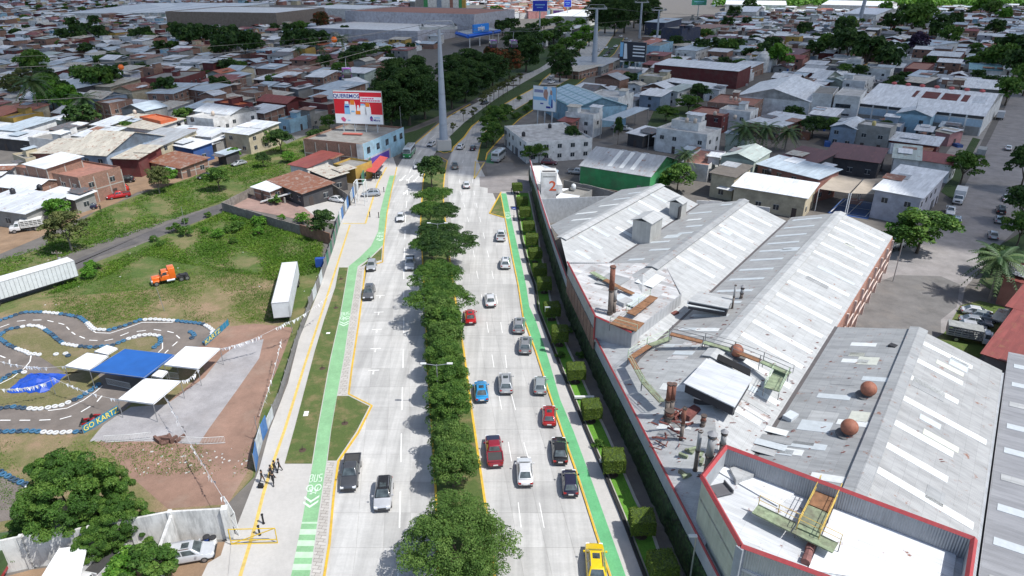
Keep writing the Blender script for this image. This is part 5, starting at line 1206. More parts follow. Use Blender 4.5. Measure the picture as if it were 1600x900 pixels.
def cube_tree():
 r = thing('clipped_tree', 'x', 'clipped tree', (0, 0, 0)); m = MB(); n = 9; rr = random.Random(2)
 g = np.linspace(-1, 1, n); vs = {}; idx = {}
 def vert(i, j, k):
  if (i, j, k) not in idx:
   p = Vector((g[i], g[j], g[k])); e = sum(abs(c) > .99 for c in p); p *= (1 - .05 * (e - 1)) + rr.uniform(-.025, .03); idx[(i, j, k)] = len(vv2); vv2.append((p.x * 1.12, p.y * 1.12, 1.95 + p.z * .82))
  return idx[(i, j, k)]
 vv2 = []; fs2 = []
 for a in range(n - 1):
  for b in range(n - 1):
   for f in ((lambda x, y: (x, y, n - 1)), (lambda x, y: (y, x, 0)), (lambda x, y: (y, n - 1, x)), (lambda x, y: (x, 0, y)), (lambda x, y: (n - 1, x, y)), (lambda x, y: (0, y, x))):
    fs2.append((vert(*f(a, b)), vert(*f(a + 1, b)), vert(*f(a + 1, b + 1)), vert(*f(a, b + 1))))
 m.add(vv2, fs2); core = part('crown', m, CLIP, r)
 N = 5200; q = np.random.RandomState(4); fa = q.randint(0, 6, N); uvs = q.uniform(-1, 1, (N, 2)); C = np.zeros((N, 3)); Nn = np.zeros((N, 3))
 for f in range(6):
  ax = f // 2; sg = 1 if f % 2 else -1; k = fa == f; o = [i for i in range(3) if i != ax]; C[k, ax] = sg; C[np.ix_(k, o)] = uvs[k]; Nn[k, ax] = sg
 Nn += q.normal(size=(N, 3)) * .45; Nn /= np.linalg.norm(Nn, axis=1)[:, None]; C *= q.uniform(.96, 1.05, (N, 1)); C = C * np.array([1.12, 1.12, .82]) + np.array([0, 0, 1.95])
 o = link('leaf_skin', quads('leaf_skin', C, Nn, q.uniform(.06, .14, N), np.clip(q.normal(.5, .25, N), 0, 1), LFC), core)
 m = MB(); m.tube((0, 0, 0), (.04, .03, 1.2), .1, .08, 8); part('trunk', m, BARKG, r)
 m = MB(); m.lathe([(.65, 0), (.55, .06)], n=14); part('earth_disc', m, plain('bare_earth', (.07, .045, .03)), r); return r
LFC = leafmat('clipped_leaf_tone', (.05, .085, .01), (.10, .155, .02), (.17, .23, .04))
CT = cube_tree(); first = True
cubes = [(1032, 910), (1001, 838), (957, 742), (923, 659), (899, 598), (874, 540), (862, 500), (850, 458), (843, 437), (836, 410), (831, 388), (826, 366), (820, 345), (816, 327), (808, 304)]
for i, (px, py) in enumerate(cubes):
 p = P(px, py); l = 'box-clipped green tree in the garden strip, %s from the bottom' % ['lowest, half cut off', 'second', 'third', 'fourth', 'fifth', 'sixth', 'seventh', 'eighth', 'ninth', 'tenth', 'eleventh', 'twelfth', 'thirteenth', 'fourteenth', 'last and farthest'][i]
 if first: CT.location = (p.x, p.y, .1); CT['label'] = l; CT['group'] = 'box-clipped trees'; CT.rotation_euler[2] = radians(8); first = False; CT.scale = (1.0,) * 3
 else: dup(CT, (p.x, p.y, .1), radians(5) + random.uniform(-.1, .1), l, 'box-clipped trees', (random.uniform(.93, 1.06), random.uniform(.93, 1.06), random.uniform(.86, 1.0)))
for i, (px, py) in enumerate(((876, 560), (888, 520), (868, 480), (935, 700), (905, 560))):
 tree('shrub', px, py, 'low dark shrub on the garden lawn between clipped trees', .55, name='shrub', cat='shrub', group='low shrubs in the garden strip')
# ================================================================ WEST SIDE: lots, lane, kart track
sheet('green_strip', [-60, 470, 0, 452, 100, 400, 170, 372, 260, 345, 345, 318, 395, 292, 440, 275, 480, 262, 520, 240, 545, 215, 500, 190, 440, 200, 400, 235, 330, 265, 240, 295, 150, 330, 60, 390, -60, 425], .012, WILD)
sheet('dirt_road', [-60, 432, 0, 397, 60, 372, 130, 338, 180, 318, 215, 300, 255, 292, 300, 277, 330, 262, 372, 238, 400, 218, 430, 208, 480, 205, 500, 192, 440, 196, 408, 206, 370, 226, 320, 254, 262, 272, 240, 268, 185, 268, 165, 290, 205, 296, 150, 318, 100, 340, 30, 345, -60, 372], .022, TRACKD)
sheet('pale_yard', [420, 205, 448, 225, 470, 215, 496, 206, 500, 192, 470, 190], .026, ASPH)
sheet('lane', [-60, 492, 0, 463, 125, 403, 250, 355, 345, 318, 360, 310, 395, 318, 330, 338, 240, 372, 150, 402, 128, 418, -40, 480], .03, ASPD)
sheet('lot_grass', [-80, 500, 60, 455, 128, 418, 240, 374, 330, 338, 352, 322, 420, 345, 505, 372, 500, 450, 455, 560, 410, 680, 398, 745, 352, 790, 250, 795, 80, 810, -80, 850], .010, WILD)
dl = grassmat('dry_lot_grass', (.11, .13, .035), (.20, .18, .075), (.30, .21, .13), .8, .5)
sheet('dry_grass_patch', [-80, 520, 55, 468, 120, 462, 200, 455, 260, 450, 320, 438, 360, 426, 425, 432, 445, 500, 430, 560, 405, 660, 395, 745, 352, 792, 250, 800, 80, 815, -80, 850], .016, dl)
sheet('red_dirt_lot', [300, 535, 345, 512, 400, 506, 458, 512, 440, 560, 415, 620, 396, 690, 385, 740, 356, 788, 262, 795, 205, 745, 165, 700, 150, 690, 160, 672, 212, 636, 250, 640, 320, 580], .022, DIRT)
sheet('gravel_patch', [140, 690, 165, 660, 205, 636, 260, 632, 320, 590, 345, 558, 372, 538, 412, 530, 405, 560, 370, 610, 325, 672, 310, 695, 240, 690], .028, GRAVEL)
sheet('kart_track', [-80, 500, 0, 497, 30, 490, 70, 488, 100, 491, 128, 498, 145, 514, 170, 517, 200, 509, 225, 500, 270, 501, 318, 506, 335, 518, 333, 530, 318, 540, 290, 545, 240, 580, 215, 622, 190, 645, 150, 672, 100, 676, -80, 680], .034, KARTA)
sheet('kart_track_lower', [-80, 730, 0, 738, 50, 768, 60, 792, 20, 812, -80, 830], .034, KARTA)
ig = grassmat('infield_grass', (.12, .13, .04), (.20, .17, .08), (.24, .19, .11), .6, .8)
sheet('infield_upper', [2, 525, 15, 516, 45, 511, 62, 511, 78, 520, 90, 531, 100, 540, 130, 543, 175, 541, 205, 531, 237, 525, 250, 530, 250, 540, 215, 560, 140, 580, 105, 585, 60, 556, 27, 546, 5, 536], .04, ig)
sheet('infield_lower', [-60, 600, 10, 588, 32, 580, 45, 586, 105, 582, 150, 580, 160, 600, 130, 618, 100, 632, 62, 640, 10, 637, -60, 645], .04, ig)
dm = MB()
for pts in ([0, 512, 30, 501, 70, 500, 100, 507, 115, 522, 140, 532, 170, 533, 200, 520, 240, 515, 270, 519, 282, 530, 265, 545, 255, 555], [0, 657, 60, 657, 100, 655, 125, 645, 150, 630, 165, 612], [0, 556, 15, 562, 15, 572]): dashes(PL(pts), .16, 1.3, 1.1, .044, dm)
struct('kart_lane_dashes', dm, WHITEP)
el = MB()
for pts in ([128, 500, 140, 514, 150, 520, 172, 521, 197, 513, 222, 504, 270, 504], [49, 555, 47, 565, 38, 576, 20, 590, 0, 600], [75, 642, 105, 638, 130, 626, 150, 612, 160, 603], [254, 535, 254, 545, 243, 555]): ribbon(PL(pts), .14, .040, .044, el)
struct('kart_edge_line', el, WHITEP)
def tyre_mesh(mat):
 m = MB(); prof = [(.19, .03), (.24, 0), (.33, .0), (.37, .06), (.37, .20), (.33, .26), (.24, .26), (.19, .23), (.19, .03)]
 vs = []; n = 12
 for r_, z in prof[:-1]:
  for i in range(n): w = 2 * pi * i / n; vs.append((r_ * cos(w), r_ * sin(w), z))
 k = len(prof) - 1; fs = []
 for a in range(k):
  for i in range(n): fs.append((a * n + i, a * n + (i + 1) % n, ((a + 1) % k) * n + (i + 1) % n, ((a + 1) % k) * n + i))
 m.add(vs, fs); return m.mesh('tyre', mat, True)
TY = {'white': tyre_mesh(plain('tyre_white_paint', (.62, .63, .63), .6, var=.2, scale=4, dirt=.3)), 'blue': tyre_mesh(plain('tyre_blue_paint', (.04, .15, .27), .6, var=.3, scale=4, dirt=.3)), 'dark blue': tyre_mesh(plain('tyre_dark_blue_paint', (.03, .07, .12), .7, var=.3, scale=4, dirt=.3))}
BAR = [('the outer barrier at the top of the kart track', [0, 502, 37, 489, 70, 489, 100, 492, 125, 497, 136, 505, 147, 516, 170, 517, 195, 510, 220, 501, 240, 500, 270, 502, 300, 505, 320, 508, 332, 517, 332, 527, 317, 539]),
       ('the barrier round the upper infield', [0, 525, 12, 516, 45, 510, 62, 511, 77, 520, 90, 531, 100, 539, 120, 542, 145, 544, 175, 541, 197, 532, 220, 525, 237, 524, 250, 527, 252, 535, 240, 545]),
       ('the barrier at the left tongue of the infield', [0, 531, 12, 539, 27, 546, 47, 554, 67, 556]), ('the short barrier by the blue tarpaulin', [0, 597, 15, 587, 30, 581, 43, 585]),
       ('the barrier below the lower infield', [0, 640, 17, 637, 62, 641, 100, 634, 125, 622, 145, 610, 157, 600]), ('the barrier behind the yellow-lettered banner', [134, 672, 155, 660, 185, 642]),
       ('the long front barrier left of the big tree', [0, 676, 45, 675, 90, 678, 134, 675]), ('the lower left barrier', [0, 739, 20, 750, 37, 757, 52, 767]), ('the small island row near the right bend', [298, 520, 305, 524, 297, 532])]
tr_ = random.Random(6); nty = 0; TYR = []
for where, pts in BAR:
 L = PL(pts); seg = [(a, b) for a, b in zip(L[:-1], L[1:])]; d = 0; run = 0; colr = 'white'
 for a, b in seg:
  ln_ = (b - a).length
  while d < ln_:
   if run <= 0: colr = 'blue' if colr == 'white' else 'white'; run = tr_.choice([4, 5, 6, 7]) if colr == 'white' else tr_.choice([5, 7, 9])
   p = a + (b - a) * d / ln_; cc = colr if colr == 'white' else tr_.choice(['blue', 'blue', 'dark blue']); nty += 1
   o = link('tyre', TY[cc], None, (p.x + tr_.uniform(-.05, .05), p.y + tr_.uniform(-.05, .05), .035)); o.rotation_euler = (tr_.uniform(-.06, .06), tr_.uniform(-.06, .06), 0)
   if nty > 300: TYR.append((o, cc))
   else: tag(o, '%s painted tyre lying in %s' % (cc, where), 'tyre', 'painted tyres in ' + where)
   d += .76; run -= 1
  d -= ln_
if TYR:
 print('tyres', nty); m = MB(); mt = [TY[c].materials[0] for c in TY]; ks = list(TY)
 for o, cc in TYR:
  m.mi = ks.index(cc); m.add([o.matrix_basis @ v.co for v in o.data.vertices], [tuple(p.vertices) for p in o.data.polygons]); bpy.data.objects.remove(o)
 tag(link('tyre_row', m.mesh('tyre_row', mt, True)), 'remaining painted tyres of the lower left barriers lying in a row', 'tyres', kind='stuff')
for px, py, cc in ((88, 555, 'white'), (103, 554, 'white'), (107, 557, 'dark blue')):
 p = P(px, py); tag(link('tyre', TY[cc], None, (p.x, p.y, .04)), {88: 'loose white tyre alone on the infield grass, left one', 103: 'loose white tyre on the infield grass, right one', 107: 'dark loose tyre beside the right white one on the infield'}[px], 'tyre', 'loose tyres on the infield')
rt = random.Random(8)
FAB = plain('white_canopy_fabric', (.80, .81, .82), .7, var=.05); BLUF = plain('blue_shade_cloth', (.012, .10, .36), .75, var=.15, scale=.6, bump=.3); POLE = plain('galvanised_pole', (.38, .39, .40), .4, .6)
def canopy(px8, z, mat, label, drop=.18, bulge=.25, name='canopy', inner=0):
 q = [P(px8[i], px8[i + 1], z) for i in range(0, 8, 2)]; c = sum(q, Vector()) / 4
 r = thing(name, label, 'canopy', (c.x, c.y, 0), 0); n = 6; vs = []; 
 for j in range(n + 1):
  for i in range(n + 1):
   a, b = i / n, j / n; p = (q[0] * (1 - a) + q[1] * a) * (1 - b) + (q[3] * (1 - a) + q[2] * a) * b; vs.append((p.x, p.y, z + bulge * sin(pi * a) * sin(pi * b)))
 fs = [(j * (n + 1) + i, j * (n + 1) + i + 1, (j + 1) * (n + 1) + i + 1, (j + 1) * (n + 1) + i) for j in range(n) for i in range(n)]
 m = MB(); m.add(vs, fs); m.add([(x, y, zz - .03) for x, y, zz in vs], [f[::-1] for f in fs]); part('canopy_roof', m, mat, r, smooth=True, world=True)
 for k in range(4):
  a, b = q[k], q[(k + 1) % 4]; m = MB(); d = (b - a).normalized() * 0; m.prism([(a.x, a.y), (b.x, b.y), (b.x + .02, b.y + .02), (a.x + .02, a.y + .02)], z - drop, z + .01); part('valance', m, mat, r, world=True)
  m = MB(); m.tube((a.x, a.y, 0), (a.x, a.y, z), .045, n=6); part('leg', m, POLE, r, world=True)
  m = MB(); m.tube(tuple(a), tuple(b), .035, n=5); part('edge_tube', m, POLE, r, world=True)
 return r
canopy([184, 624, 239, 631, 282, 595, 226, 591], 2.7, FAB, 'white fabric canopy nearest the road, the lowest of the kart track canopies')
canopy([256, 570, 309, 576, 344, 544, 290, 541], 2.7, FAB, 'white fabric canopy at the right of the blue shade roof')
canopy([101, 572, 140, 578, 169, 556, 136, 551], 2.6, FAB, 'white fabric canopy at the left of the blue shade roof')
canopy([147, 549, 167, 554, 184, 544, 167, 539], 2.4, FAB, 'small white canopy behind the blue shade roof')
canopy([236, 587, 252, 590, 262, 580, 246, 577], 2.3, FAB, 'tiny white canopy in front of the blue shade roof')
canopy([140, 579, 225, 590, 272, 554, 195, 545], 3.0, BLUF, 'large bright blue shade cloth roof over the kart pit', bulge=-.2)
m = MB(); c = P(57, 600); rt = random.Random(8); n = 9; vs = []
for j in range(n):
 for i in range(n):
  a, b = (i / (n - 1) - .5) * 2, (j / (n - 1) - .5) * 2; e = max(abs(a), abs(b)); vs.append((c.x + a * 2.6 + rt.uniform(-.2, .2), c.y + b * 2.1 + rt.uniform(-.2, .2), .06 + (1 - e ** 2) * 1.0 + rt.uniform(-.15, .2) * (e < .95)))
m.add(vs, [(j * n + i, j * n + i + 1, (j + 1) * n + i + 1, (j + 1) * n + i) for j in range(n - 1) for i in range(n - 1)])
tag(link('tarpaulin', m.mesh('tarpaulin', plain('blue_tarpaulin', (.012, .07, .42), .45, var=.25, scale=2, bump=.5))), 'crumpled bright blue tarpaulin heaped over something in the infield', 'tarpaulin')
KR_ = paint('kart_red', (.38, .01, .015)); KD = plain('kart_black', (.02, .02, .02))
def kart(px, py, rz, label):
 r = thing('racing_kart', label, 'kart', at(px, py, .045), rz, 'red karts parked by the banner')
 m = MB(); m.box(-.32, .32, -.8, .75, .08, .16); part('chassis', m, KD, r)
 m = MB(); m.add(frustum(.42, -1.0, -.55, .12, .25, -.85, -.6, .5), [(3, 2, 1, 0), (4, 5, 6, 7), (0, 1, 5, 4), (1, 2, 6, 5), (2, 3, 7, 6), (3, 0, 4, 7)]); part('nose_fairing', m, KR_, r)
 for s in (-1, 1): m = MB(); m.box(s * .52 - .12, s * .52 + .12, -.4, .4, .1, .34); part('side_pod', m, KR_, r)
 m = MB(); m.box(-.24, .24, -.05, .4, .14, .26); m.box(-.24, .24, .32, .45, .14, .7); part('seat', m, KD, r)
 m = MB(); m.lathe([(.14, -.015), (.16, .015)], (0, -.3, .5), 10); part('steering_wheel', m, KD, r)
 wheelset(r, .52, (-.6, .6), .14, .16)
kart(136, 661, 1.9, 'red kart parked left of the other against the banner'); kart(149, 655, 1.6, 'red kart parked right of the other against the banner')
def text3(body, size, mat, parent, loc, rot, name='lettering', ext=.004, align='CENTER', sx=1):
 cu = bpy.data.curves.new(name, 'FONT'); cu.body = body; cu.size = size; cu.align_x = align; cu.align_y = 'CENTER'; cu.extrude = ext; cu.resolution_u = 2; cu.offset = size * .012
 o = bpy.data.objects.new(name, cu); COL.objects.link(o); dg = bpy.context.evaluated_depsgraph_get(); me = bpy.data.meshes.new_from_object(o.evaluated_get(dg)); bpy.data.objects.remove(o)
 me.materials.clear(); me.materials.append(mat); n = link(name, me, parent); n.matrix_local = Matrix.Translation(loc) @ rot.to_4x4() @ Matrix.Diagonal((sx, 1, 1, 1)); return n
def rot3(right, up):
 r = Vector(right).normalized(); u = Vector(up).normalized(); n = r.cross(u); return Matrix((r, u, n)).transposed()
YLET = plain('yellow_lettering', (.75, .62, .12), .6, var=.05); TEAL = plain('teal_banner', (.02, .20, .34), .6, var=.15)
def banner(a, b, h, word, label, lean=.12):
 A, B = P(*a), P(*b); r = thing('banner', label, 'banner', (A.x, A.y, 0)); d = (B - A).normalized(); L = (B - A).length; q = Vector((d.y, -d.x, 0))
 m = MB(); m.prism([(A.x, A.y), (B.x, B.y), (B.x - q.x * .04, B.y - q.y * .04), (A.x - q.x * .04, A.y - q.y * .04)], .05, h); part('cloth', m, TEAL, r, world=True)
 if word: text3(word, h * .95, YLET, r, (B - A) / 2 + q * .03 + Vector((0, 0, h * .52)), rot3(d, (0, 0, 1)), sx=min(1.6, L / (len(word) * h * .62)))
 for k in range(4): p = A.lerp(B, k / 3); m = MB(); m.tube((p.x, p.y, 0), (p.x, p.y, h + .15), .04, n=5); part('post', m, POLE, r, world=True)
banner((131, 678), (187, 645), 1.1, 'GO KARTZ', 'teal banner with yellow lettering between track and gravel, the nearer one')
banner((321, 541), (345, 520), 1.0, 'KARTZ', 'teal banner with yellow lettering behind the right canopy')
banner((345, 520), (358, 508), 1.0, '', 'plain grey-blue banner stretch at the far right bend of the track')
WPT = plain('white_rail_paint', (.66, .67, .66), .6, var=.2)
def barrier(a, b, label, h=1.0, gap=.16, cat='barrier'):
 A, B = P(*a), P(*b); L = (B - A).length; n = int(L / gap); r = thing('crowd_barrier', label, cat, (A.x, A.y, 0))
 for z in (.12, h): m = MB(); m.tube((A.x, A.y, z), (B.x, B.y, z), .03, n=5); part('rail', m, WPT, r, world=True)
 bar = MB(); bar.tube((0, 0, .1), (0, 0, h), .018, n=4); bme = bar.mesh('bar', WPT)
 for i in range(n + 1): p = A.lerp(B, i / n) - A; link('bar', bme, r, (p.x, p.y, 0))
 return r
barrier((165, 692), (204, 690), 'white barrier fence left of the lot entrance'); barrier((204, 690), (238, 686), 'grey-white barrier fence middle stretch by the big tree')
barrier((285, 693), (318, 695), 'white barrier fence piece right of the debris heap'); barrier((318, 695), (352, 693), 'greyish barrier piece at the right of the white one')
barrier((168, 601), (205, 609), 'white pit barrier in front of the blue shade roof'); barrier((256, 590), (280, 593), 'white pit barrier between the two right canopies')
m = MB(); 
for i in range(10): a = P(rt.uniform(245, 285), rt.uniform(686, 694)); m.box(-.7, .7, -.15, .15, .05, rt.uniform(.2, .7), rt.uniform(0, 3), (a.x, a.y))
tag(link('timber_heap', m.mesh('timber_heap', plain('old_timber', (.16, .09, .07), .9, var=.4))), 'heap of brown timber and rubble between the white barriers', 'rubble heap', kind='stuff')
FLAGM = plain('flag_white', (.72, .74, .77), .7, var=.15)
def bunting(pts, label, nf, size=.55, sag=.5):
 """pts: (px,py,z) ends; flags as parts"""
 A, B = P(*pts[0]), P(*pts[1]); r = thing('bunting', label, 'bunting', (A.x, A.y, 0)); f = lambda t: A.lerp(B, t) - Vector((0, 0, sag * 4 * t * (1 - t)))
 m = MB(); m.path([tuple(f(i / 16)) for i in range(17)], .02, 4); part('cord', m, plain('cord_white', (.6, .6, .6)), r, world=True)
 d = (B - A).normalized(); me = MB(); me.add([(0, 0, 0), (size * .6 * d.x, size * .6 * d.y, 0), (size * .3 * d.x + .05, size * .3 * d.y, -size)], [(0, 1, 2)]); fm = me.mesh('flag', FLAGM)
 for i in range(nf):
  t = (i + .5) / nf
  if (i // 6) % 4 == 3: continue
  o = link('flag', fm, r, f(t) - Vector((A.x, A.y, 0))); o.rotation_euler = (rt.uniform(-.3, .3), rt.uniform(-.3, .3), rt.uniform(-.9, .9))
bunting(((256, 618, 3.4), (355, 788, 3.2)), 'white bunting line from the lowest canopy down to the gate', 52)
bunting(((0, 565, 3.0), (101, 572, 2.7)), 'white bunting line left of the left canopy', 26); bunting(((82, 590, 3), (184, 624, 2.7)), 'white bunting line from the blue tarpaulin to the lowest canopy', 28)
bunting(((0, 608, 3.0), (85, 592, 3)), 'white bunting line crossing above the blue tarpaulin', 22); bunting(((282, 595, 2.7), (309, 576, 2.7)), 'short white bunting between the two right canopies', 9)
bunting(((344, 545, 2.7), (448, 503, 4.6)), 'white bunting line from the right canopy to the semi-trailer', 30); bunting(((448, 505, 4.4), (520, 455, 4.6)), 'white bunting line along the fence beyond the semi-trailer', 24)
bunting(((440, 530, 4), (405, 650, 3)), 'white bunting line along the inside of the roadside fence', 22)
def pole(px, py, h, label, r=.07, mat=None, name='pole', cat='pole', lean=0, arms=False, rz=0):
 p = P(px, py); t = thing(name, label, cat, (p.x, p.y, 0), rz); m = MB(); m.tube((0, 0, 0), (lean, 0, h), r, r * .7, 8); part('shaft', m, mat or POLE, t)
 if arms:
  m = MB(); m.box(-.9, .9, -.05, .05, h - .6, h - .5); part('crossarm', m, BARKG, t)
  for x in (-.8, -.3, .3, .8): m = MB(); m.tube((x, 0, h - .5), (x, 0, h - .3), .05, n=6); part('insulator', m, plain('ceramic', (.4, .35, .3)), t)
  m = MB(); m.tube((.35, -.25, h - 2.2), (.35, -.25, h - 1.3), .25, n=10); part('transformer', m, plain('grey_drum', (.3, .31, .32)), t)
 return t
pole(101, 436, 5.5, 'wooden utility pole with tangled fittings in front of the long trailer', .11, plain('dark_timber_pole', (.10, .07, .06), .95, var=.4), 'utility_pole', 'utility pole', arms=True)
pole(257, 486, 4.2, 'thin slanting pole on the grass above the kart track', .05, lean=-.4); pole(289, 352, 4.2, 'slim pole standing beside the lane', .07, name='utility_pole', cat='utility pole')
pole(87, 616, 2.6, 'short post beside the blue tarpaulin', .05); pole(405, 690, 3.6, 'pole with a lamp at the fence corner', .05); pole(457, 520, 4.5, 'thin pole beside the rear of the semi-trailer', .05)
m = MB()
for i in range(90):
 a = P(rt.uniform(210, 400), rt.uniform(700, 745)) if i < 50 else P(rt.uniform(20, 500), rt.uniform(380, 480)); s_ = rt.uniform(.05, .16); m.box(-s_, s_, -s_ * .6, s_ * .6, .02, .08, rt.uniform(0, 3), (a.x, a.y))
tag(link('litter', m.mesh('litter', plain('litter_pale', (.5, .5, .48)))), 'scattered pale litter on the dirt lot', 'litter', kind='stuff')
LF['weed'] = leafmat('weed_green', (.05, .12, .012), (.09, .19, .018), (.17, .25, .035))
def tufts(name, poly, n, hmax, mat, label, seed, s0=.10, s1=.24):
 r = np.random.RandomState(seed); xs = [p.x for p in poly]; ys = [p.y for p in poly]; pts = []; pl = [(p.x, p.y) for p in poly]
 while len(pts) < n:
  x, y = r.uniform(min(xs), max(xs)), r.uniform(min(ys), max(ys))
  nz = sin(x * .23 + seed) * cos(y * .19) + sin(x * .61 + y * .4) * .5 + r.uniform(-.6, .6)
  if nz > -.25 and in_poly((x, y), pl): pts.append((x, y))
 pts = np.array(pts); N = len(pts); C = np.repeat(pts, 5, 0) + r.normal(size=(N * 5, 2)) * .22; z = np.abs(r.normal(size=N * 5)) * hmax * .4
 C = np.column_stack([C, z + .04]); Nn = r.normal(size=(N * 5, 3)) * .6 + np.array([0, 0, .6]); Nn /= np.linalg.norm(Nn, axis=1)[:, None]
 T = np.clip(.45 + .3 * np.sin(C[:, 0] * .4) * np.cos(C[:, 1] * .33) + r.normal(size=N * 5) * .2, 0, 1)
 o = link(name, quads(name, C, Nn, r.uniform(s0, s1, N * 5), T, mat)); tag(o, label, 'weeds', kind='stuff')
tufts('weeds', PL([70, 462, 130, 425, 250, 378, 352, 330, 505, 378, 500, 425, 430, 440, 330, 420, 230, 400, 150, 440]), 9000, .4, LF['weed'], 'wild green grass and weeds covering the upper lot', 1)
tufts('weeds', PL([-40, 455, 100, 402, 260, 348, 395, 296, 480, 265, 530, 235, 470, 220, 400, 240, 330, 268, 240, 300, 150, 335, 60, 385, -40, 420]), 8000, .4, LF['weed'], 'wild green grass along the strip between lane and dirt road', 2)
tufts('sparse_weeds', PL([60, 468, 150, 430, 230, 400, 330, 415, 440, 430, 450, 500, 400, 505, 330, 505, 230, 497, 150, 510, 100, 488, 60, 485]), 9000, .14, LF['weed'], 'sparse low weeds on the worn ground between kart track and grass', 4, .05, .13)
tufts('sparse_weeds', PL([-40, 690, 150, 690, 400, 700, 395, 745, 300, 740, 200, 745, 120, 790, -40, 800]), 1500, .14, LF['weed'], 'sparse low weeds around the big tree and the red dirt', 5, .05, .12)
FNT = plain('fence_panel_grey', (.20, .20, .20), .8, var=.35, scale=2, dirt=.4); FNG = plain('fence_green_paint', (.04, .16, .10), .7, var=.25); FNB = plain('fence_blue_print', (.05, .17, .42), .6, var=.3, scale=1.5); FNW = plain('fence_white_print', (.55, .6, .62), .7, var=.35, scale=1.2, dirt=.3)
def fence(pts, h, mats, label, step=2.4, post=POLE, th=.06, name='fence', cat='fence'):
 L = PL(pts); r = thing(name, label, cat, (L[0].x, L[0].y, 0)); k = 0
 for a, b in zip(L[:-1], L[1:]):
  n = max(1, int((b - a).length / step)); d = (b - a).normalized(); q = Vector((d.y, -d.x, 0)) * th
  for i in range(n):
   p, s_ = a.lerp(b, (i + .02) / n), a.lerp(b, (i + .98) / n); m = MB(); m.prism([(p.x, p.y), (s_.x, s_.y), (s_.x + q.x, s_.y + q.y), (p.x + q.x, p.y + q.y)], .05, h * rt.uniform(.94, 1)); part('fence_panel', m, mats[k % len(mats)], r, world=True)
   m = MB(); p = a.lerp(b, i / n); m.tube((p.x, p.y, 0), (p.x, p.y, h + .25), .05, n=6); part('fence_post', m, post, r, world=True); k += 1
 return r
fence([400, 738, 403, 715, 410, 690, 418, 672], 2.3, [FNB, FNW, FNB], 'blue and white printed mesh fence nearest the standing people')
fence([418, 672, 436, 632], 1.6, [FNW, FNT, FNB], 'low fence stretch with torn pale banners')
fence([436, 632, 462, 545, 484, 484], 1.4, [FNT], 'dark low mesh fence along the red dirt lot'); fence([484, 484, 500, 447, 508, 425], 2.0, [FNT, FNW], 'dark fence with pale banner beside the semi-trailer')
fence([508, 425, 522, 385, 531, 350], 2.4, [FNT, FNG], 'grey-green fence beside the overgrown lot'); fence([531, 350, 545, 322, 560, 295], 2.6, [FNW, FNB, FNT], 'pale patchwork fence beside the small tree')
fence([566, 290, 575, 270, 582, 258], 3.0, [FNG], 'dark green wall of the sheds facing the pavement', th=.15)
m = MB(); a = P(502, 418); m.box(-.9, .9, -.5, .5, .3, 1.9, radians(10), (a.x, a.y)); tag(link('water_box', m.mesh('water_box', plain('blue_container', (.02, .07, .3), .5))), 'blue container hanging on the lot fence', 'container')
PW = NT('whitewashed_wall', .9)
a = PW.ramp(PW.noise(.5, 6, .7), [(.3, .72), (.7, 1.05)]); st = PW.ramp(PW.noise(1, 6, .75, vec=PW.map(scale=(1.8, 1.8, .3))), [(.34, .6), (.56, 1.0)])
PW.col(PW.mix(1, PW.mix(1, (.66, .66, .64), a, 'MULTIPLY'), st, 'MULTIPLY')); PW.bump(PW.noise(9, 3), .2, .02); PW = PW.m
wl = thing('boundary_wall', 'whitewashed stained concrete wall across the lower left behind the trees', 'wall', (P(277, 847).x, P(277, 847).y, 0))
WP = [(-120, 925), (50, 887), (155, 872), (277, 847), (360, 842)]
for (a, b) in zip(WP[:-1], WP[1:]):
 A, B = P(*a), P(*b); n = max(1, round((B - A).length / 4.2)); d = (B - A).normalized(); q = Vector((-d.y, d.x, 0)) * .22
 for i in range(n):
  p, s_ = A.lerp(B, i / n) + d * .16, A.lerp(B, (i + 1) / n) - d * .16; m = MB(); m.prism([(p.x, p.y), (s_.x, s_.y), (s_.x + q.x, s_.y + q.y), (p.x + q.x, p.y + q.y)], 0, 3.75); part('wall_panel', m, PW, wl, world=True)
  p = A.lerp(B, i / n); m = MB(); m.box(-.17, .17, -.16, .3, 0, 3.85, atan2(d.y, d.x), (p.x, p.y)); part('pillar', m, PW, wl, world=True)
p = P(360, 842); m = MB(); m.box(-.25, .35, -.3, .4, 0, 3.9, .2, (p.x, p.y)); part('pillar', m, PW, wl, world=True)
ob = thing('buttress_wall', 'slanting white end wall joining the long wall beside the silver SUV', 'wall', (P(255, 870).x, P(255, 870).y, 0))
A, B = P(277, 850), P(250, 905); m = MB(); m.prism([(A.x, A.y), (A.x + .3, A.y), (B.x + .3, B.y), (B.x, B.y)], 0, [3.6, 3.6, 2.6, 2.6]); part('wall_panel', m, PW, ob, world=True)
sheet('dirt_forecourt', [-120, 935, 50, 890, 155, 876, 277, 851, 360, 846, 352, 905, 330, 990, -150, 1000], .014, TRACKD)
sheet('forecourt_concrete', [352, 846, 368, 842, 357, 900, 330, 995, 270, 995, 325, 880, 345, 868], .02, WALKC)
YG = plain('yellow_gate_paint', (.62, .42, .03), .6, var=.25)
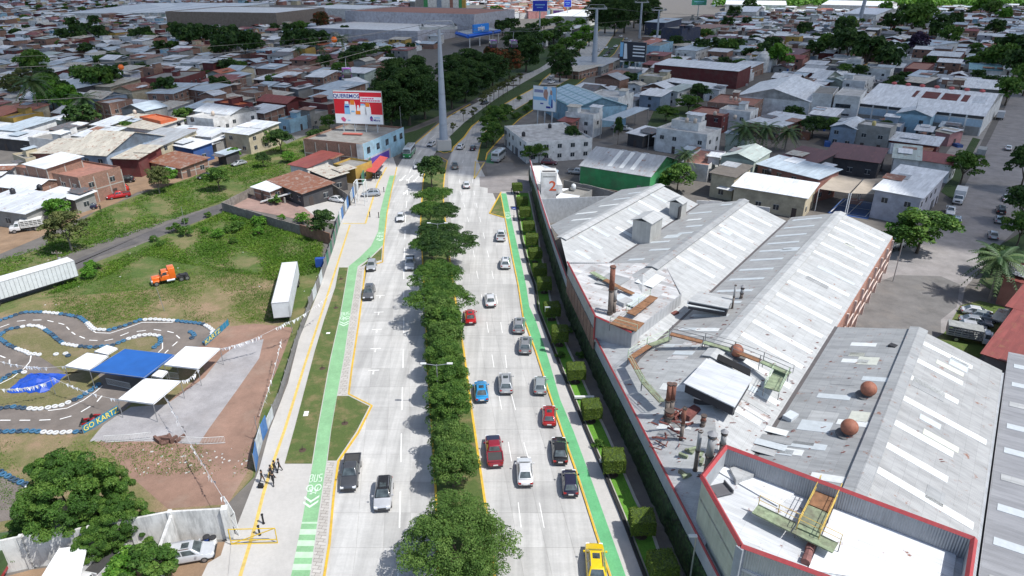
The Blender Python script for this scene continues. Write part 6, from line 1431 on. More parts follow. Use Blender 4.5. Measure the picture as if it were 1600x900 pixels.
def tubegate(a, b, h, mat, label, name='gate', bars=0):
 A, B = P(*a), P(*b); r = thing(name, label, 'gate', (A.x, A.y, 0))
 for (p, q) in (((A, .15), (B, .15)), ((A, h), (B, h)), ((A, 0), (A, h)), ((B, 0), (B, h)), ((A, .15), (B, h)), ((A, h * .3), (B, h * .3))):
  m = MB(); m.tube((p[0].x, p[0].y, p[1]), (q[0].x, q[0].y, q[1]), .05, n=6); part('frame_tube', m, mat, r, world=True)
 for i in range(bars): p = A.lerp(B, (i + 1) / (bars + 1)); m = MB(); m.tube((p.x, p.y, .15), (p.x, p.y, h), .025, n=4); part('bar', m, mat, r, world=True)
tubegate((362, 852), (434, 850), 2.0, YG, 'yellow tubular barrier gate standing across the pavement'); tubegate((358, 812), (374, 838), 3.0, WPT, 'white metal gate leaf swung open at the wall end', bars=9)
car('suv', 'pale_silver', (.45, .48, .50), 'silver SUV parked at the end of the whitewashed wall', 'car', at(298, 872, .03), radians(104))
def flat_truck():
 c = P(90, 905); r = thing('canopy_stall', 'big white tarpaulin roof over a stall in front of the whitewashed wall', 'stall', (c.x, c.y, 0)); q = [P2(92, 857, 2.7), P2(137, 852, 2.7), P2(120, 925, 2.7), P2(50, 925, 2.7)]
 m = MB(); m.prism(q, 2.62, 2.72); part('canopy_roof', m, FAB, r, world=True)
 for a in q: m = MB(); m.tube((a[0], a[1], 0), (a[0], a[1], 2.65), .05, n=6); part('leg', m, POLE, r, world=True)
 m = MB(); a = P(137, 872); m.box(-.9, .9, -.05, .05, .3, 2.5, radians(70), (a.x, a.y)); part('side_panel', m, plain('blue_panel', (.02, .16, .35)), r, world=True)
flat_truck()
def flatbed(label, px, py, rz):
 r = thing('flatbed_truck', label, 'truck', at(px, py), rz); TWc = paint('truck_cab_white', WHT)
 m = MB(); m.box(-.85, .85, -3.2, -1.4, .5, 1.25); link('cab_base', bevel_mesh(m, 'cab_base', TWc, .1), r)
 V = frustum(.85, -2.5, -1.3, 1.2, .72, -2.2, -1.35, 1.9); m = MB(); m.add(V, [(3, 2, 1, 0), (4, 5, 6, 7), (0, 1, 5, 4), (1, 2, 6, 5), (2, 3, 7, 6), (3, 0, 4, 7)]); link('cab', bevel_mesh(m, 'cab', TWc, .08), r)
 m = MB(); m.poly(pane(V[0], V[1], V[5], V[4])); part('windscreen', m, GLASS, r)
 for a, b, c_, d in ((1, 2, 6, 5), (3, 0, 4, 7)): m = MB(); m.poly(pane(V[a], V[b], V[c_], V[d], .12, .88, .1, .85, .02)); part('side_window', m, GLASS, r)
 m = MB(); m.box(-.95, .95, -1.15, 2.6, .8, .92); part('bed_floor', m, plain('bed_dark', (.05, .05, .05)), r)
 m = MB()
 for s in (-1, 1): m.box(s * .97 - .03, s * .97 + .03, -1.15, 2.6, .85, 1.35)
 m.box(-.97, .97, 2.55, 2.62, .85, 1.35); m.box(-.97, .97, -1.2, -1.1, .85, 1.6); part('bed_wall', m, TWc, r)
 wheelset(r, .8, (-2.4, 1.6), .36, .24)
flatbed('white flatbed pickup truck beside the white stall roof', 158, 898, radians(-12))
gt_ = thing('covered_truck', 'green tarpaulin covered truck bed at the lower left edge', 'truck', at(-6, 893), radians(10))
m = MB(); m.box(-1.4, 1.4, -2.6, 2.0, 1.0, 2.7); part('tarpaulin_cover', m, plain('olive_tarpaulin', (.05, .10, .03), .8, var=.3, bump=.4), gt_); m = MB(); m.box(-1.3, 1.3, -2.7, 2.1, .5, 1.0); part('bed', m, KR_, gt_)
wheelset(gt_, 1.1, (-1.6, 1.2), .42, .28)
def drum(px, py, mat, label): p = P(px, py); r = thing('drum', label, 'drum', (p.x, p.y, .02)); m = MB(); m.lathe([(.3, 0), (.32, .3), (.3, .6), (.32, .85)], n=14); part('drum_body', m, mat, r, smooth=True); m = MB(); m.lathe([(.33, .85), (.33, .95), (.05, 1.0)], n=14); part('lid', m, DARK if 'blue' in label else mat, r)
drum(325, 850, plain('blue_drum', (.02, .05, .2), .5), 'blue drum with dark lid beside the wall foot'); drum(335, 851, plain('white_drum', (.6, .6, .58), .5), 'white drum next to the blue drum at the wall foot')
SKIN = plain('skin', (.28, .16, .10), .6, var=.1); HAIR = plain('black_hair', (.012, .01, .01), .7); BLK = plain('black_cloth', (.015, .015, .018), .85, var=.3, scale=6); GRC = plain('grey_cloth', (.12, .12, .13), .85)
def person(px, py, label, face=0.0, stride=.22, bag=None, z=WZ, shirt=BLK, legs=BLK):
 """skinned figure: one continuous body; clothing and hair as children"""
 p = P(px, py); r = thing('person', label, 'person', (p.x, p.y, z + .005), face)
 s = stride
 J = {'pelvis': (0, 0, .95), 'spine': (0, -.01, 1.15), 'chest': (0, -.02, 1.36), 'neck': (0, -.02, 1.50), 'head': (0, -.04, 1.62), 'top': (0, -.03, 1.72)}
 E = [('pelvis', 'spine'), ('spine', 'chest'), ('chest', 'neck'), ('neck', 'head'), ('head', 'top')]; Rr = {'pelvis': .15, 'spine': .13, 'chest': .15, 'neck': .055, 'head': .095, 'top': .07}
 for n_, sd in (('l', -1), ('r', 1)):
  k = s * sd
  J.update({'hip' + n_: (sd * .10, 0, .90), 'knee' + n_: (sd * .11, -k * .6 - .02, .50), 'ank' + n_: (sd * .11, -k + (.06 if k < 0 else 0), .09), 'toe' + n_: (sd * .12, -k - .17, .04),
                  'sh' + n_: (sd * .19, -.01, 1.42), 'el' + n_: (sd * .25, k * .5, 1.14), 'wr' + n_: (sd * .25, k * .8 - .10, .92), 'palm' + n_: (sd * .25, k * .8 - .13, .85)})
  E += [('pelvis', 'hip' + n_), ('hip' + n_, 'knee' + n_), ('knee' + n_, 'ank' + n_), ('ank' + n_, 'toe' + n_), ('chest', 'sh' + n_), ('sh' + n_, 'el' + n_), ('el' + n_, 'wr' + n_), ('wr' + n_, 'palm' + n_)]
  Rr.update({'hip' + n_: .10, 'knee' + n_: .065, 'ank' + n_: .045, 'toe' + n_: .04, 'sh' + n_: .065, 'el' + n_: .045, 'wr' + n_: .032, 'palm' + n_: .035})
  for f in range(5):
   a = 'f%d%s' % (f, n_); off = (f - 1.5) * .02; q = J['palm' + n_]
   J[a] = (q[0] + (0 if f < 4 else -sd * .035), q[1] + off - (.03 if f == 4 else 0), q[2] - (.085 - abs(f - 1.5) * .008 if f < 4 else .03)); E.append(('palm' + n_, a)); Rr[a] = .009
 names = list(J); me = bpy.data.meshes.new('body'); me.from_pydata([J[n] for n in names], [(names.index(a), names.index(b)) for a, b in E], [])
 o = bpy.data.objects.new('body', me); COL.objects.link(o); sk = o.modifiers.new('skin', 'SKIN'); 
 for i, n in enumerate(names): me.skin_vertices[0].data[i].radius = (Rr[n], Rr[n] * (.75 if n in ('pelvis', 'spine', 'chest') else 1)); me.skin_vertices[0].data[i].use_root = (i == 0)
 sb = o.modifiers.new('sub', 'SUBSURF'); sb.levels = 1; dg = bpy.context.evaluated_depsgraph_get(); m2 = bpy.data.meshes.new_from_object(o.evaluated_get(dg)); bpy.data.objects.remove(o)
 m2.materials.clear(); [m2.materials.append(x) for x in (SKIN, shirt, legs)]
 for f in m2.polygons:
  c = f.center; f.use_smooth = True
  f.material_index = 2 if c.z < .98 and abs(c.x) < .21 and c.z > .07 else (1 if (c.z < 1.46 and c.z > .98 and abs(c.x) < .28 and (abs(c.x) < .2 or c.z > 1.12)) else 0)
  if c.z <= .07: f.material_index = 2
 link('body', m2, r)
 hp = MB(); hp.lathe([(.10, 1.60), (.112, 1.66), (.09, 1.74), (.03, 1.77)], (0, -.015, 0), 10); part('hair', hp, HAIR, r, smooth=True)
 hd = MB(); hd.add([(-.012, -.135, 1.62), (.012, -.135, 1.62), (0, -.155, 1.60), (0, -.132, 1.65)], [(0, 2, 1), (0, 3, 2), (3, 1, 2)]); part('nose', hd, SKIN, r)
 for sd in (-1, 1): e = MB(); e.lathe([(.012, 0), (.008, .006)], (sd * .035, -.128, 1.65), 6); part('eye', e, HAIR, r); e = MB(); e.box(sd * .095 - .012, sd * .095 + .012, -.05, -.02, 1.6, 1.66); part('ear', e, SKIN, r)
 e = MB(); e.box(-.025, .025, -.132, -.125, 1.575, 1.585); part('mouth', e, LAMPR, r)
 return r
person(425, 748, 'person in black standing at the left of the group near the grass end', 1.2); person(431, 741, 'person in black in the middle of the group on the pavement', -2.0); person(438, 738, 'person in black at the right of the group, arm out, near the grass', -1.3)
person(411, 756, 'person in black at the far left of the group walking with a dark bag', 1.5); person(428, 760, 'person in black nearest the camera in the group on the yellow line', 3.0)
def bag(px, py, label): p = P(px, py, WZ); r = thing('bag', label, 'bag', (p.x, p.y, WZ)); m = MB(); m.box(-.28, .28, -.16, .16, .02, .5); link('bag_body', bevel_mesh(m, 'bag_body', BLK, .06), r); m = MB(); m.path([(-.14, 0, .48), (-.1, 0, .66), (.1, 0, .66), (.14, 0, .48)], .015); part('handle', m, BLK, r)
bag(408, 762, 'black bag on the pavement beside the leftmost person')
person(555, 318, 'person in dark clothes standing at the wall by the shed entrance', .5, .05); person(548, 314, 'person in grey beside the shed wall entrance', -.5, .05, shirt=GRC)
person(158, 331, 'person standing behind the dark blue car on the dirt road', .5, .08, z=.03)
def bollard(px, py, label, h=1.1, z=WZ):
 p = P(px, py, z); r = thing('bollard', label, 'bollard', (p.x, p.y, z), 0, 'black bollards on the pavement'); m = MB(); m.tube((0, 0, 0), (0, 0, h), .09, .09, 10); part('post', m, BLK, r); m = MB(); m.lathe([(.13, h), (.13, h + .1), (.03, h + .16)], n=10); part('cap', m, BLK, r); m = MB(); m.lathe([(.15, 0), (.12, .08)], n=10); part('base', m, BLK, r)
bollard(412, 818, 'black bollard above the yellow gate'); bollard(406, 836, 'black bollard right at the yellow gate'); bollard(592, 340, 'black bollard beside the cycle lane near the green lane bend'); bollard(578, 339, 'black bollard left of the one beside the cycle lane'); bollard(600, 300, 'black bollard beside the silver SUV')
bollard(799, 302, 'black bollard at the north end of the east pavement', z=EZ); bollard(803, 345, 'black bollard under the blue sign on the east pavement', z=EZ)
for i, (px, py, l) in enumerate(((539, 663, 'on the grass island'), (473, 705, 'near the bottom of the grass strip'), (504, 577, 'in the middle of the grass strip'), (525, 482, 'in the upper grass strip'), (533, 437, 'at the top of the grass strip'), (577, 405, 'on the corner island'))):
 p = P(px, py); r = thing('seedling', 'newly planted seedling in a dark earth ring %s' % l, 'seedling', (p.x, p.y, WZ + .03), 0, 'seedlings on the verge')
 m = MB(); m.lathe([(.42, 0), (.3, .05), (.1, .03)], n=12); part('earth_ring', m, plain('bare_earth', (.07, .045, .03)), r); c = MB(); [c.tube((0, 0, 0), (.12 * cos(k * 1.7), .12 * sin(k * 1.7), .6), .015, n=4) for k in range(5)]; part('stems', c, BARK, r)
for px, py in ((478, 650), (513, 522), (479, 646)): 
 p = P(px, py); m = MB(); m.box(-.28, .28, -.22, .22, WZ + .03, WZ + .07, .1, (p.x, p.y)); struct('utility_cover', m, WHITEP)
# ================================================================ TOWN: HOUSES, HALLS, SIGNS, CABLE CAR
RC = {}
for n, c, rust in (('bright tin', (.70, .72, .74), 0), ('pale tin', (.58, .61, .64), .08), ('blue-grey tin', (.42, .49, .55), .06), ('grey tin', (.36, .38, .40), .12), ('cream sheet', (.50, .47, .40), .2), ('rusty tin', (.36, .30, .26), .75), ('dark tin', (.13, .13, .14), .2), ('red tin', (.24, .06, .05), .15), ('maroon tin', (.13, .05, .05), .1), ('orange tile', (.42, .13, .07), .05), ('greenish tin', (.40, .46, .43), .1), ('white', (.70, .71, .72), 0), ('turquoise tin', (.16, .33, .38), .1)):
 RC[n] = sheetmetal('roof_' + n.replace(' ', '_').replace('-', '_'), c, rot=0, rust=rust, sw=1.0, sl=3.0, pitch=.22)
for n, c in (('flat concrete', (.25, .245, .23)), ('flat white', (.50, .50, .49)), ('flat salmon', (.34, .16, .12)), ('flat orange', (.55, .14, .05)), ('flat cream', (.48, .43, .35)), ('old concrete', (.14, .125, .11))): RC[n] = plain('deck_' + n.replace(' ', '_'), c, .9, var=.3, scale=.8, dirt=.5)
WC = {'brick': brickmat('house_brick', (.25, .12, .08), (.25, .22, .19))}
for n, c in (('white', (.64, .64, .63)), ('cream', (.48, .42, .30)), ('grey', (.26, .26, .25)), ('maroon', (.13, .028, .028)), ('blue-grey', (.22, .28, .36)), ('mustard', (.42, .27, .06)), ('sky blue', (.27, .44, .55)), ('salmon', (.32, .15, .12)), ('pale green', (.38, .44, .38)), ('orange', (.50, .11, .04)), ('dark', (.05, .05, .055)), ('pink', (.45, .22, .22)), ('lavender', (.42, .42, .47)), ('green', (.05, .28, .10)), ('navy', (.04, .05, .09)), ('brown', (.20, .165, .14)), ('blue', (.03, .09, .28))): WC[n] = plain('wall_' + n.replace(' ', '_').replace('-', '_'), c, .88, var=.25, scale=.6, dirt=.4)
FR_ = plain('concrete_frame', (.34, .32, .29), .9)
wm = MB(); wm.box(-.6, .6, -.04, .03, 0, 1.1); WINM = wm.mesh('window', WIN)
wm = MB(); wm.box(-.68, .68, -.02, .05, -.09, -.02); wm.box(-.68, .68, -.02, .05, 1.12, 1.2); wm.box(-.03, .03, -.06, .0, 0, 1.1); WINF = wm.mesh('frame', plain('window_frame_pale', (.5, .5, .48)))
dm_ = MB(); dm_.box(-.5, .5, -.05, .03, 0, 2.1); DOORM = dm_.mesh('door', plain('door_dark', (.06, .045, .04), .7))
gm_ = MB(); gm_.box(-1.3, 1.3, -.05, .03, 0, 2.3); GARM = gm_.mesh('garage_door', plain('garage_dark', (.10, .10, .11), .7))
FOOT = []          # footprints of everything standing: list of (cx, cy, radius)
HOUSES = []
hr = random.Random(21)
def house(cx, cy, rz, w, d, h, roof, wall, kind='s', label=None, name='house', cat='house', windows=True, far=False, frame=None, group='houses of the town', th=.12):
 """kind: s lean-to sheet, f flat with parapet, g gable ridge along x, G gable ridge along y, o open canopy on posts"""
 t = thing(name, label or 'house', cat, (cx, cy, 0), rz, group); R_, W2 = RC[roof], WC[wall]; x, y = w / 2, d / 2; m = MB()
 if kind == 'o':
  for px in (-x + .2, x - .2):
   for py in (-y + .2, y - .2): q = MB(); q.box(px - .1, px + .1, py - .1, py + .1, 0, h - .1); part('post', q, FR_, t)
  m.box(-x, x, -y, y, h - .1, h + .05); part('roof', m, R_, t)
 elif kind == 'f':
  m.box(-x, x, -y, y, 0, h); part('wall', m, W2, t); m = MB(); m.box(-x + .15, x - .15, -y + .15, y - .15, h - .05, h + .02); part('roof', m, R_, t)
  m = MB(); p = .15; hh = .5
  m.box(-x, x, -y, -y + p, h, h + hh); m.box(-x, x, y - p, y, h, h + hh); m.box(-x, -x + p, -y + p, y - p, h, h + hh); m.box(x - p, x, -y + p, y - p, h, h + hh); part('parapet', m, W2, t)
 elif kind == 's':
  rise = min(1.0, d * .09); m.prism([(-x, -y), (x, -y), (x, y), (-x, y)], 0, [h - .15, h - .15, h + rise - .15, h + rise - .15]); part('wall', m, W2, t)
  o = .6; m = MB(); k = rise * o / d; m.prism([(-x - o, -y - o), (x + o, -y - o), (x + o, y + o), (-x - o, y + o)], [h - .1 - k, h - .1 - k, h - .1 + rise + k, h - .1 + rise + k], [h - k, h - k, h + rise + k, h + rise + k]); part('roof', m, R_, t)
 else:
  if kind == 'g': f = lambda a, b: (a, b)
  else: f = lambda a, b: (b, a); x, y = y, x
  rise = min(y * .32, 3.6); m.box(*((-x, x, -y, y) if kind == 'g' else (-y, y, -x, x)), 0, h - .02)
  for s in (-1, 1):
   e = [(f(s * x, -y)), f(s * x, y), f(s * x, 0)]; a = [(e[0][0], e[0][1], h - .02), (e[1][0], e[1][1], h - .02), (e[2][0], e[2][1], h + rise - .05)]; m.add(a, [(0, 1, 2), (2, 1, 0)])
  part('wall', m, W2, t); o = .35
  for s in (-1, 1):
   m = MB(); q = [f(-x - o, 0), f(x + o, 0), f(x + o, s * (y + o)), f(-x - o, s * (y + o))]; zz = rise * o / y
   m.prism(q, [h + rise - .06, h + rise - .06, h - zz - .06, h - zz - .06], [h + rise + .05, h + rise + .05, h - zz + .05, h - zz + .05]); part('roof', m, R_, t)
  x, y = w / 2, d / 2
 if wall == 'brick' and kind != 'o' and not far:
  q = MB()
  nx = max(1, round(w / 3.5)); ny = max(1, round(d / 3.5)); hh = h - .2
  for i in range(nx + 1): q.box(-x + i * w / nx - .12, -x + i * w / nx + .12, -y - .05, -y + .1, 0, hh)
  for i in range(1, ny + 1): q.box(x - .1, x + .05, -y + i * d / ny - .12, -y + i * d / ny + .12, 0, hh)
  q.box(-x - .03, x + .03, -y - .04, -y + .1, h * .48, h * .48 + .25); q.box(x - .1, x + .04, -y, y, h * .48, h * .48 + .25); part('concrete_frame', q, FR_, t)
 if windows and kind != 'o':
  fl = 2 if h > 5 else 1
  for side in ((0, 1) if not far else (0,)):
   L = w if side == 0 else d; n = max(1, int(L / (3.6 if not far else 5)))
   for k in range(fl):
    for i in range(n):
     if hr.random() < .25: continue
     pos = -L / 2 + (i + .5) * L / n; z = 1.1 + k * 2.75
     if z + 1.4 > h: continue
     dr = k == 0 and hr.random() < .35; me = (GARM if hr.random() < .3 and L > 5 else DOORM) if dr else WINM
     o = link(me.name.split('.')[0], me, t); zz = 0.02 if dr else z
     if side == 0: o.location = (pos, -y - .02, zz)
     else: o.location = (x + .02, pos, zz); o.rotation_euler = (0, 0, pi / 2)
     if not dr and not far: link('frame', WINF, o)
 FOOT.append((cx, cy, max(w, d) * .5, rz, w, d)); HOUSES.append((t, roof, wall, kind, w * d, h)); return t
def Q(kind, roof, wall, h, lx, ly, bx, by, rx, ry, label=None, **k):
 """left, bottom(near) and right corner of the roof in photograph pixels, at height h"""
 L, B, R = P(lx, ly, h), P(bx, by, h), P(rx, ry, h); e1 = B - L; e2 = R - B
 a1 = atan2(e1.y, e1.x); a2 = atan2(e2.y, e2.x) - pi / 2
 while a2 - a1 > pi: a2 -= 2 * pi
 while a1 - a2 > pi: a2 += 2 * pi
 w, d = e1.length, e2.length; a = (a1 * w + a2 * d) / (w + d); c = (L + R) / 2
 return house(c.x, c.y, a, max(2.5, w), max(2.5, d), h, roof, wall, kind, label, **k)
D = '''g|s|bright tin|brick|8.2|31,256,74,260,135,249
f|flat salmon|brick|6.3|34,262,121,283,178,264
g|g|bright tin|brick|4.5|-10,289,50,298,100,282
s|pale tin|grey|4|-20,318,38,337,82,314
s|bright tin|grey|3.5|80,300,115,313,135,303
s|bright tin|white|5|-30,275,-3,272,29,260
f|flat concrete|cream|3.5|20,243,40,251,56,248
s|cream sheet|salmon|4.5|60,237,97,240,128,224
g|cream sheet|blue-grey|6|131,236,166,247,232,215
s|cream sheet|maroon|5|168,246,215,248,250,233
s|grey tin|cream|5.5|203,223,251,229,298,209
s|bright tin|blue|4.5|261,222,300,233,323,225
s|bright tin|grey|4|318,216,336,220,350,215
s|rusty tin|brick|3|247,250,280,265,308,252
s|blue-grey tin|dark|3.2|340,238,352,241,372,236
s|pale tin|cream|6|357,205,388,211,429,197
f|flat orange|orange|5.5|222,184,250,192,273,187
s|cream sheet|white|4.5|195,190,237,206,252,193
s|pale tin|white|5|263,207,330,214,352,205
f|flat white|white|7|295,184,333,189,356,182
g|pale tin|white|6.5|319,172,356,183,385,173
f|flat orange|maroon|5.5|350,160,372,168,380,163
s|blue-grey tin|brick|4.5|298,167,312,170,338,160
s|blue-grey tin|brick|6|230,145,270,146,312,134
s|blue-grey tin|brick|6|298,137,322,144,349,137
s|blue-grey tin|grey|6|348,118,362,122,388,118
s|red tin|brick|5.5|320,126,362,128,380,121
f|flat concrete|maroon|7|240,122,284,126,302,114
f|flat concrete|brick|6|377,144,397,149,416,143
s|cream sheet|grey|4.5|355,150,377,158,387,154
s|pale tin|brick|6|-12,123,6,126,32,116
s|blue-grey tin|dark|5|77,134,105,142,163,130
s|cream sheet|cream|5|160,132,172,137,197,127
f|flat white|brick|7|151,161,170,164,204,157
s|orange tile|brick|5|-20,178,3,182,31,172
s|orange tile|cream|5|26,168,46,174,56,168
f|flat concrete|mustard|4.5|12,184,19,188,56,178
s|blue-grey tin|white|5|-5,201,25,204,86,190
s|pale tin|dark|4|-10,212,44,220,73,211
s|pale tin|cream|5|125,210,155,216,184,205
s|pale tin|grey|5|159,193,168,198,192,188
f|flat concrete|white|4.5|72,214,100,226,128,212
s|bright tin|pale green|4|80,184,95,187,117,183
s|dark tin|grey|4|92,200,100,206,120,198
s|blue-grey tin|brick|5|484,138,530,141,575,133
s|bright tin|brick|6|484,119,506,121,520,114
s|blue-grey tin|brick|5|424,133,446,137,456,132
s|pale tin|grey|4.5|452,134,464,140,479,136
g|red tin|maroon|4.5|402,157,448,162,477,155
s|pale tin|brick|4|392,172,412,178,432,170
f|flat concrete|sky blue|4|447,187,452,191,474,181
f|flat concrete|grey|4|475,180,486,184,501,175
f|flat concrete|maroon|4|480,158,512,168,523,160
f|flat concrete|maroon|6|443,126,459,132,475,127
s|blue-grey tin|white|5|496,150,519,156,541,148
s|blue-grey tin|white|5|400,136,415,138,428,132
s|cream sheet|grey|4|400,148,430,153,456,148
s|red tin|white|4|457,256,480,262,526,246
s|cream sheet|dark|4|480,264,517,276,545,272
f|flat concrete|mustard|4|532,258,556,266,570,255
s|rusty tin|dark|3.5|424,281,472,302,516,290
s|bright tin|brick|3|400,291,421,299,439,292
f|flat white|white|6.5|1016,202,1100,210,1137,203
f|flat white|white|8.5|1054,189,1093,196,1099,191
s|bright tin|dark|4|983,207,1005,212,1030,205
s|bright tin|white|4|1025,213,1042,216,1056,208
f|flat salmon|white|4|1072,255,1110,263,1127,240
G|greenish tin|pale green|7|1125,244,1177,251,1206,236
s|old concrete|cream|6|1110,269,1147,275,1175,264
s|bright tin|cream|5|1147,290,1259,308,1276,292
s|blue-grey tin|salmon|6|1195,256,1281,281,1300,269
s|maroon tin|dark|4.5|1230,246,1272,259,1292,244
s|maroon tin|dark|4.5|1291,243,1374,254,1383,238
s|bright tin|lavender|6.5|1375,295,1444,310,1469,275
s|greenish tin|white|5|1393,246,1431,248,1441,234
s|red tin|white|5|1432,248,1488,257,1496,248
s|pale tin|maroon|4|1393,218,1466,228,1470,219
g|cream sheet|pink|4|1473,205,1486,210,1495,205
s|pale tin|brick|4.5|1185,190,1223,201,1247,186
f|flat white|grey|7|1342,196,1393,203,1400,196
G|pale tin|blue-grey|6|1304,197,1341,203,1352,190
f|flat salmon|maroon|5.5|1083,177,1132,185,1141,174
f|flat white|white|6.5|1127,172,1174,178,1182,171
f|flat salmon|brick|6|1108,161,1180,168,1192,154
s|bright tin|dark|5|1043,126,1105,136,1112,133
s|pale tin|white|5|1104,137,1125,140,1131,136
f|flat white|cream|6|1004,119,1037,123,1043,118
s|greenish tin|white|6|1045,140,1060,143,1082,137
f|flat white|white|7|880,177,926,181,945,176
f|flat white|white|5.5|822,203,810,231,888,214
f|flat white|white|8|920,150,968,156,985,146
s|red tin|salmon|5.5|876,188,894,191,907,185
g|dark tin|grey|4|905,148,925,151,945,140
s|grey tin|grey|4.5|880,100,940,104,968,94
s|cream sheet|brick|4|870,108,905,112,955,100
f|flat concrete|navy|12|1052,44,1068,47,1077,43
s|blue-grey tin|navy|10|1020,34,1042,36,1054,31
s|blue-grey tin|white|7|1065,77,1091,80,1135,64
s|blue-grey tin|white|6|1135,79,1158,81,1180,75
s|rusty tin|pale green|6|1078,45,1100,48,1124,41
s|maroon tin|dark|6|1095,62,1140,64,1152,59
s|maroon tin|brick|6|1200,83,1245,86,1268,80
s|orange tile|brick|8|1010,68,1022,70,1028,64
f|flat concrete|sky blue|8|1024,72,1034,74,1040,66
s|pale tin|brick|5|1140,105,1170,108,1190,100
s|grey tin|brick|6|1342,82,1405,83,1412,76
s|pale tin|brick|6|1450,86,1498,89,1504,85
s|blue-grey tin|white|6|1435,69,1450,74,1462,67
s|cream sheet|dark|5|1415,126,1447,131,1455,125
f|flat white|white|6|1325,126,1356,130,1360,120
g|pale tin|pale green|5|1270,122,1290,125,1310,118
G|greenish tin|pale green|5.5|1300,124,1318,127,1332,121
f|flat concrete|brick|6|1477,136,1498,137,1502,128
s|bright tin|grey|5|1500,136,1565,140,1575,130
f|flat concrete|brick|5|1218,126,1260,132,1268,125
s|bright tin|maroon|4.5|1272,130,1290,132,1296,128
s|blue-grey tin|grey|6|1424,118,1450,121,1461,115
s|turquoise tin|white|5|1512,108,1560,110,1566,104
f|flat salmon|maroon|6|1415,108,1450,111,1458,100
s|red tin|salmon|5|1568,432,1590,436,1625,425
s|red tin|grey|4.5|1533,552,1578,560,1640,500
s|red tin|brick|5.5|1572,478,1600,480,1640,462'''
for row in D.split('\n'):
 kd, *rest = row.split('|')
 if len(rest) == 5: kd, rest = rest[0], rest[1:]
 rf, wl_, h, pts = rest; p = [float(v) for v in pts.split(',')]
 big_ = wl_ in ('maroon', 'salmon') and 0
 Q(kd, rf, wl_, float(h), *p)
bb = Q('f', 'flat concrete', 'brick', 6.8, 499, 217, 571, 232, 608, 203, 'brick corner building with light blue front carrying the red and white billboard', name='corner_building', cat='building', windows=False, group=None)
L_, B_, R_ = P(499, 217, 6.8), P(571, 232, 6.8), P(608, 203, 6.8)
def face(parent, A, B, z0, z1, mat, name='facade_panel', off=.06, s0=0, s1=1):
 A, B = Vector((A.x, A.y, 0)), Vector((B.x, B.y, 0)); d = (B - A).normalized(); q = Vector((d.y, -d.x, 0)); a = A.lerp(B, s0) + q * off; b = A.lerp(B, s1) + q * off; m = MB(); m.prism([(a.x, a.y), (b.x, b.y), (b.x - q.x * .1, b.y - q.y * .1), (a.x - q.x * .1, a.y - q.y * .1)], z0, z1)
 me = m.mesh(name, mat); o = link(name, me, parent); o.matrix_local = parent.matrix_world.inverted() if False else (Matrix.Translation(parent.location) @ Matrix.Rotation(parent.rotation_euler[2], 4, 'Z')).inverted(); return o
e1_ = (B_ - L_); e1_.z = 0; rz_ = bb.rotation_euler[2]; wv = Vector((cos(rz_), sin(rz_), 0)); dv = Vector((-sin(rz_), cos(rz_), 0)); w_, d_ = FOOT[-1][4] / 2, FOOT[-1][5] / 2; cB = bb.location + wv * w_ - dv * d_; cR = bb.location + wv * w_ + dv * d_; cL = bb.location - wv * w_ - dv * d_
face(bb, cB, cR, 0, 7.3, WC['sky blue'], off=.1); face(bb, cB, cR, 0, 3.1, WC['lavender'], off=.14, s0=.0, s1=.62); face(bb, cB, cR, .4, 2.6, plain('purple_sign', (.10, .05, .30)), off=.2, s0=.04, s1=.58); face(bb, cL, cB, 2.8, 7.2, WC['white'], off=.1, s0=.9, s1=1)
for s0 in (.08, .3, .52, .72, .88): face(bb, cB, cR, 4.2, 5.9, WIN, 'window', .16, s0, s0 + .07)
aw = thing('awning', 'red fabric awning over the pavement in front of the light blue building', 'awning', (cB.x, cB.y, 0)); q = [P(571, 267, 2.9), P(586, 270, 2.6), P(606, 246, 2.6), P(594, 243, 2.9)]
m = MB(); m.prism([(p.x, p.y) for p in q], [p.z - .05 for p in q], [p.z for p in q]); part('awning_cloth', m, plain('red_awning', (.45, .07, .06), .7, var=.2), aw, world=True)
for p in q[1:3]: m = MB(); m.tube((p.x, p.y, 0), (p.x, p.y, 2.6), .05, n=6); part('leg', m, POLE, aw, world=True)
m = MB(); c = bb.location; m.box(-2.8, 2.8, -.7, .7, 7.0, 7.3, rz_ + .2, (c.x - .5, c.y - 1)); part_ = tag(link('roof_tarpaulin', m.mesh('roof_tarpaulin', plain('faded_red_sheet', (.45, .12, .09), .7))), 'faded red sheet lying on the roof under the billboard', 'tarpaulin')
STRB = plain('sign_blue_ink', (.02, .03, .28), .5, var=0); SRED = plain('sign_red', (.62, .015, .03), .5, var=.04); SWH = plain('sign_white', (.80, .82, .84), .5, var=.03); SPK = plain('sign_pink', (.65, .10, .22), .5, var=0); SLB = plain('sign_light_blue', (.25, .52, .78), .5, var=.1); SOR = plain('sign_orange', (.75, .22, .02), .5, var=0); SBL = plain('sign_royal_blue', (.01, .03, .42), .5, var=.05); SGN = plain('sign_green', (.02, .18, .12), .5); SSK = plain('sign_skin', (.5, .28, .22), .6)
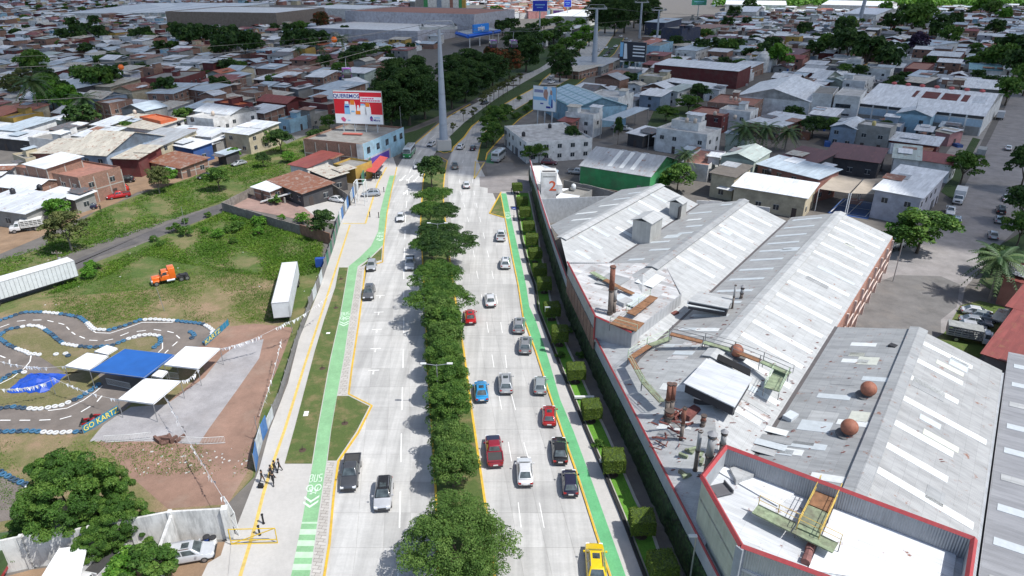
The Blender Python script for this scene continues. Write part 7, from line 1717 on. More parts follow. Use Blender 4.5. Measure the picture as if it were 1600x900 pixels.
def board(name, label, px4, zb, zt, legs, depth=.5, ground=None):
 """px4: left-bottom and right-bottom pixels; plane stands on the line between them at height zb"""
 A, B = P(px4[0], px4[1], zb), P(px4[2], px4[3], zb); d = (B - A); L = d.length; d = d.normalized(); q = Vector((d.y, -d.x, 0)); g = ground if ground is not None else 0
 r = thing(name, label, 'billboard', (A.x, A.y, g)); H = zt - zb; rot = rot3(d, (0, 0, 1)); o = Vector((0, 0, zb - g))
 def rect(x0, x1, y0, y1, mat, lay=1, nm='printed_panel'):
  m = MB(); m.box(x0 * L, x1 * L, y0 * H, y1 * H, lay * .02 - .02, lay * .02); n_ = link(nm, m.mesh(nm, mat), r); n_.matrix_local = Matrix.Translation(o) @ rot.to_4x4(); return n_
 def shape(pts, mat, lay=2, nm='printed_shape'):
  m = MB(); m.prism([(x * L, y * H) for x, y in pts], lay * .02 - .02, lay * .02); n_ = link(nm, m.mesh(nm, mat), r); n_.matrix_local = Matrix.Translation(o) @ rot.to_4x4()
 def txt(s, x, y, size, mat, lay=3, sx=1): text3(s, size * H, mat, r, o + rot @ Vector((x * L, y * H, lay * .02)), rot, sx=sx)
 m = MB(); bk = -q * .3
 for i in range(legs):
  f = (i + .5) / legs * .96 + .02; p = A + d * L * f; m = MB(); m.box(-.12, .12, -.12, .12, 0, zb - g + H * .9, atan2(d.y, d.x), (d.x * L * f - q.x * .35, d.y * L * f - q.y * .35)); part('leg', m, plain('sign_frame_white', (.5, .52, .53)), r)
  m = MB(); m.tube((d.x * L * f - q.x * .3, d.y * L * f - q.y * .3, .1), (d.x * L * (f + .05) - q.x * .2, d.y * L * (f + .05) - q.y * .2, zb - g), .06, n=5); part('brace', m, plain('sign_frame_white', (.5, .52, .53)), r)
 m = MB(); m.box(-.15, L + .15, -.15, H + .15, -.25, -.03); n_ = link('backing', m.mesh('backing', plain('sign_backing', (.30, .31, .30))), r); n_.matrix_local = Matrix.Translation(o) @ rot.to_4x4()
 return rect, shape, txt, r
A0 = P(525.5, 193, 9.2)
rect, shape, txt, r = board('billboard', 'large red and white billboard reading QUEREMOS on the roof of the corner building', (525.5, 192, 599, 194.5), 9.2, 18.4, 4, ground=6.8)
r.location.z = 6.8
rect(0, 1, 0, .97, SRED, 1); rect(0, 1, 0, .295, SWH, 2); rect(0, .54, .75, .93, SWH, 2); rect(.56, 1, .67, .83, SWH, 2); rect(0, 1, .97, 1, SWH, 2)
txt('QUEREMOS', .27, .84, .165, STRB, 4, 1.0)
for y, x1 in ((.785, .84), (.72, .97)):
 x = .59
 while x < x1: w = hr.uniform(.018, .05); rect(x, min(x + w, x1), y - .018, y + .018, SPK, 4, 'small_print'); x += w + .012
def bottle(x, w, y0, y1, body, cap, capy): shape([(x - w, y0), (x + w, y0), (x + w * .95, y0 + (y1 - y0) * .6), (x + w * .6, y1), (x - w * .6, y1), (x - w * .95, y0 + (y1 - y0) * .6)], body, 3); shape([(x - w * .65, capy), (x + w * .65, capy), (x + w * .6, y1 + .02), (x - w * .6, y1 + .02)], cap, 4)
bottle(.265, .06, .29, .66, SLB, SWH, .6); bottle(.385, .07, .27, .70, SWH, SOR, .58); bottle(.50, .03, .35, .55, SWH, SWH, .5); bottle(.60, .07, .28, .6, SWH, SLB, .57); bottle(.70, .065, .25, .63, SWH, SOR, .53); rect(.44, .54, .29, .40, SOR, 5, 'soap_bar'); rect(.22, .31, .5, .54, STRB, 5, 'label_band'); rect(.35, .42, .36, .4, SLB, 5, 'label_band')
shape([(.12, .17), (.17, .20), (.22, .13), (.2, .05), (.15, .06), (.12, .12)], SPK, 3); shape([(.73, .2), (.76, .26), (.79, .2), (.78, .08), (.76, .1), (.74, .08)], STRB, 3); shape([(.745, .12), (.76, .2), (.775, .12)], SPK, 4); txt('Mora', .87, .12, .10, STRB, 4)
for x0, x1, y in ((.82, .94, .2), (.26, .31, .1)): rect(x0, x1, y - .012, y + .012, SLB, 4, 'small_print')
rect, shape, txt, r = board('billboard', 'white and sky blue billboard with two figures above the white houses by the service road', (833, 171, 868, 175), 7.5, 15.2, 3)
rect(0, 1, 0, 1, SWH, 1); rect(0, .62, .42, .56, SLB, 2); shape([(.45, 1), (.62, 1), (.6, .8), (.45, .9)], SLB, 2); shape([(.8, 1), (1, 1), (1, .4), (.88, .5)], SLB, 2)
shape([(.48, .55), (.62, .45), (.66, .75), (.6, .9), (.5, .88), (.45, .7)], SSK, 3); shape([(.68, .3), (.8, .2), (.88, .2), (.85, .6), (.78, .75), (.7, .6)], SLB, 3); shape([(.74, .7), (.84, .68), (.84, .85), (.76, .88)], SSK, 4); shape([(.8, .15), (.87, .15), (.86, .5), (.82, .5)], STRB, 5); rect(.58, .78, .12, .2, STRB, 4, 'text_block'); rect(.32, .46, .27, .32, STRB, 4, 'text_block')
x = .06
while x < .42: w = .03; rect(x, x + w, .74, .86, STRB, 3, 'headline_stroke'); x += .05
rect, shape, txt, r = board('billboard', 'dark and white billboard on a rooftop beyond the second tower', (968, 94, 1008, 97), 8, 17, 4)
rect(0, 1, 0, 1, plain('sign_dark', (.04, .045, .06)), 1); rect(.0, .12, .2, .95, SLB, 2); shape([(.15, .1), (.3, .1), (.25, .9), (.15, .9)], SWH, 2); [rect(.5, .95, y, y + .07, SWH, 2, 'text_line') for y in (.25, .42, .6, .75)]
def pylon_sign(px, py, top, wpx, hpx, mat, label, r0=.7, strokes=True):
 b = P(px, py); f = b.y * cos(PITCH) + CH * sin(PITCH); dist = b.y
 ztop = CH - dist * tan(PITCH + atan((top - 450) / FPX)); H = hpx / FPX * f * 1.02; Wd = wpx / FPX * f; t = thing('pylon_sign', label, 'sign', (b.x, b.y, 0)); m = MB(); m.tube((0, 0, 0), (0, 0, ztop - H), r0, r0 * .8, 10); part('mast', m, plain('sign_mast_grey', (.42, .45, .45)), t)
 m = MB(); m.box(-Wd / 2, Wd / 2, -.5, .5, ztop - H, ztop); part('panel', m, mat, t); m = MB(); m.box(-Wd / 2 - .3, Wd / 2 + .3, -.4, .4, ztop - H - .3, ztop + .3); part('rim', m, SWH, t)
 if strokes:
  for j, (fy, n) in enumerate(((.55, 9), (.32, 6))):
   for i in range(n): m = MB(); x = (i - n / 2 + .5) * Wd * .075; m.box(x - Wd * .025, x + Wd * .025, -.58, -.51, ztop - H * (1 - fy), ztop - H * (1 - fy) + H * (.12 - j * .05)); part('lettering_stroke', m, SLB, t)
pylon_sign(843, 57, 1, 22, 14.5, SBL, 'tall royal blue pylon sign above the dark roadside trees'); pylon_sign(886, 36, 0, 11, 9.5, SBL, 'smaller dark blue pylon sign right of the tall one', .5); pylon_sign(1090, 26, -1, 23, 8, SGN, 'dark green pylon sign in front of the bright trees'); pylon_sign(872, 33, 16, 16, 12, plain('violet_sign', (.12, .05, .2)), 'violet banded sign beside the white roofed hall', .6, False)
st_ = Q('f', 'white', 'lavender', 9, 511, 43, 662, 52, 706, 36, 'big flat white-roofed supermarket with blue corner canopy', name='supermarket', cat='supermarket', windows=False, group=None)
s2 = Q('f', 'flat salmon', 'lavender', 17, 571, 17, 750, 25, 775, 16, 'long grey-walled store with red roof edge behind the supermarket', name='store', cat='store', windows=False, group=None)
s3 = thing('shopping_block', 'store block with green, white and yellow striped front at the top edge', 'store', tuple(P(688, 20)), 0); c = P(688, 20)
for x0, x1, mt in ((-30, -20, WC['grey']), (-20, -15, WC['green']), (-15, -4, WC['white']), (-4, 2, WC['blue-grey']), (2, 12, WC['white']), (12, 16, WC['salmon']), (16, 23, WC['white']), (23, 27, WC['green']), (27, 31, WC['mustard'])):
 m = MB(); m.box(x0, x1, 0, 22, 0, 26 if x0 > -28 else 20); part('front_panel', m, mt, s3)
m = MB(); A, B, C_ = P(713, 51, 8), P(731, 56, 8), P(781, 48, 8); D_ = A + (C_ - B); t = thing('entrance_canopy', 'grey canopy with blue fascia at the supermarket corner', 'canopy', (B.x, B.y, 0)); qq = [(A.x, A.y), (B.x, B.y), (C_.x, C_.y), (D_.x, D_.y)]
m.prism(qq, 7.2, 8.6); part('canopy_roof', m, RC['grey tin'], t, world=True); m = MB()
for a, b in ((A, B), (B, C_)): m.tube((a.x, a.y, 7.6), (b.x, b.y, 7.6), 1.3, n=4)
part('fascia', m, SBL if False else plain('store_blue', (.02, .12, .55)), t, world=True)
for f in (.05, .35, .65, .95): p = B.lerp(C_, f); m = MB(); m.tube((p.x, p.y, 0), (p.x, p.y, 7), .4, n=6); part('column', m, WC['white'], t, world=True)
A, B = P(740, 45, 12), P(764, 42, 12); t = thing('store_sign', 'blue sign with white lettering over the supermarket entrance', 'sign', (A.x, A.y, 0)); d = B - A; m = MB(); m.prism([(A.x, A.y), (B.x, B.y), (B.x - 1, B.y + 2), (A.x - 1, A.y + 2)], 9, 14.5); part('panel', m, plain('store_sign_blue', (.02, .22, .7)), t, world=True); text3('amigo', 4.6, SWH, t, d / 2 + Vector((0, -.5, 12)), rot3(d, (0, 0, 1)), ext=.05, sx=.8)
s4 = Q('f', 'white', 'brown', 15, 280, 18, 436, 22, 489, 13, 'very long brown-walled warehouse with white roof at the upper left', name='warehouse', cat='warehouse', windows=False, group=None)
for k in range(9): Q('s', 'bright tin' if k % 2 else 'pale tin', 'white', 7, 150 + k * 13, 19 - k * .2, 185 + k * 13, 22 - k * .2, 255 + k * 17, 7, 'long pale factory roof among the parallel bays at the upper left', name='factory_bay', cat='factory', windows=False, group='parallel factory bays at the upper left', far=True)
Q('f', 'white', 'white', 10, 487, 12, 560, 16, 600, 10, 'white flat-roofed hall behind the supermarket', name='hall', cat='hall', windows=False, group=None)
wh = Q('g', 'bright tin', 'white', 6.6, 1345, 161, 1540, 182, 1566, 147, 'large pale warehouse with blue-banded wall and red roof fans by the side street', name='warehouse', cat='warehouse', windows=False, group=None)
FX = FOOT[-1]; rz_ = FX[3]; w_, d_ = FX[4] / 2, FX[5] / 2
for i in range(8):
 m = MB(); x = -w_ + (i + .0) * 2 * w_ / 8; m.box(x + .35, x + 2 * w_ / 8 - .35, -d_ - .12, -d_ - .02, .1, 2.9); part('lower_wall_panel', m, WC['grey'], wh); m = MB(); m.box(x - .25, x + .25, -d_ - .2, -d_, 0, 6.4); part('pilaster', m, WC['white'], wh)
m = MB(); m.box(-w_, w_, -d_ - .1, -d_ - .02, 3.0, 5.2); part('blue_band', m, plain('pale_blue_cladding', (.36, .47, .56)), wh); m = MB(); m.box(-w_, w_, -d_ - .14, -d_ - .02, 5.6, 6.45); part('dark_band', m, WC['dark'], wh)
for i in range(7):
 x = -w_ * .75 + i * w_ * .25; m = MB(); m.lathe([(.5, 0), (.9, .3), (.9, .7), (.3, 1.0)], (x, .3, 10.2), 10); part('roof_fan', m, plain('red_fan', (.45, .10, .10)), wh)
for x0, x1 in ((-.28, -.22), (-.12, .14), (.2, .46), (.52, .62), (.7, .9)):
 m = MB(); z0 = 6.6; m.prism([(x0 * w_, -d_ * .5), (x1 * w_, -d_ * .5), (x1 * w_, -d_ * .2), (x0 * w_, -d_ * .2)], [z0 + 1.8] * 2 + [z0 + 2.88] * 2, [z0 + 1.92] * 2 + [z0 + 3.0] * 2); part('dark_roof_panel', m, WC['maroon'] if x0 < .6 else RC['pale tin'], wh)
w2 = Q('f', 'flat white', 'white', 9, 1303, 150, 1343, 153, 1356, 141, 'white windowless block with rows of slot windows left of the blue-banded warehouse', name='block', cat='building', windows=False, group=None)
FX = FOOT[-1]; w_, d_ = FX[4] / 2, FX[5] / 2
for z, n in ((5.2, 11), (2.6, 10)):
 for i in range(n): m = MB(); x = -w_ * .75 + i * w_ * 1.2 / n; m.box(x - .22, x + .22, -d_ - .08, -d_ + .02, z, z + (1.3 if z > 5 else .6)); part('slot_window', m, WIN, w2)
w3 = Q('f', 'flat concrete', 'white', 9, 1272, 147, 1303, 150, 1308, 138, 'white office block with balcony and solar panels between the arched hall and slotted block', name='office', cat='office', group=None)
w4 = Q('G', 'bright tin', 'white', 6.5, 1160, 149, 1272, 161, 1284, 136, 'wide white hall roof with dark panel left of the white office block', name='hall', cat='hall', windows=False, group=None)
FX = FOOT[-1]; m = MB(); m.box(FX[4] * .15, FX[4] * .3, -FX[5] * .3, FX[5] * .15, 8.2, 8.3); 
w5 = Q('s', 'bright tin', 'maroon', 8, 1030, 100, 1157, 112, 1166, 105, 'long white-striped roof over dark red brick wall near the small dome', name='hall', cat='hall', windows=False, group=None)
c = P(1190, 112); dm2 = thing('dome', 'small white dome with lantern beyond the long white-striped roof', 'dome', (c.x, c.y, 0)); m = MB(); m.lathe([(3.4, 0), (3.4, 6), (3.3, 7.5), (2.6, 9.2), (1.3, 10.2), (.5, 10.5), (.5, 11.3), (.05, 12)], n=20); part('dome_shell', m, WC['white'], dm2, smooth=False)
ws = Q('g', 'grey tin', 'green', 5, 909, 258, 1017, 276, 1057, 250, 'green-walled workshop with grey sheet roof and pale skylight strips behind the factory office', name='workshop', cat='workshop', windows=False, group=None)
FX = FOOT[-1]; w_, d_ = FX[4] / 2, FX[5] / 2; rise = min(3.6, d_ * .32)
for i, x in enumerate((-.28, .05, .36)):
 for s in (-1, 1): m = MB(); x0 = x * w_; m.prism([(x0, s * .6), (x0 + 1.1, s * .6), (x0 + 1.1, s * d_ * .85), (x0, s * d_ * .85)], [5 + rise * .97] * 2 + [5 + rise * .15] * 2, [5.09 + rise * .97] * 2 + [5.09 + rise * .15] * 2); part('skylight_sheet', m, SKYL[0], ws)
m = MB(); m.box(w_ - 3.2, w_ - 2.2, -d_ - .06, -d_ + .02, 0, 2.3); part('door', m, WC['grey'], ws)
m = MB(); m.box(-w_ * .95, w_ * .6, -d_ - 3.1, -d_ - 2.9, 0, 1.0); part('low_brick_wall', m, WC['brick'], ws)
gl = Q('g', 'turquoise tin', 'sky blue', 7, 868, 147, 893, 172, 960, 163, 'glass-roofed pool hall with pale blue panes behind the white billboard', name='glass_hall', cat='hall', windows=False, group=None)
FX = FOOT[-1]; w_, d_ = FX[4] / 2, FX[5] / 2; rise = min(3.6, d_ * .32); pm = plain('pale_blue_pane', (.38, .50, .56), .25, var=.2)
for s in (-1, 1):
 for i in range(8):
  for j in range(3): m = MB(); x0, x1 = -w_ + (i + .08) * 2 * w_ / 8, -w_ + (i + .92) * 2 * w_ / 8; a, b = (j + .06) / 3, (j + .94) / 3; q = [(x0, s * d_ * a), (x1, s * d_ * a), (x1, s * d_ * b), (x0, s * d_ * b)]; za, zb_ = 7.09 + rise * (1 - a), 7.09 + rise * (1 - b); m.prism(q, [za - .03, za - .03, zb_ - .03, zb_ - .03], [za, za, zb_, zb_]); part('pane', m, pm, gl)
cn = Q('o', 'blue-grey tin', 'grey', 6, 944, 187, 962, 191, 1009, 169, 'large blue-grey forecourt canopy on posts with cars beneath', name='forecourt_canopy', cat='canopy', group=None)
of = thing('factory_office', 'white office with narrow tower bearing a red figure 2 at the factory north end', 'office', tuple(P(856, 322))[:2] + (0,)); q = [P2(828, 259, 5.4), P2(844, 258.5, 5.4), P2(871, 270, 5.4), P2(879, 289, 5.4), P2(839, 287, 5.4)]
m = MB(); m.prism(q, 3.2, 5.4); part('upper_floor', m, WC['white'], of, world=True); m = MB(); m.prism([P2(831, 262, 5.3), P2(843, 261, 5.3), P2(868, 271, 5.3), P2(876, 287, 5.3), P2(842, 285, 5.3)], 5.3, 5.46); part('roof', m, plain('white_coated_sheet', (.78, .8, .82)), of, world=True)
m = MB(); m.prism([(a[0] + .4, a[1]) for a in q], 0, 3.2); part('ground_floor', m, WC['grey'], of, world=True); m = MB(); m.prism([P2(846, 257, 4.5), P2(873, 266, 4.5), P2(871, 270, 4.5), P2(846, 259, 4.5)], 4.3, 4.5); part('side_roof', m, RC['blue-grey tin'], of, world=True)
tb = Vector((8.1, 145.6, 0)); tz = 9.6; m = MB(); m.box(tb.x - 1.7, tb.x + 1.7, tb.y, tb.y + 3.9, 0, tz); part('tower', m, WC['white'], of, world=True)
m = MB(); m.box(tb.x - 1.45, tb.x + 1.45, tb.y + .4, tb.y + 1.6, tz, tz + .03); part('roof_recess', m, WC['dark'], of, world=True)  # flat slab without a hollow; its dark colour paints the recess shade
text3('2', 3.1, plain('orange_red_figure', (.62, .10, .03), .6), of, tb - of.location + Vector((.85, -.03, 6.5)), rot3((1, 0, 0), (0, 0, 1)), sx=1.1)
for i in range(9): m = MB(); x = -1.2 + i * .3; ox = tb - of.location; m.box(ox.x + x, ox.x + x + .18, ox.y - .04, ox.y, 8.6, 8.85); part('lettering_stroke', m, WC['grey'], of)
def tank(px, py, z, mat, label, r=.55, h=1.3): p = P(px, py, z); t = thing('water_tank', label, 'water tank', (p.x, p.y, z), 0, 'roof water tanks'); m = MB(); m.lathe([(r, 0), (r, h * .75), (r * .75, h * .92), (r * .35, h)], n=14); part('tank_body', m, mat, t, smooth=True); m = MB(); m.lathe([(r * .36, h), (r * .36, h + .08)], n=10); part('lid', m, mat, t)
TKW = plain('tank_cream', (.55, .46, .38), .5); TKB = plain('tank_black', (.02, .02, .025), .5)
for px, py, z, mt, l in ((1104, 248, 4.2, TKW, 'cream tank on the salmon terrace behind the palm, left of two'), (1121, 247, 4.2, TKW, 'cream tank at the corner of the salmon terrace'), (1073, 191, 8.9, TKW, 'left of two cream tanks on the white house top'), (1086, 192, 8.9, TKW, 'right of two cream tanks on the white house top'), (1117, 180, 6, TKW, 'cream tank on the maroon house by the white one'), (1148, 186, 6.6, TKW, 'pale tank in front of the long white upper floor'), (1142, 156, 6.6, TKW, 'leftmost of three tanks on the brick terrace'), (1149, 157, 6.6, TKW, 'middle of three tanks on the brick terrace'), (1155, 159, 6.6, TKW, 'rightmost of three tanks on the brick terrace'), (1179, 149, 6.6, TKB, 'small black tank at the edge of the arched roof'), (280, 196, 5.2, TKB, 'black tank at the left edge of the pale greenish roof'), (301, 190, 7.2, TKB, 'black tank on the corner of the white terrace house'), (387, 172, 6, TKB, 'black tank right of the white hip roof'), (333, 180, 7.3, TKW, 'cream tank on the white terrace house'), (211, 178, 7.2, TKW, 'cream tank beside the brick cube house'), (21, 303, 4.6, TKB, 'dark tank on the grey tin roof at the lower left houses'), (63, 297, 4.2, TKB, 'black tank beside the white gable roof'), (148, 219, 3, TKW, 'white tank under the pale tin roof edge'), (859, 200, 6, TKB, 'black tank on the white corner houses'), (818, 213, 6, TKB, 'dark tank at the rust-stained roof corner'), (1201, 272, 5, TKB, 'dark tank by the blue-grey tin roof on the right'), (1365, 196, 7.4, plain('tank_yellow', (.55, .45, .18)), 'yellow tank on the grey block house'), (896, 296, 3, plain('tank_white', (.62, .64, .64)), 'white round tank behind the office'), (30, 108, 6, TKW, 'cream tank among the far left houses')): tank(px, py, z, mt, l)
p = P(883, 298, 1.5); t = thing('gas_tank', 'white horizontal tank behind the factory office', 'tank', (p.x, p.y, 0)); m = MB(); m.tube((-1.2, 0, 1.5), (1.2, 0, 1.5), .55, n=14); part('tank_body', m, SWH, t, smooth=False); m = MB(); m.box(-.9, -.7, -.4, .4, 0, 1.2); m.box(.7, .9, -.4, .4, 0, 1.2); part('cradle', m, DARK, t)
yd = Q('f', 'flat concrete', 'grey', 2.6, 877, 305, 905, 312, 922, 300, 'low grey service building in the yard behind the factory office', name='service_building', cat='building', windows=False, group=None); Q('s', 'bright tin', 'dark', 3, 874, 313, 891, 319, 893, 310, 'small white-roofed shelter in the yard behind the office', name='shelter', cat='shelter', windows=False, group=None)
RUB = asphalt('rubble_slab', (.30, .20, .17), (.2, .17, .14), .6); sheet('yard_slab', [352, 320, 398, 303, 440, 302, 470, 320, 500, 345, 498, 362, 472, 344, 400, 330], .04, RUB, th=.0); sheet('yard_concrete', [440, 305, 472, 312, 516, 294, 547, 311, 536, 345, 500, 345, 470, 322], .035, WALKC)
def mwall(pts, h, mat, label, th=.2, step=3.0):
 L = PL(pts); r = thing('garden_wall', label, 'wall', (L[0].x, L[0].y, 0))
 for a, b in zip(L[:-1], L[1:]):
  n = max(1, round((b - a).length / step)); d = (b - a).normalized(); q = Vector((-d.y, d.x, 0)) * th
  for i in range(n): p, s_ = a.lerp(b, (i + .01) / n), a.lerp(b, (i + .99) / n); m = MB(); m.prism([(p.x, p.y), (s_.x, s_.y), (s_.x + q.x, s_.y + q.y), (p.x + q.x, p.y + q.y)], 0, h * hr.uniform(.97, 1.03)); part('wall_panel', m, mat, r, world=True)
OLDW = plain('old_block_wall', (.22, .20, .18), .95, var=.4, scale=1.2, dirt=.6); mwall([349, 331, 400, 347, 470, 368], 2.2, OLDW, 'old block wall between overgrown lot and ruined yard'); mwall([470, 368, 517, 383], 2.4, plain('rust_wall', (.22, .12, .08), .9, var=.35), 'rust brown wall stretch at the corner of the overgrown lot'); mwall([516, 301, 548, 322], 2.6, OLDW, 'pale weathered wall of the shed yard'); mwall([349, 330, 400, 303], 2.0, OLDW, 'old wall of the ruined yard facing the lane')
mwall([1086, 334, 1145, 338, 1200, 346], 3.2, WC['white'], 'white gate wall behind the factory north end'); mwall([1200, 362, 1300, 385, 1380, 395], 2.4, plain('hedge_green_wall', (.04, .07, .025), .9, var=.4), 'green hedge wall behind the factory bays'); mwall([880, 300, 925, 310, 960, 320], 3, WC['grey'], 'grey wall of the factory yard'); mwall([905, 282, 985, 300, 1030, 312], 1.5, WC['white'], 'low white wall below the green workshop')
t = thing('white_slide', 'pale concrete slab propped over the ruined yard', 'slab', tuple(P(432, 318))); m = MB(); m.prism([(-3.5, -.6), (3.5, .4), (3.3, 1.1), (-3.6, .1)], [.4, 2.2, 2.2, .4], [.6, 2.4, 2.4, .6]); part('slab', m, WC['white'], t)
for x in (-2, 2): m = MB(); m.box(x - .15, x + .15, 0, .3, 0, 1.4); part('leg', m, FR_, t)
TAN = plain('tan_shade_net', (.36, .31, .25), .85, var=.2, scale=.5); t = thing('shade_net', 'tan shade net over the sport court, left half', 'shade net', tuple(P(1300, 300))); 
for i, qd in enumerate(([1280, 295, 1327, 302, 1347, 281, 1306, 272], [1330, 302, 1376, 304, 1392, 278, 1350, 280])):
 q = [P(qd[k], qd[k + 1], 5.2) for k in range(0, 8, 2)]
 if i: t = thing('shade_net', 'tan shade net over the sport court, right half', 'shade net', tuple(P(1350, 300)))
 n = 5; vs = []; m = MB()
 for b in range(n + 1):
  for a in range(n + 1): u_, v_2 = a / n, b / n; p = (q[0] * (1 - u_) + q[1] * u_) * (1 - v_2) + (q[3] * (1 - u_) + q[2] * u_) * v_2; vs.append((p.x, p.y, 5.2 - .5 * sin(pi * u_) * sin(pi * v_2)))
 m.add(vs, [(b * (n + 1) + a, b * (n + 1) + a + 1, (b + 1) * (n + 1) + a + 1, (b + 1) * (n + 1) + a) for b in range(n) for a in range(n)]); part('net', m, TAN, t, smooth=True, world=True)
 for p in q: m = MB(); m.tube((p.x, p.y, 0), (p.x, p.y, 5.2), .09, n=6); part('pole', m, SWH, t, world=True)
sheet('sport_court', [1292, 333, 1356, 343, 1374, 318, 1318, 310], .05, plain('court_blue', (.04, .09, .24), .7)); sheet('sport_court_key', [1322, 318, 1344, 321, 1350, 312, 1330, 310], .065, plain('court_terracotta', (.28, .12, .08), .7))
m = MB()
for a, b in (((1298, 331), (1352, 339)), ((1298, 331), (1322, 312)), ((1352, 339), (1370, 319)), ((1325, 335), (1346, 315)), ((1310, 321), (1362, 329)), ((1322, 312), (1370, 319))): ribbon([P(*a), P(*b)], .16, .07, .075, m)
struct('court_lines', m, WHITEP)
sheet('side_street', [1305, 520, 1330, 490, 1352, 455, 1372, 425, 1395, 395, 1440, 375, 1470, 350, 1490, 320, 1520, 268, 1548, 215, 1572, 165, 1590, 130, 1610, 90, 1650, 90, 1700, 110, 1700, 300, 1620, 330, 1560, 385, 1530, 425, 1508, 450, 1500, 490, 1478, 520, 1480, 560, 1440, 545, 1380, 530], .03, asphalt('side_street_concrete', (.25, .235, .23), (.3, .27, .25), .4))
sheet('worn_asphalt', [1330, 505, 1350, 470, 1375, 440, 1400, 430, 1470, 432, 1500, 445, 1495, 480, 1470, 500, 1470, 540, 1400, 535, 1340, 520], .045, ASPH); sheet('parking_grass', [1476, 520, 1500, 478, 1530, 470, 1570, 480, 1560, 520, 1530, 560, 1480, 545, 1460, 530], .06, WILD); sheet('street_verge', [1470, 300, 1490, 268, 1520, 215, 1532, 218, 1508, 262, 1488, 312], .06, FARG); sheet('broken_verge', [1478, 240, 1535, 160, 1560, 168, 1520, 250], .05, asphalt('broken_concrete', (.3, .28, .26)))
sheet('street_verge_lower', [1300, 500, 1318, 505, 1380, 420, 1372, 412], .05, asphalt('broken_concrete2', (.3, .28, .24), (.15, .2, .05), .5))
sheet('street_verge_right', [1700, 300, 1560, 385, 1530, 440, 1570, 470, 1700, 480], .06, FARG); sheet('vacant_garden', [1010, 200, 1022, 172, 1075, 165, 1112, 170, 1108, 180, 1060, 200, 1040, 212], .05, FARG); sheet('park_ground', [560, 215, 600, 168, 640, 155, 740, 125, 800, 105, 820, 110, 745, 155, 700, 175, 612, 212, 618, 240, 560, 230], .02, FARG)
sheet('park_path', [612, 214, 612, 208, 660, 195, 705, 176, 747, 152, 752, 157, 706, 180, 672, 193, 640, 205], .035, ASPD); sheet('verge_west_far', [620, 238, 613, 214, 650, 204, 684, 190, 676, 198, 650, 220, 636, 234], .06, FARG)
sheet('far_median_green', [855, 130, 905, 95, 960, 50, 935, 30, 880, 60, 830, 90, 800, 110, 830, 115], .015, FARG)
for px, py, h, l in ((1395, 440, 8, 'leaning lamp pole at the end of the brick factory flank'), (1422, 208, 11, 'slim pole in front of the blue-banded warehouse'), (628, 215, 10, 'double lamp post on the verge left of the tower'), (1012, 235, 7, 'pole beside the cross street houses'), (875, 152, 9, 'twin-armed lamp post behind the white billboard'), (926, 285, 6, 'short pole at the green workshop corner')): pole(px, py, h, l, .09, name='street_lamp', cat='lamp post')
def lamp(px, py, h, arm, label, z=0, mat=None):
 p = P(px, py); t = thing('street_lamp', label, 'street lamp', (p.x, p.y, z), 0, 'street lamps along the avenue'); m = MB(); m.tube((0, 0, 0), (0, 0, h), .1, .06, 8); part('shaft', m, mat or POLE, t)
 for a in arm: m = MB(); m.tube((0, 0, h - .15), (a, 0, h + .1), .045, n=6); part('arm', m, mat or POLE, t); m = MB(); m.box(a - .35, a + .35, -.14, .14, h + .06, h + .18); part('lamp_head', m, WPT, t)
lamp(1075, 925, 6.5, (-.3,), 'grey lamp post rising beside the ivy wall at the bottom', 0)
for px, py, l in ((680, 400, 'among the flat-topped trees'), (680, 640, 'between the two dark bushy trees')): lamp(px + 6, py, 6.6, (-1.6, 1.6), 'double-armed lamp post in the median, %s' % l)
for px, py, l in ((903, 616, 'upper'), (945, 716, 'lower')):
 p = P(px + 14, py + 10, 0); t = thing('concrete_beam', 'white concrete cross piece over the black garden wall, %s one' % l, 'beam', (p.x, p.y, .42)); m = MB(); m.box(-1.6, .9, -.18, .18, 0, .25); part('beam', m, WPT, t)
pt = P(855, 505); t = thing('parking_sign', 'white parking sign with letter E on a post by the clipped trees', 'sign', (pt.x, pt.y, EZ)); m = MB(); m.tube((0, 0, 0), (0, 0, 2.6), .04, n=6); part('post', m, POLE, t); m = MB(); m.box(-.42, .42, -.06, -.03, 1.9, 2.8); part('plate', m, SWH, t); text3('E', .6, STRB, t, Vector((0, -.075, 2.35)), rot3((1, 0, 0), (0, 0, 1)))
pt = P(803, 338); t = thing('blue_sign', 'small blue information sign by the cycle lane north end', 'sign', (pt.x, pt.y, EZ)); m = MB(); m.tube((0, 0, 0), (0, 0, 1.9), .04, n=6); part('post', m, POLE, t); m = MB(); m.box(-.45, .45, -.06, -.03, 1.5, 2.0); part('plate', m, SBL, t); m = MB(); m.box(-.3, .3, -.075, -.062, 1.68, 1.8); part('symbol', m, SWH, t)
fr_ = thing('portal_frame', 'white tubular portal frame at the entrance of the shed yard', 'frame', tuple(P(556, 322))); pf = P(566, 322) - P(552, 322)
for x, y in ((0, 0), (2.2, 0), (0, 3), (2.2, 3)): m = MB(); m.tube((x, y, 0), (x, y, 5.5), .09, n=6); part('leg', m, WPT, fr_)
for a, b in (((0, 0, 5.5), (2.2, 0, 5.5)), ((0, 3, 5.5), (2.2, 3, 5.5)), ((0, 0, 5.5), (0, 3, 5.5)), ((2.2, 0, 5.5), (2.2, 3, 5.5))): m = MB(); m.tube(a, b, .08, n=6); part('beam', m, WPT, fr_)
TM = plain('tower_grey', (.32, .36, .42), .5, var=.12, scale=.4); TM2 = plain('tower_steel', (.38, .40, .42), .45, .3)
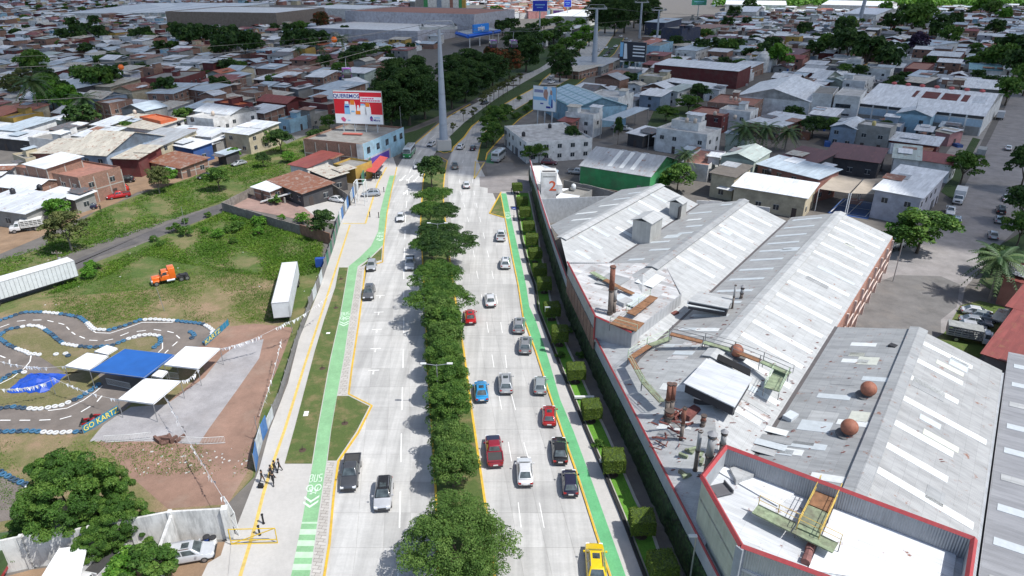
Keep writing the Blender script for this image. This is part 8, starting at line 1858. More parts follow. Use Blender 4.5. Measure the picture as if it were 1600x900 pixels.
def ctower(px, py, ztop, r0, r1, label, plinth=0, heading=0.0, lean=0):
 b = P(px, py); t = thing('cable_car_tower', label, 'cable car tower', (b.x, b.y, 0), heading, 'cable car towers'); n = 7; z0 = plinth
 if plinth: m = MB(); m.box(-2.1, 2.1, -2.0, 2.0, 0, plinth); part('plinth', m, WALKC, t)
 for i in range(n): f0, f1 = i / n, (i + 1) / n; m = MB(); m.tube((lean * f0, 0, z0 + (ztop - z0) * f0), (lean * f1, 0, z0 + (ztop - z0) * f1 - .06), r0 + (r1 - r0) * f0, r0 + (r1 - r0) * f1, 18); part('shaft_section', m, TM, t, smooth=False)
 m = MB(); m.box(-5.2 + lean, 5.2 + lean, -.35, .35, ztop - .2, ztop + .5); part('crossbeam', m, TM2, t)
 for s in (-1, 1):
  x = s * 4.6 + lean; m = MB(); m.box(x - .25, x + .25, -3.2, 3.2, ztop + .5, ztop + .8); part('roller_beam', m, TM2, t)
  for k in range(6): w = MB(); w.lathe([(.3, -.08), (.3, .08)], (x + .0, -2.8 + k * 1.12, ztop + .95), 10, 'x'); part('roller', w, DARK, t)
  m = MB(); m.box(x - .9, x - .8, -3, 3, ztop + .0, ztop + .05); 
  for y in (-3, 0, 3): m.tube((x - .85, y, ztop), (x - .85, y, ztop + 1.1), .05, n=4)
  m.tube((x - .85, -3, ztop + 1.1), (x - .85, 3, ztop + 1.1), .05, n=4); part('catwalk', m, TM2, t)
 m = MB(); m.tube((-4.6 + lean, 0, ztop + .5), (-3.6 + lean, 0, ztop + 2), .12, n=5); m.tube((4.6 + lean, 0, ztop + .5), (3.6 + lean, 0, ztop + 2), .12, n=5); m.tube((-3.6 + lean, 0, ztop + 2), (3.6 + lean, 0, ztop + 2), .12, n=5); part('lifting_frame', m, TM2, t); return Vector((b.x, b.y, ztop + 1.2))
h1, h2 = radians(60), radians(-42)
t1 = ctower(694, 234, 34.5, 1.3, .45, 'tall grey cable car tower on a concrete plinth in the middle of the avenue', 3.2, radians(10)); t2 = ctower(928, 112, 31, 1.7, .6, 'second cable car tower beside the distant traffic queue', 2, radians(-10)); t3 = ctower(1342, 36, 40, 2.2, 1.2, 'third cable car tower far behind the roofs at the upper right', 0, 0, lean=3)
t4 = ctower(999, 60, 26, .9, .7, 'slim far pylon left of the dark blue building'); t5 = ctower(1026, 66, 22, .8, .6, 'short far pylon in front of the dark blue building')
CABM = plain('steel_cable', (.10, .10, .10), .5)
def cable(a, b, sag, r, label):
 t = thing('cable', label, 'cable', tuple(a)); f = lambda s: a.lerp(b, s) - Vector((0, 0, 4 * sag * s * (1 - s))); m = MB(); m.path([tuple(f(i / 24)) for i in range(25)], r, 4); part('strand', m, CABM, t, world=True); return f
t0 = Vector((-185, 100, 40)); o_ = Vector((2.6, 2.6, 0))
f1 = cable(t0 - o_, t1 - Vector((3.6, 0, 0)), 7, .05, 'upper haul cable running from the main tower to the left edge'); f2 = cable(t0 + o_, t1 + Vector((3.6, 0, 0)), 14, .05, 'lower haul cable running from the main tower to the left edge'); f3 = cable(t1 - Vector((3.6, 0, 0)), t2 - Vector((3.6, 0, 0)), 6, .05, 'left haul cable between the first and second tower'); f4 = cable(t1 + Vector((3.6, 0, 0)), t2 + Vector((3.6, 0, 0)), 6, .05, 'right haul cable between the first and second tower'); cable(t2, t3, 15, .06, 'haul cable from the second tower to the far third tower')
CVIO = paint('cabin_violet', (.20, .04, .30))
def cabin(f, s, label, col_=CVIO):
 p = f(s); t = thing('cable_car_cabin', label, 'cable car cabin', tuple(p - Vector((0, 0, 5.3))), radians(20), 'cable car cabins'); m = MB(); m.add(frustum(1.0, -1.1, 1.1, 0, 1.25, -1.3, 1.3, 1.2), [(3, 2, 1, 0), (4, 5, 6, 7), (0, 1, 5, 4), (1, 2, 6, 5), (2, 3, 7, 6), (3, 0, 4, 7)]); link('lower_shell', bevel_mesh(m, 'lower_shell', DARK, .2, 2), t)
 m = MB(); m.add(frustum(1.25, -1.3, 1.3, 1.2, 1.0, -1.05, 1.05, 2.4), [(3, 2, 1, 0), (4, 5, 6, 7), (0, 1, 5, 4), (1, 2, 6, 5), (2, 3, 7, 6), (3, 0, 4, 7)]); link('window_shell', bevel_mesh(m, 'window_shell', GLASS, .15, 2), t)
 m = MB(); m.box(-1.05, 1.05, -1.1, 1.1, 2.35, 2.65); link('roof_shell', bevel_mesh(m, 'roof_shell', col_, .2, 2), t)
 for sx in (-1, 1):
  for sy in (-1, 1): m = MB(); m.tube((sx * 1.1, sy * 1.15, .4), (sx * 1.0, sy * 1.05, 2.45), .1, n=5); part('corner_rib', m, col_, t)
 m = MB(); m.tube((0, 0, 2.6), (0, 0, 4.2), .08, n=6); m.tube((0, 0, 4.2), (.2, 0, 5.3), .08, n=6); part('hanger', m, TM2, t); m = MB(); m.box(-.15, .45, -.6, .6, 5.15, 5.4); part('grip', m, DARK, t)
def findx(f, x):
 a, b = 0.0, 1.0
 for _ in range(40):
  m_ = (a + b) / 2; (a, b) = (m_, b) if PX(f(m_))[0] < x else (a, m_)
 return a
cabin(f2, findx(f2, 539), 'violet-roofed cable car cabin hanging above the left houses'); cabin(f4, findx(f4, 802), 'small cable car cabin over the road between the towers')
cabin(f3, findx(f3, 770) , 'far cable car cabin nearer the main tower')
ballm = plain('orange_ball', (.80, .16, .02), .5, var=.05)
for z_, (px, py, dd, l) in enumerate(((522, 62, 240, 'orange marker ball hanging on the wire left of the tower'), (189, 105, 260, 'orange marker ball on the wire over the far left houses'))):
 zz = CH - dd * tan(PITCH + atan((py - 450) / FPX)); p = P(px, py, zz); t = thing('marker_ball', l, 'marker ball', (p.x, p.y, zz), 0, 'orange marker balls'); m = MB(); m.lathe([(.02, -1)] + [(sin(pi * k / 10), -cos(pi * k / 10)) for k in range(1, 10)] + [(.02, 1)], n=16); part('ball', m, ballm, t, smooth=True); m = MB(); m.box(-.3, .3, -.1, .1, .9, 1.3); part('clamp', m, DARK, t); 
 a = Vector((p.x, p.y, zz + 1.1)); cable(a + Vector((-120, -60, -1)), a, 1.5, .04, 'wire carrying the orange marker ball, %s one' % ('right' if z_ == 0 else 'left')); cable(a, a + (Vector((110, 50, 2))), 1, .04, 'wire running on from the %s orange marker ball' % ('right' if z_ == 0 else 'left'))
# ================================================================ TOWN FILL
fr2 = random.Random(33)
rf_w = ['blue-grey tin'] * 7 + ['pale tin'] * 7 + ['bright tin'] * 6 + ['grey tin'] * 5 + ['flat concrete'] * 4 + ['flat white'] * 5 + ['red tin'] * 2 + ['orange tile'] + ['flat salmon'] + ['white'] * 3 + ['cream sheet'] * 2 + ['rusty tin'] * 3 + ['dark tin'] * 2 + ['maroon tin'] * 1 + ['greenish tin']
wl_w = ['brick'] * 8 + ['white'] * 8 + ['cream'] * 3 + ['grey'] * 5 + ['maroon'] * 3 + ['blue-grey', 'sky blue', 'salmon', 'pale green', 'mustard', 'pink', 'dark', 'lavender']
REG_L = [(p.x, p.y) for p in PL([-260, 215, 40, 240, 200, 205, 330, 205, 400, 190, 440, 165, 520, 165, 560, 195, 590, 120, 650, 85, 700, 66, 800, 60, 860, 30, 990, 2, -260, 2])]
REG_R = [(p.x, p.y) for p in PL([960, 205, 1030, 230, 1110, 235, 1200, 238, 1330, 250, 1480, 250, 1520, 200, 1572, 120, 1600, 85, 1900, 70, 1900, 12, 1180, 16, 1100, 30, 1010, 66, 960, 108, 930, 140, 900, 160])]
KEEP = [[(p.x, p.y) for p in PL(q)] for q in ([500, 62, 540, 14, 1000, 0, 900, 30, 860, 60, 800, 66, 700, 66], [1130, 12, 1600, -4, 1700, 12, 1230, 20], [800, 70, 960, 30, 1010, 50, 970, 90, 900, 150, 860, 140], [1010, 200, 1022, 172, 1112, 165, 1108, 182, 1040, 212], [930, 190, 1000, 165, 1020, 200, 960, 212], [1568, 170, 1590, 120, 1610, 85, 1700, 85, 1700, 200, 1600, 220], [560, 230, 590, 130, 640, 90, 760, 100, 780, 160, 640, 225], [262, 30, 500, 38, 500, 8, 270, 8])]
GRID = {}
def gk(x, y): return (int(x // 25), int(y // 25))
def addfoot(f):
 for i in (-1, 0, 1):
  for j in (-1, 0, 1): GRID.setdefault((gk(f[0], f[1])[0] + i, gk(f[0], f[1])[1] + j), []).append(f)
for f in FOOT:
 n = int(f[2] // 20) + 1
 for i in range(-n, n + 1):
  for j in range(-n, n + 1): GRID.setdefault((gk(f[0], f[1])[0] + i, gk(f[0], f[1])[1] + j), []).append(f)
def hits(cx, cy, rz, w, d):
 pts = [(a * w / 2, b * d / 2) for a in (-1, 0, 1) for b in (-1, 0, 1)]; c, s = cos(rz), sin(rz)
 for f in GRID.get(gk(cx, cy), []):
  c2, s2 = cos(f[3]), sin(f[3])
  for a, b in pts:
   X, Y = cx + a * c - b * s - f[0], cy + a * s + b * c - f[1]
   if abs(X * c2 + Y * s2) < f[4] / 2 + .2 and abs(-X * s2 + Y * c2) < f[5] / 2 + .2: return True
  for a, b in [(u * f[4] / 2, v * f[5] / 2) for u in (-1, 0, 1) for v in (-1, 0, 1)]:
   X, Y = f[0] + a * c2 - b * s2 - cx, f[1] + a * s2 + b * c2 - cy
   if abs(X * c + Y * s) < w / 2 + .2 and abs(-X * s + Y * c) < d / 2 + .2: return True
 return False
cand = []
for reg, head, nm in ((REG_L, radians(20.6), 'L'), (REG_R, radians(36), 'R')):
 ca, sa = cos(-head), sin(-head); xs = [p[0] for p in reg]; ys = [p[1] for p in reg]; R_ = 1500
 u = -1500.0; row = 0
 while u < 1900:
  dep = fr2.uniform(10, 12.5); v = -1900.0 + fr2.uniform(0, 5)
  while v < 1900:
   w = fr2.uniform(7, 13)
   if (v % 96) > 89: v += 8; continue
   x, y = v * ca - u * sa, v * sa + u * ca
   if 180 < y < 1500 and abs(x) < y * .95 + 150 and in_poly((x, y), reg) and not any(in_poly((x, y), k) for k in KEEP):
    cand.append((y, x, -head, w - .3, dep * fr2.uniform(.86, 1.0), nm))
   v += w
  row += 1; u += dep + (8.0 if row % 2 == 0 else .4)
cand.sort(); NB = 300 - len([1 for h in HOUSES if h[0]['category'] == 'house']); print('hand houses', 300 - NB, 'candidates', len(cand)); k = 0
far = {}
TREE_SPOTS = []
for y, x, rz, w, d, nm in cand:
 if hits(x, y, rz, w, d): 
  if fr2.random() < .5 and not hits(x, y, rz, w * .6, d * .6):
   w *= .6; d *= .6
  else: continue
 if fr2.random() < .115: TREE_SPOTS.append((x, y)); continue
 h = fr2.choice([2.8, 3, 3, 3.2, 3.5, 3.2, 5.2, 5.6, 3.4, 3, 6.5]); rf = fr2.choice(rf_w); wl_ = fr2.choice(wl_w); rz2 = rz + fr2.uniform(-.03, .03)
 kd = 'f' if rf.startswith('flat') else fr2.choice(['s', 's', 's', 'g', 'G']); addfoot((x, y, max(w, d) / 2, rz2, w, d))
 px = PX((x, y, h))
 if k < NB and -30 < px[0] < 1630:
  house(x, y, rz2, w, d, h, rf, wl_, kd, far=True); k += 1
 else:
  m, mm = far.setdefault(rf, MB()), far.setdefault('W' + wl_, MB()); c, s = cos(rz2), sin(rz2); a, b = w / 2, d / 2
  mm.box(-a, a, -b, b, 0, h, rz2, (x, y))
  fq = lambda q: [(p[0] * c - p[1] * s + x, p[0] * s + p[1] * c + y) for p in q]
  if kd == 'f':
   m.box(-a + .2, a - .2, -b + .2, b - .2, h - .1, h + .03, rz2, (x, y))
   if fr2.random() < .5: aa = fr2.uniform(.2, .5); mm.box(-a, -a + w * aa, 0, b, h, h + 2.4, rz2, (x, y)); m.box(-a - .2, -a + w * aa + .2, -.2, b + .2, h + 2.4, h + 2.5, rz2, (x, y))
  elif kd == 's': m.prism(fq([(-a - .3, -b - .3), (a + .3, -b - .3), (a + .3, b + .3), (-a - .3, b + .3)]), [h, h, h + .9, h + .9], [h + .1, h + .1, h + 1, h + 1])
  else:
   for sg in (-1, 1): q = [(-a - .3, 0), (a + .3, 0), (a + .3, sg * (b + .3)), (-a - .3, sg * (b + .3))] if kd == 'g' else [(0, -b - .3), (0, b + .3), (sg * (a + .3), b + .3), (sg * (a + .3), -b - .3)]; m.prism(fq(q), [h + 1.4, h + 1.4, h, h], [h + 1.5, h + 1.5, h + .1, h + .1])
  if y < 700:
   W_ = far.setdefault('window', MB())
   for i in range(int(w / 3.5)):
    for z in ([1.0, 3.8] if h > 5 else [1.0]):
     if fr2.random() < .6: xx = -a + (i + .5) * 3.5; W_.box(xx - .55, xx + .55, -b - .05, -b + .02, z, z + 1.2, rz2, (x, y))
  if fr2.random() < .3: T_ = far.setdefault('tank', MB()); T_.box(-.6, .6, -.6, .6, h, h + 1.7, rz2, (x + c * a * .4, y + s * a * .4))
  if fr2.random() < .5 and y < 900:
   m2 = far.setdefault(fr2.choice(['blue-grey tin', 'bright tin', 'rusty tin', 'grey tin']), MB()); xx, yy = fr2.uniform(-a * .5, a * .5), fr2.uniform(-b * .4, b * .6); m2.box(xx - w * .22, xx + w * .22, yy - d * .2, yy + d * .2, h + .5, h + (.62 if kd != 'f' else .62), rz2 + fr2.uniform(-.1, .1), (x, y))
TR_ = ['blue-grey tin', 'pale tin', 'bright tin', 'rusty tin', 'grey tin', 'cream sheet', 'dark tin']
for t, rf, wl_, kd, area, h in HOUSES:
 if t['category'] != 'house' or kd == 'o' or fr2.random() < .25: continue
 w = sqrt(area)
 for _ in range(fr2.choice([1, 2, 2])):
  m = MB(); a = fr2.uniform(1.2, 2.6); b = fr2.uniform(1.2, 2.4); x, y = fr2.uniform(-w * .4, w * .4), fr2.uniform(-w * .62, w * .5)
  z = h + .35 if abs(y) < w * .3 and kd == 'f' else min(h - .4, 2.9) if y < -w * .3 else h + .5
  if z > h and kd == 'f': m.box(x - a * .8, x + a * .8, y - b * .8, y + b * .8, h - .1, h + 1.9); part('roof_room', m, WC[wl_], t); z = h + 1.9; m = MB()
  m.prism([(x - a, y - b), (x + a, y - b), (x + a, y + b), (x - a, y + b)], [z, z, z + .35, z + .35], [z + .08, z + .08, z + .43, z + .43]); part('lean_to_roof', m, RC[fr2.choice(TR_)], t)
ycl = [MB() for _ in range(6)]; YM = [WC['brick'], WC['grey'], RC['pale tin'], WC['blue'], RC['rusty tin'], WC['white']]
for f in sum(GRID.values(), [])[::3]:
 if f[1] > 620: continue
 a = fr2.uniform(0, 6.28); r_ = max(f[4], f[5]) * .5 + fr2.uniform(-.2, 1.6); x, y = f[0] + r_ * cos(a), f[1] + r_ * sin(a); q = fr2.randrange(6)
 if not (in_poly((x, y), REG_L) or in_poly((x, y), REG_R)) or any(in_poly((x, y), k) for k in KEEP): continue
 s_ = fr2.uniform(.3, 1.5); ycl[q].box(-s_, s_, -s_ * .6, s_ * .6, 0, fr2.uniform(.5, 3.2), fr2.uniform(0, 3), (x, y))
yo = MB()
for i, m in enumerate(ycl): yo.mi = i; yo.add(m.v, m.f)
tag(link('yard_clutter', yo.mesh('yard_clutter', YM)), 'sheds, stacked bricks and junk in the yards and alleys between the houses', 'clutter', kind='stuff')
fm = MB(); mats = []; 
for key, m in far.items():
 mt = WIN if key == 'window' else TKW if key == 'tank' else WC[key[1:]] if key[0] == 'W' and key[1:] in WC else RC[key]
 mats.append(mt); fm.mi = len(mats) - 1; fm.add(m.v, m.f)
o = link('distant_houses', fm.mesh('distant_houses', mats)); tag(o, 'dense mass of small distant houses and tin roofs filling the upper background', 'houses', kind='stuff')
tg = 'trees among the distant houses'
hand_t = [(140, 60, 1.0, 'far'), (115, 52, 1.1, 'far'), (160, 68, 1.1, 'far'), (125, 72, 1.2, 'far'), (150, 45, 1.0, 'far'), (100, 68, .9, 'far'), (215, 72, 1.0, 'far'), (230, 68, 1.0, 'far'), (285, 72, 1.3, 'far'), (300, 82, 1.4, 'far'), (318, 78, 1.4, 'far'), (335, 72, 1.2, 'far'), (275, 62, 1.1, 'far'), (310, 68, 1.2, 'far'), (365, 85, 1.5, 'far'), (385, 92, 1.4, 'far'), (350, 92, 1.2, 'far'), (400, 88, 1.2, 'far'), (460, 85, 1.3, 'far'), (480, 88, 1.4, 'far'), (500, 82, 1.2, 'far'), (455, 64, 1.1, 'far'), (470, 58, 1.0, 'farmid'), (505, 55, 1.0, 'redcrown'), (540, 62, .9, 'far'), (560, 105, 1.0, 'far'), (578, 100, 1.0, 'far'), (545, 112, .9, 'far'), (60, 128, 1.2, 'farmid'), (78, 165, 1.0, 'farmid'), (25, 158, 1.2, 'olive'), (45, 150, 1.3, 'olive'), (85, 172, .9, 'farfresh'), (97, 168, .9, 'far'), (160, 150, 1.0, 'farmid'), (175, 145, 1.0, 'far'), (135, 142, .9, 'farmid'), (112, 178, .9, 'farfresh'), (265, 162, .9, 'far'), (345, 155, .8, 'far'), (70, 6, 1.3, 'far'), (45, 4, 1.3, 'far'), (620, 62, .7, 'far'), (430, 55, .8, 'far'),
          (1255, 62, 1.1, 'far'), (1315, 65, 1.4, 'far'), (1320, 58, 1.3, 'farmid'), (1322, 100, 1.6, 'far'), (1310, 92, 1.5, 'far'), (1290, 88, 1.1, 'farmid'), (1352, 108, 1.5, 'far'), (1370, 108, 1.3, 'far'), (1385, 118, 1.2, 'far'), (1270, 96, 1.0, 'far'), (1215, 112, 1.2, 'farfresh'), (1190, 100, 1.0, 'far'), (1205, 92, 1.1, 'far'), (1422, 60, 2.0, 'farmid'), (1435, 55, 2.0, 'farmid'), (1415, 48, 1.9, 'far'), (1390, 52, 1.4, 'far'), (1468, 60, 1.5, 'far'), (1462, 68, 1.3, 'far'), (1480, 76, 1.2, 'farmid'), (1430, 86, 1.1, 'violetcrown'), (1552, 60, 1.2, 'far'), (1540, 112, 1.0, 'farmid'), (1560, 120, 1.3, 'farmid'), (1580, 128, 1.3, 'far'), (1575, 100, 1.4, 'far'), (1595, 112, 1.4, 'far'), (1598, 150, 1.1, 'farmid'), (1570, 165, .9, 'farmid'), (1135, 48, 1.0, 'far'), (1145, 34, 1.3, 'far'), (1170, 24, 1.5, 'far'), (1095, 92, 1.0, 'far'), (1120, 90, 1.0, 'far'), (1135, 94, 1.0, 'farmid'), (1150, 88, .9, 'far'), (1055, 82, .9, 'far'), (1380, 30, 1.5, 'farfresh'), (1440, 24, 1.8, 'farfresh'), (1530, 26, 1.8, 'farfresh'), (1545, 32, 1.6, 'farmid'), (1490, 45, 1.2, 'far'), (1565, 38, 1.3, 'farfresh')]
for px, py, s, kd in hand_t: tree(kd, px, py, 'tree', s * 1.25, group=tg, sz=s * 1.55)
for i, (x, y) in enumerate(TREE_SPOTS):
 px = PX((x, y, 0))
 if -30 < px[0] < 1630 and (i % 2 == 0 or y < 500): tree(fr2.choice(['far', 'far', 'farmid']), 0, 0, 'tree', fr2.uniform(.65, 1.15), group=tg, w=(x, y))
for px, py, s in ((930, 45, 1.6), (945, 52, 1.7), (960, 56, 1.7), (975, 52, 1.8), (990, 44, 1.8), (955, 34, 2.0), (975, 30, 2.2), (995, 26, 2.4), (938, 28, 2.2), (1012, 20, 2.6), (1005, 48, 1.4), (1018, 40, 1.5)): tree('ficus', px, py, 'tree', s * .85, group='tall dark trees where the avenue vanishes', sz=s * 1.05)
for px, py, s, kd in ((835, 78, 1.5, 'far'), (850, 74, 1.4, 'farmid'), (865, 70, 1.4, 'far'), (880, 62, 1.5, 'farmid'), (820, 92, 1.5, 'far'), (835, 96, 1.3, 'far'), (810, 70, 1.6, 'far'), (830, 62, 1.6, 'far'), (850, 50, 1.4, 'farmid'), (870, 46, 1.4, 'farmid'), (890, 52, 1.3, 'farfresh'), (905, 46, 1.3, 'farfresh'), (915, 58, 1.2, 'farfresh'), (900, 70, 1.2, 'farfresh'), (885, 82, 1.2, 'farmid'), (870, 92, 1.1, 'farmid'), (920, 72, 1.1, 'farmid'), (905, 84, 1.0, 'farmid'), (895, 96, .9, 'far'), (760, 40, 2.0, 'farfresh'), (775, 34, 2.0, 'farfresh'), (790, 44, 2.0, 'far'), (785, 56, 1.6, 'far'), (800, 52, 1.6, 'far'), (915, 30, 1.4, 'farfresh')): tree(kd, px, py, 'tree', s, group='leafy trees on the far green between the carriageways')
for px0, py0, px1, py1, h, l in ((846, 58, 878, 50, 6, 'nearer long white-roofed bus station between the carriageways'), (884, 46, 912, 39, 6, 'farther white-roofed bus station between the carriageways')):
 A, B = P(px0, py0, h), P(px1, py1, h); d = (B - A).normalized(); c = (A + B) / 2; t = thing('bus_station', l, 'bus station', (c.x, c.y, 0), atan2(d.y, d.x)); L = (B - A).length / 2; m = MB(); m.box(-L, L, -4, 4, h - .5, h); part('roof', m, RC['bright tin'], t); m = MB(); m.box(-L * .95, L * .95, -3.3, 3.3, 0, h - .5); part('glazing', m, WIN, t); m = MB(); m.box(-L, -L + 4, -3.6, 3.6, 0, h - .4); part('end_block', m, WC['white'], t)
wd = np.random.RandomState(9); n = 900; px_ = wd.uniform(1120, 1900, n); py_ = wd.uniform(-3.4, 13, n) ; C = []; S = []; T = []; Nn = []
for a, b in zip(px_, py_):
 p = P(a, b); k = 40; q = wd.normal(size=(k, 3)); q /= np.linalg.norm(q, axis=1)[:, None]; q[:, 2] = np.abs(q[:, 2]); sz = wd.uniform(6, 10); C.append(np.array([p.x, p.y, 3]) + q * sz * np.array([1, 1, .9])); Nn.append(q); S.append(wd.uniform(2.2, 4, k)); T.append(np.clip(wd.normal(wd.uniform(.3, .9), .15, k), 0, 1))
Nn = np.concatenate(Nn) + wd.normal(size=(n * 40, 3)) * .4; Nn /= np.linalg.norm(Nn, axis=1)[:, None]
o = link('far_wood', quads('far_wood', np.concatenate(C), Nn, np.concatenate(S), np.concatenate(T), LF['fresh'], 1.2)); tag(o, 'bright green wood along the horizon at the upper right', 'wood', kind='stuff')
sheet('far_meadow', [1150, 22, 1260, 24, 1262, 15, 1160, 13], .1, GREENL); sheet('far_field', [1572, 44, 1640, 46, 1660, 36, 1580, 35], .1, GREENL)
for L3, l, n3 in (((1290, 7, 1392, 10, 1396, 5), 'very long white roof at the edge of the far wood', 'hall'), ((1130, 7, 1225, 8, 1228, 4), 'long white roof left in the far meadow', 'hall'), ((1348, 21, 1378, 24, 1386, 16), 'bright white hall behind the third tower', 'hall'), ((1160, 18, 1185, 19, 1190, 13), 'pale hall beside the far meadow', 'hall')): Q('g', 'bright tin', 'white', 8, *L3, l, name=n3, cat='hall', windows=False, far=True, group=None)
t = thing('arched_hall', 'white arched roof hall among the trees at the top edge', 'hall', tuple(P(1135, 10))); m = MB(); n = 14; R_ = 19
for i in range(n): a0, a1 = pi * i / n, pi * (i + 1) / n; m.prism([(-R_ * cos(a0), -9), (-R_ * cos(a1), -9), (-R_ * cos(a1), 9), (-R_ * cos(a0), 9)], [R_ * .62 * sin(a) - .4 for a in (a0, a1, a1, a0)], [R_ * .62 * sin(a) for a in (a0, a1, a1, a0)])
part('arched_roof', m, SWH, t)
far2 = MB(); m2 = []; pal = [RC['flat salmon'], RC['orange tile'], WC['white'], RC['bright tin'], WC['cream'], WC['pink'], WC['sky blue'], RC['flat orange']]; MBs = [MB() for _ in pal]
for i in range(1500):
 px, py = fr2.uniform(560, 1010), fr2.uniform(-3.5, 30)
 if px < 765 and py > 1: continue
 if py > 44 - (px - 760) * .17 + 0: continue
 p = P(px, py); w, d, h = fr2.uniform(7, 14), fr2.uniform(7, 12), fr2.uniform(3, 8)
 if any(in_poly((p.x, p.y), k) for k in KEEP[3:6]): continue
 a = fr2.randrange(len(pal)); MBs[a].box(-w / 2, w / 2, -d / 2, d / 2, 0, h, .3, (p.x, p.y)); b = fr2.choice([0, 1, 2, 3]); MBs[b].box(-w / 2 - .2, w / 2 + .2, -d / 2 - .2, d / 2 + .2, h, h + .3, .3, (p.x, p.y))
for i, m in enumerate(MBs): far2.mi = i; far2.add(m.v, m.f)
o = link('sunlit_quarter', far2.mesh('sunlit_quarter', pal)); tag(o, 'sunlit patchwork of tiny red, white and pink houses beyond the blue signs', 'houses', kind='stuff')
Q('s', 'bright tin', 'white', 9, 872, 24, 925, 27, 935, 18, 'white-roofed hall beside the violet banded sign', name='hall', cat='hall', windows=False, far=True, group=None)
cl = MB(); H_ = 420; off = Vector((SDIR.x, SDIR.y)) / SDIR.z * H_; 
edge = PL([-900, 226, 0, 208, 200, 190, 330, 202, 420, 215, 560, 208, 640, 262, 760, 280, 850, 262, 1000, 300, 1100, 262, 1200, 246, 1330, 312, 1450, 330, 1560, 400, 1800, 420, 2600, 330, 2900, 60, 1900, 27, 1600, 18, 1420, 30, 1300, 23, 1100, 26, 1000, 36, 900, 46, 830, 52, 770, 30, 700, 10, 640, 7, 500, 2, 0, 1, -900, 2])
cl.prism([(p.x + off.x, p.y + off.y) for p in edge], H_, H_ + 25)
t = NT('cloud_vapour', 1.0); t.n.remove(t.b); tr = t.n.new('ShaderNodeBsdfTransparent'); tl = t.n.new('ShaderNodeBsdfDiffuse'); tl.inputs[0].default_value = (.9, .9, .92, 1); mx = t.n.new('ShaderNodeMixShader'); f = t.ramp(t.noise(.012, 5, .6), [(.2, .54), (.8, .67)]); t.lk(f, mx.inputs[0]); t.lk(tr.outputs[0], mx.inputs[1]); t.lk(tl.outputs[0], mx.inputs[2]); t.lk(mx.outputs[0], t.n['Material Output'].inputs['Surface'])
o = link('cloud', cl.mesh('cloud', t.m)); tag(o, kind='structure')
# ================================================================ LABELS: say which one by look and neighbourhood
LMK = [('the billboard building', 553, 215), ('the cable car tower base', 694, 235), ('the ficus park', 640, 170), ('the tall left palm', 62, 150), ('the brick cube house', 178, 172), ('the dirt road bend', 240, 275), ('the blue-roofed canopy', 120, 135), ('the long trailer', 60, 420), ('the brown-walled warehouse', 380, 30), ('the supermarket', 600, 50), ('the dark palm clump', 480, 90), ('the cable car cabin', 539, 115), ('the orange box house', 250, 190), ('the white hip roof', 355, 175), ('the left orange ball', 189, 105), ('the white terrace house', 325, 192), ('the rusty shed yard', 470, 295),
       ('the second tower', 928, 100), ('the white billboard', 850, 155), ('the green workshop', 985, 255), ('the glass hall', 910, 155), ('the maroon house', 1110, 185), ('the small dome', 1190, 104), ('the dark blue building', 1060, 45), ('the wide white hall', 1220, 145), ('the blue-banded warehouse', 1450, 180), ('the brown courtyard roof', 1310, 245), ('the sport court', 1335, 320), ('the white slotted block', 1325, 160), ('the dark tree pair', 1325, 95), ('the big far tree', 1425, 45), ('the third tower', 1344, 30), ('the purple tree', 1430, 80), ('the rack truck verge', 1520, 230), ('the pale gabled houses', 1300, 115), ('the factory roofs', 1200, 400), ('the right edge palms', 1560, 450), ('the grass lot', 250, 400), ('the far meadow', 1200, 20), ('the upper left factory bays', 240, 12), ('the violet-roofed far sheds', 1240, 80), ('the top left corner', 20, 10), ('the turquoise roof', 1535, 107), ('the upper right corner', 1590, 20), ('the kart track', 150, 560)]
def where(px, py):
 best = min(LMK, key=lambda l: (l[1] - px) ** 2 + ((l[2] - py) * 2.2) ** 2); dx, dy = px - best[1], py - best[2]
 r = ('right of' if dx > 0 else 'left of') if abs(dx) > abs(dy) * 1.6 else ('beyond' if dy < 0 else 'in front of')
 return ('close ' if abs(dx) + abs(dy) < 22 and r in ('left of', 'right of', 'beyond') else '') + r + ' ' + best[0]
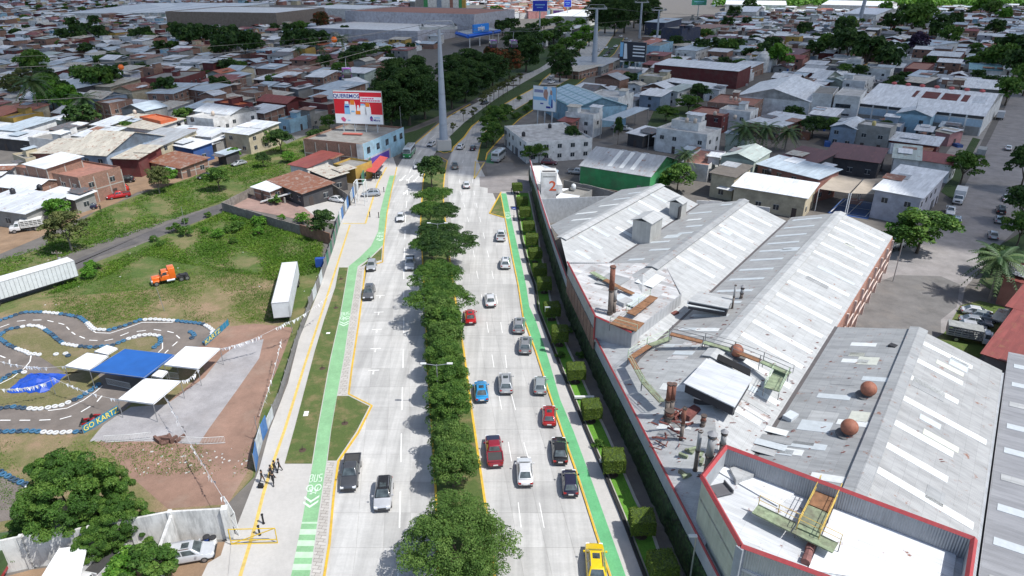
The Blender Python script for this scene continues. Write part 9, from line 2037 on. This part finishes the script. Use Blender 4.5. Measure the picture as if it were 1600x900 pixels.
for t, rf, wl_, kd, area, h in HOUSES:
 if t['label'] != 'house': continue
 px, py = PX((t.location.x, t.location.y, h)); sz = 'small ' if area < 75 else 'large ' if area > 220 else ''
 rn = {'f': 'flat-roofed ', 's': '', 'g': 'gabled ', 'G': 'gable-fronted ', 'o': 'open '}[kd]; st2 = 'two-storey ' if h > 5 else ''
 rr3 = (' with ' + rf + ' roof') if kd != 'f' else (' with ' + rf.replace('flat ', '') + ' deck')
 t['label'] = '%s%s%s%s house%s %s' % (sz, st2, rn, wl_, rr3, where(px, py))
for o in list(COL.objects):
 if o.parent is None and o.get('label') == 'tree':
  px, py = PX((o.location.x, o.location.y, 3)); k = o.children[0].data.materials[0].name if o.children else ''
  hue = 'reddish' if 'red' in k else 'purplish' if 'violet' in k else 'bright green' if 'fresh' in k else 'mid-green' if 'mid' in k else 'dark green'; o['label'] = '%s %s tree %s' % ('big' if o.scale[0] > 1.25 else 'small' if o.scale[0] < .85 else 'middling', hue, where(px, py))
bylab = {}
for o in COL.objects:
 if o.parent is None and o.get('label') and o.get('category') and o.name.split('.')[0] != 'tyre': bylab.setdefault(o['label'], []).append(o)
ORD = ['first', 'second', 'third', 'fourth', 'fifth', 'sixth', 'seventh', 'eighth', 'ninth', 'tenth', 'eleventh', 'twelfth', 'thirteenth', 'fourteenth', 'fifteenth', 'sixteenth', 'seventeenth', 'eighteenth', 'nineteenth', 'twentieth']
for lab, os_ in bylab.items():
 if len(os_) < 2: continue
 os_.sort(key=lambda o: PX(o.location)[0]); n = len(os_)
 for i, o in enumerate(os_):
  if n == 2: s = ['left one', 'right one'][i]
  elif i == 0: s = 'leftmost'
  elif i == n - 1: s = 'rightmost'
  elif i < n / 2: s = '%s from left' % (ORD[i] if i < 20 else 'later')
  else: s = '%s from right' % (ORD[n - 1 - i] if n - 1 - i < 20 else 'later')
  w = (lab + ', ' + s).split(); o['label'] = ' '.join(w) if len(w) <= 16 else ' '.join(lab.split()[:16 - len(s.split())]) + ', ' + s
  if not o.get('group'): o['group'] = lab.split(',')[0][:60]
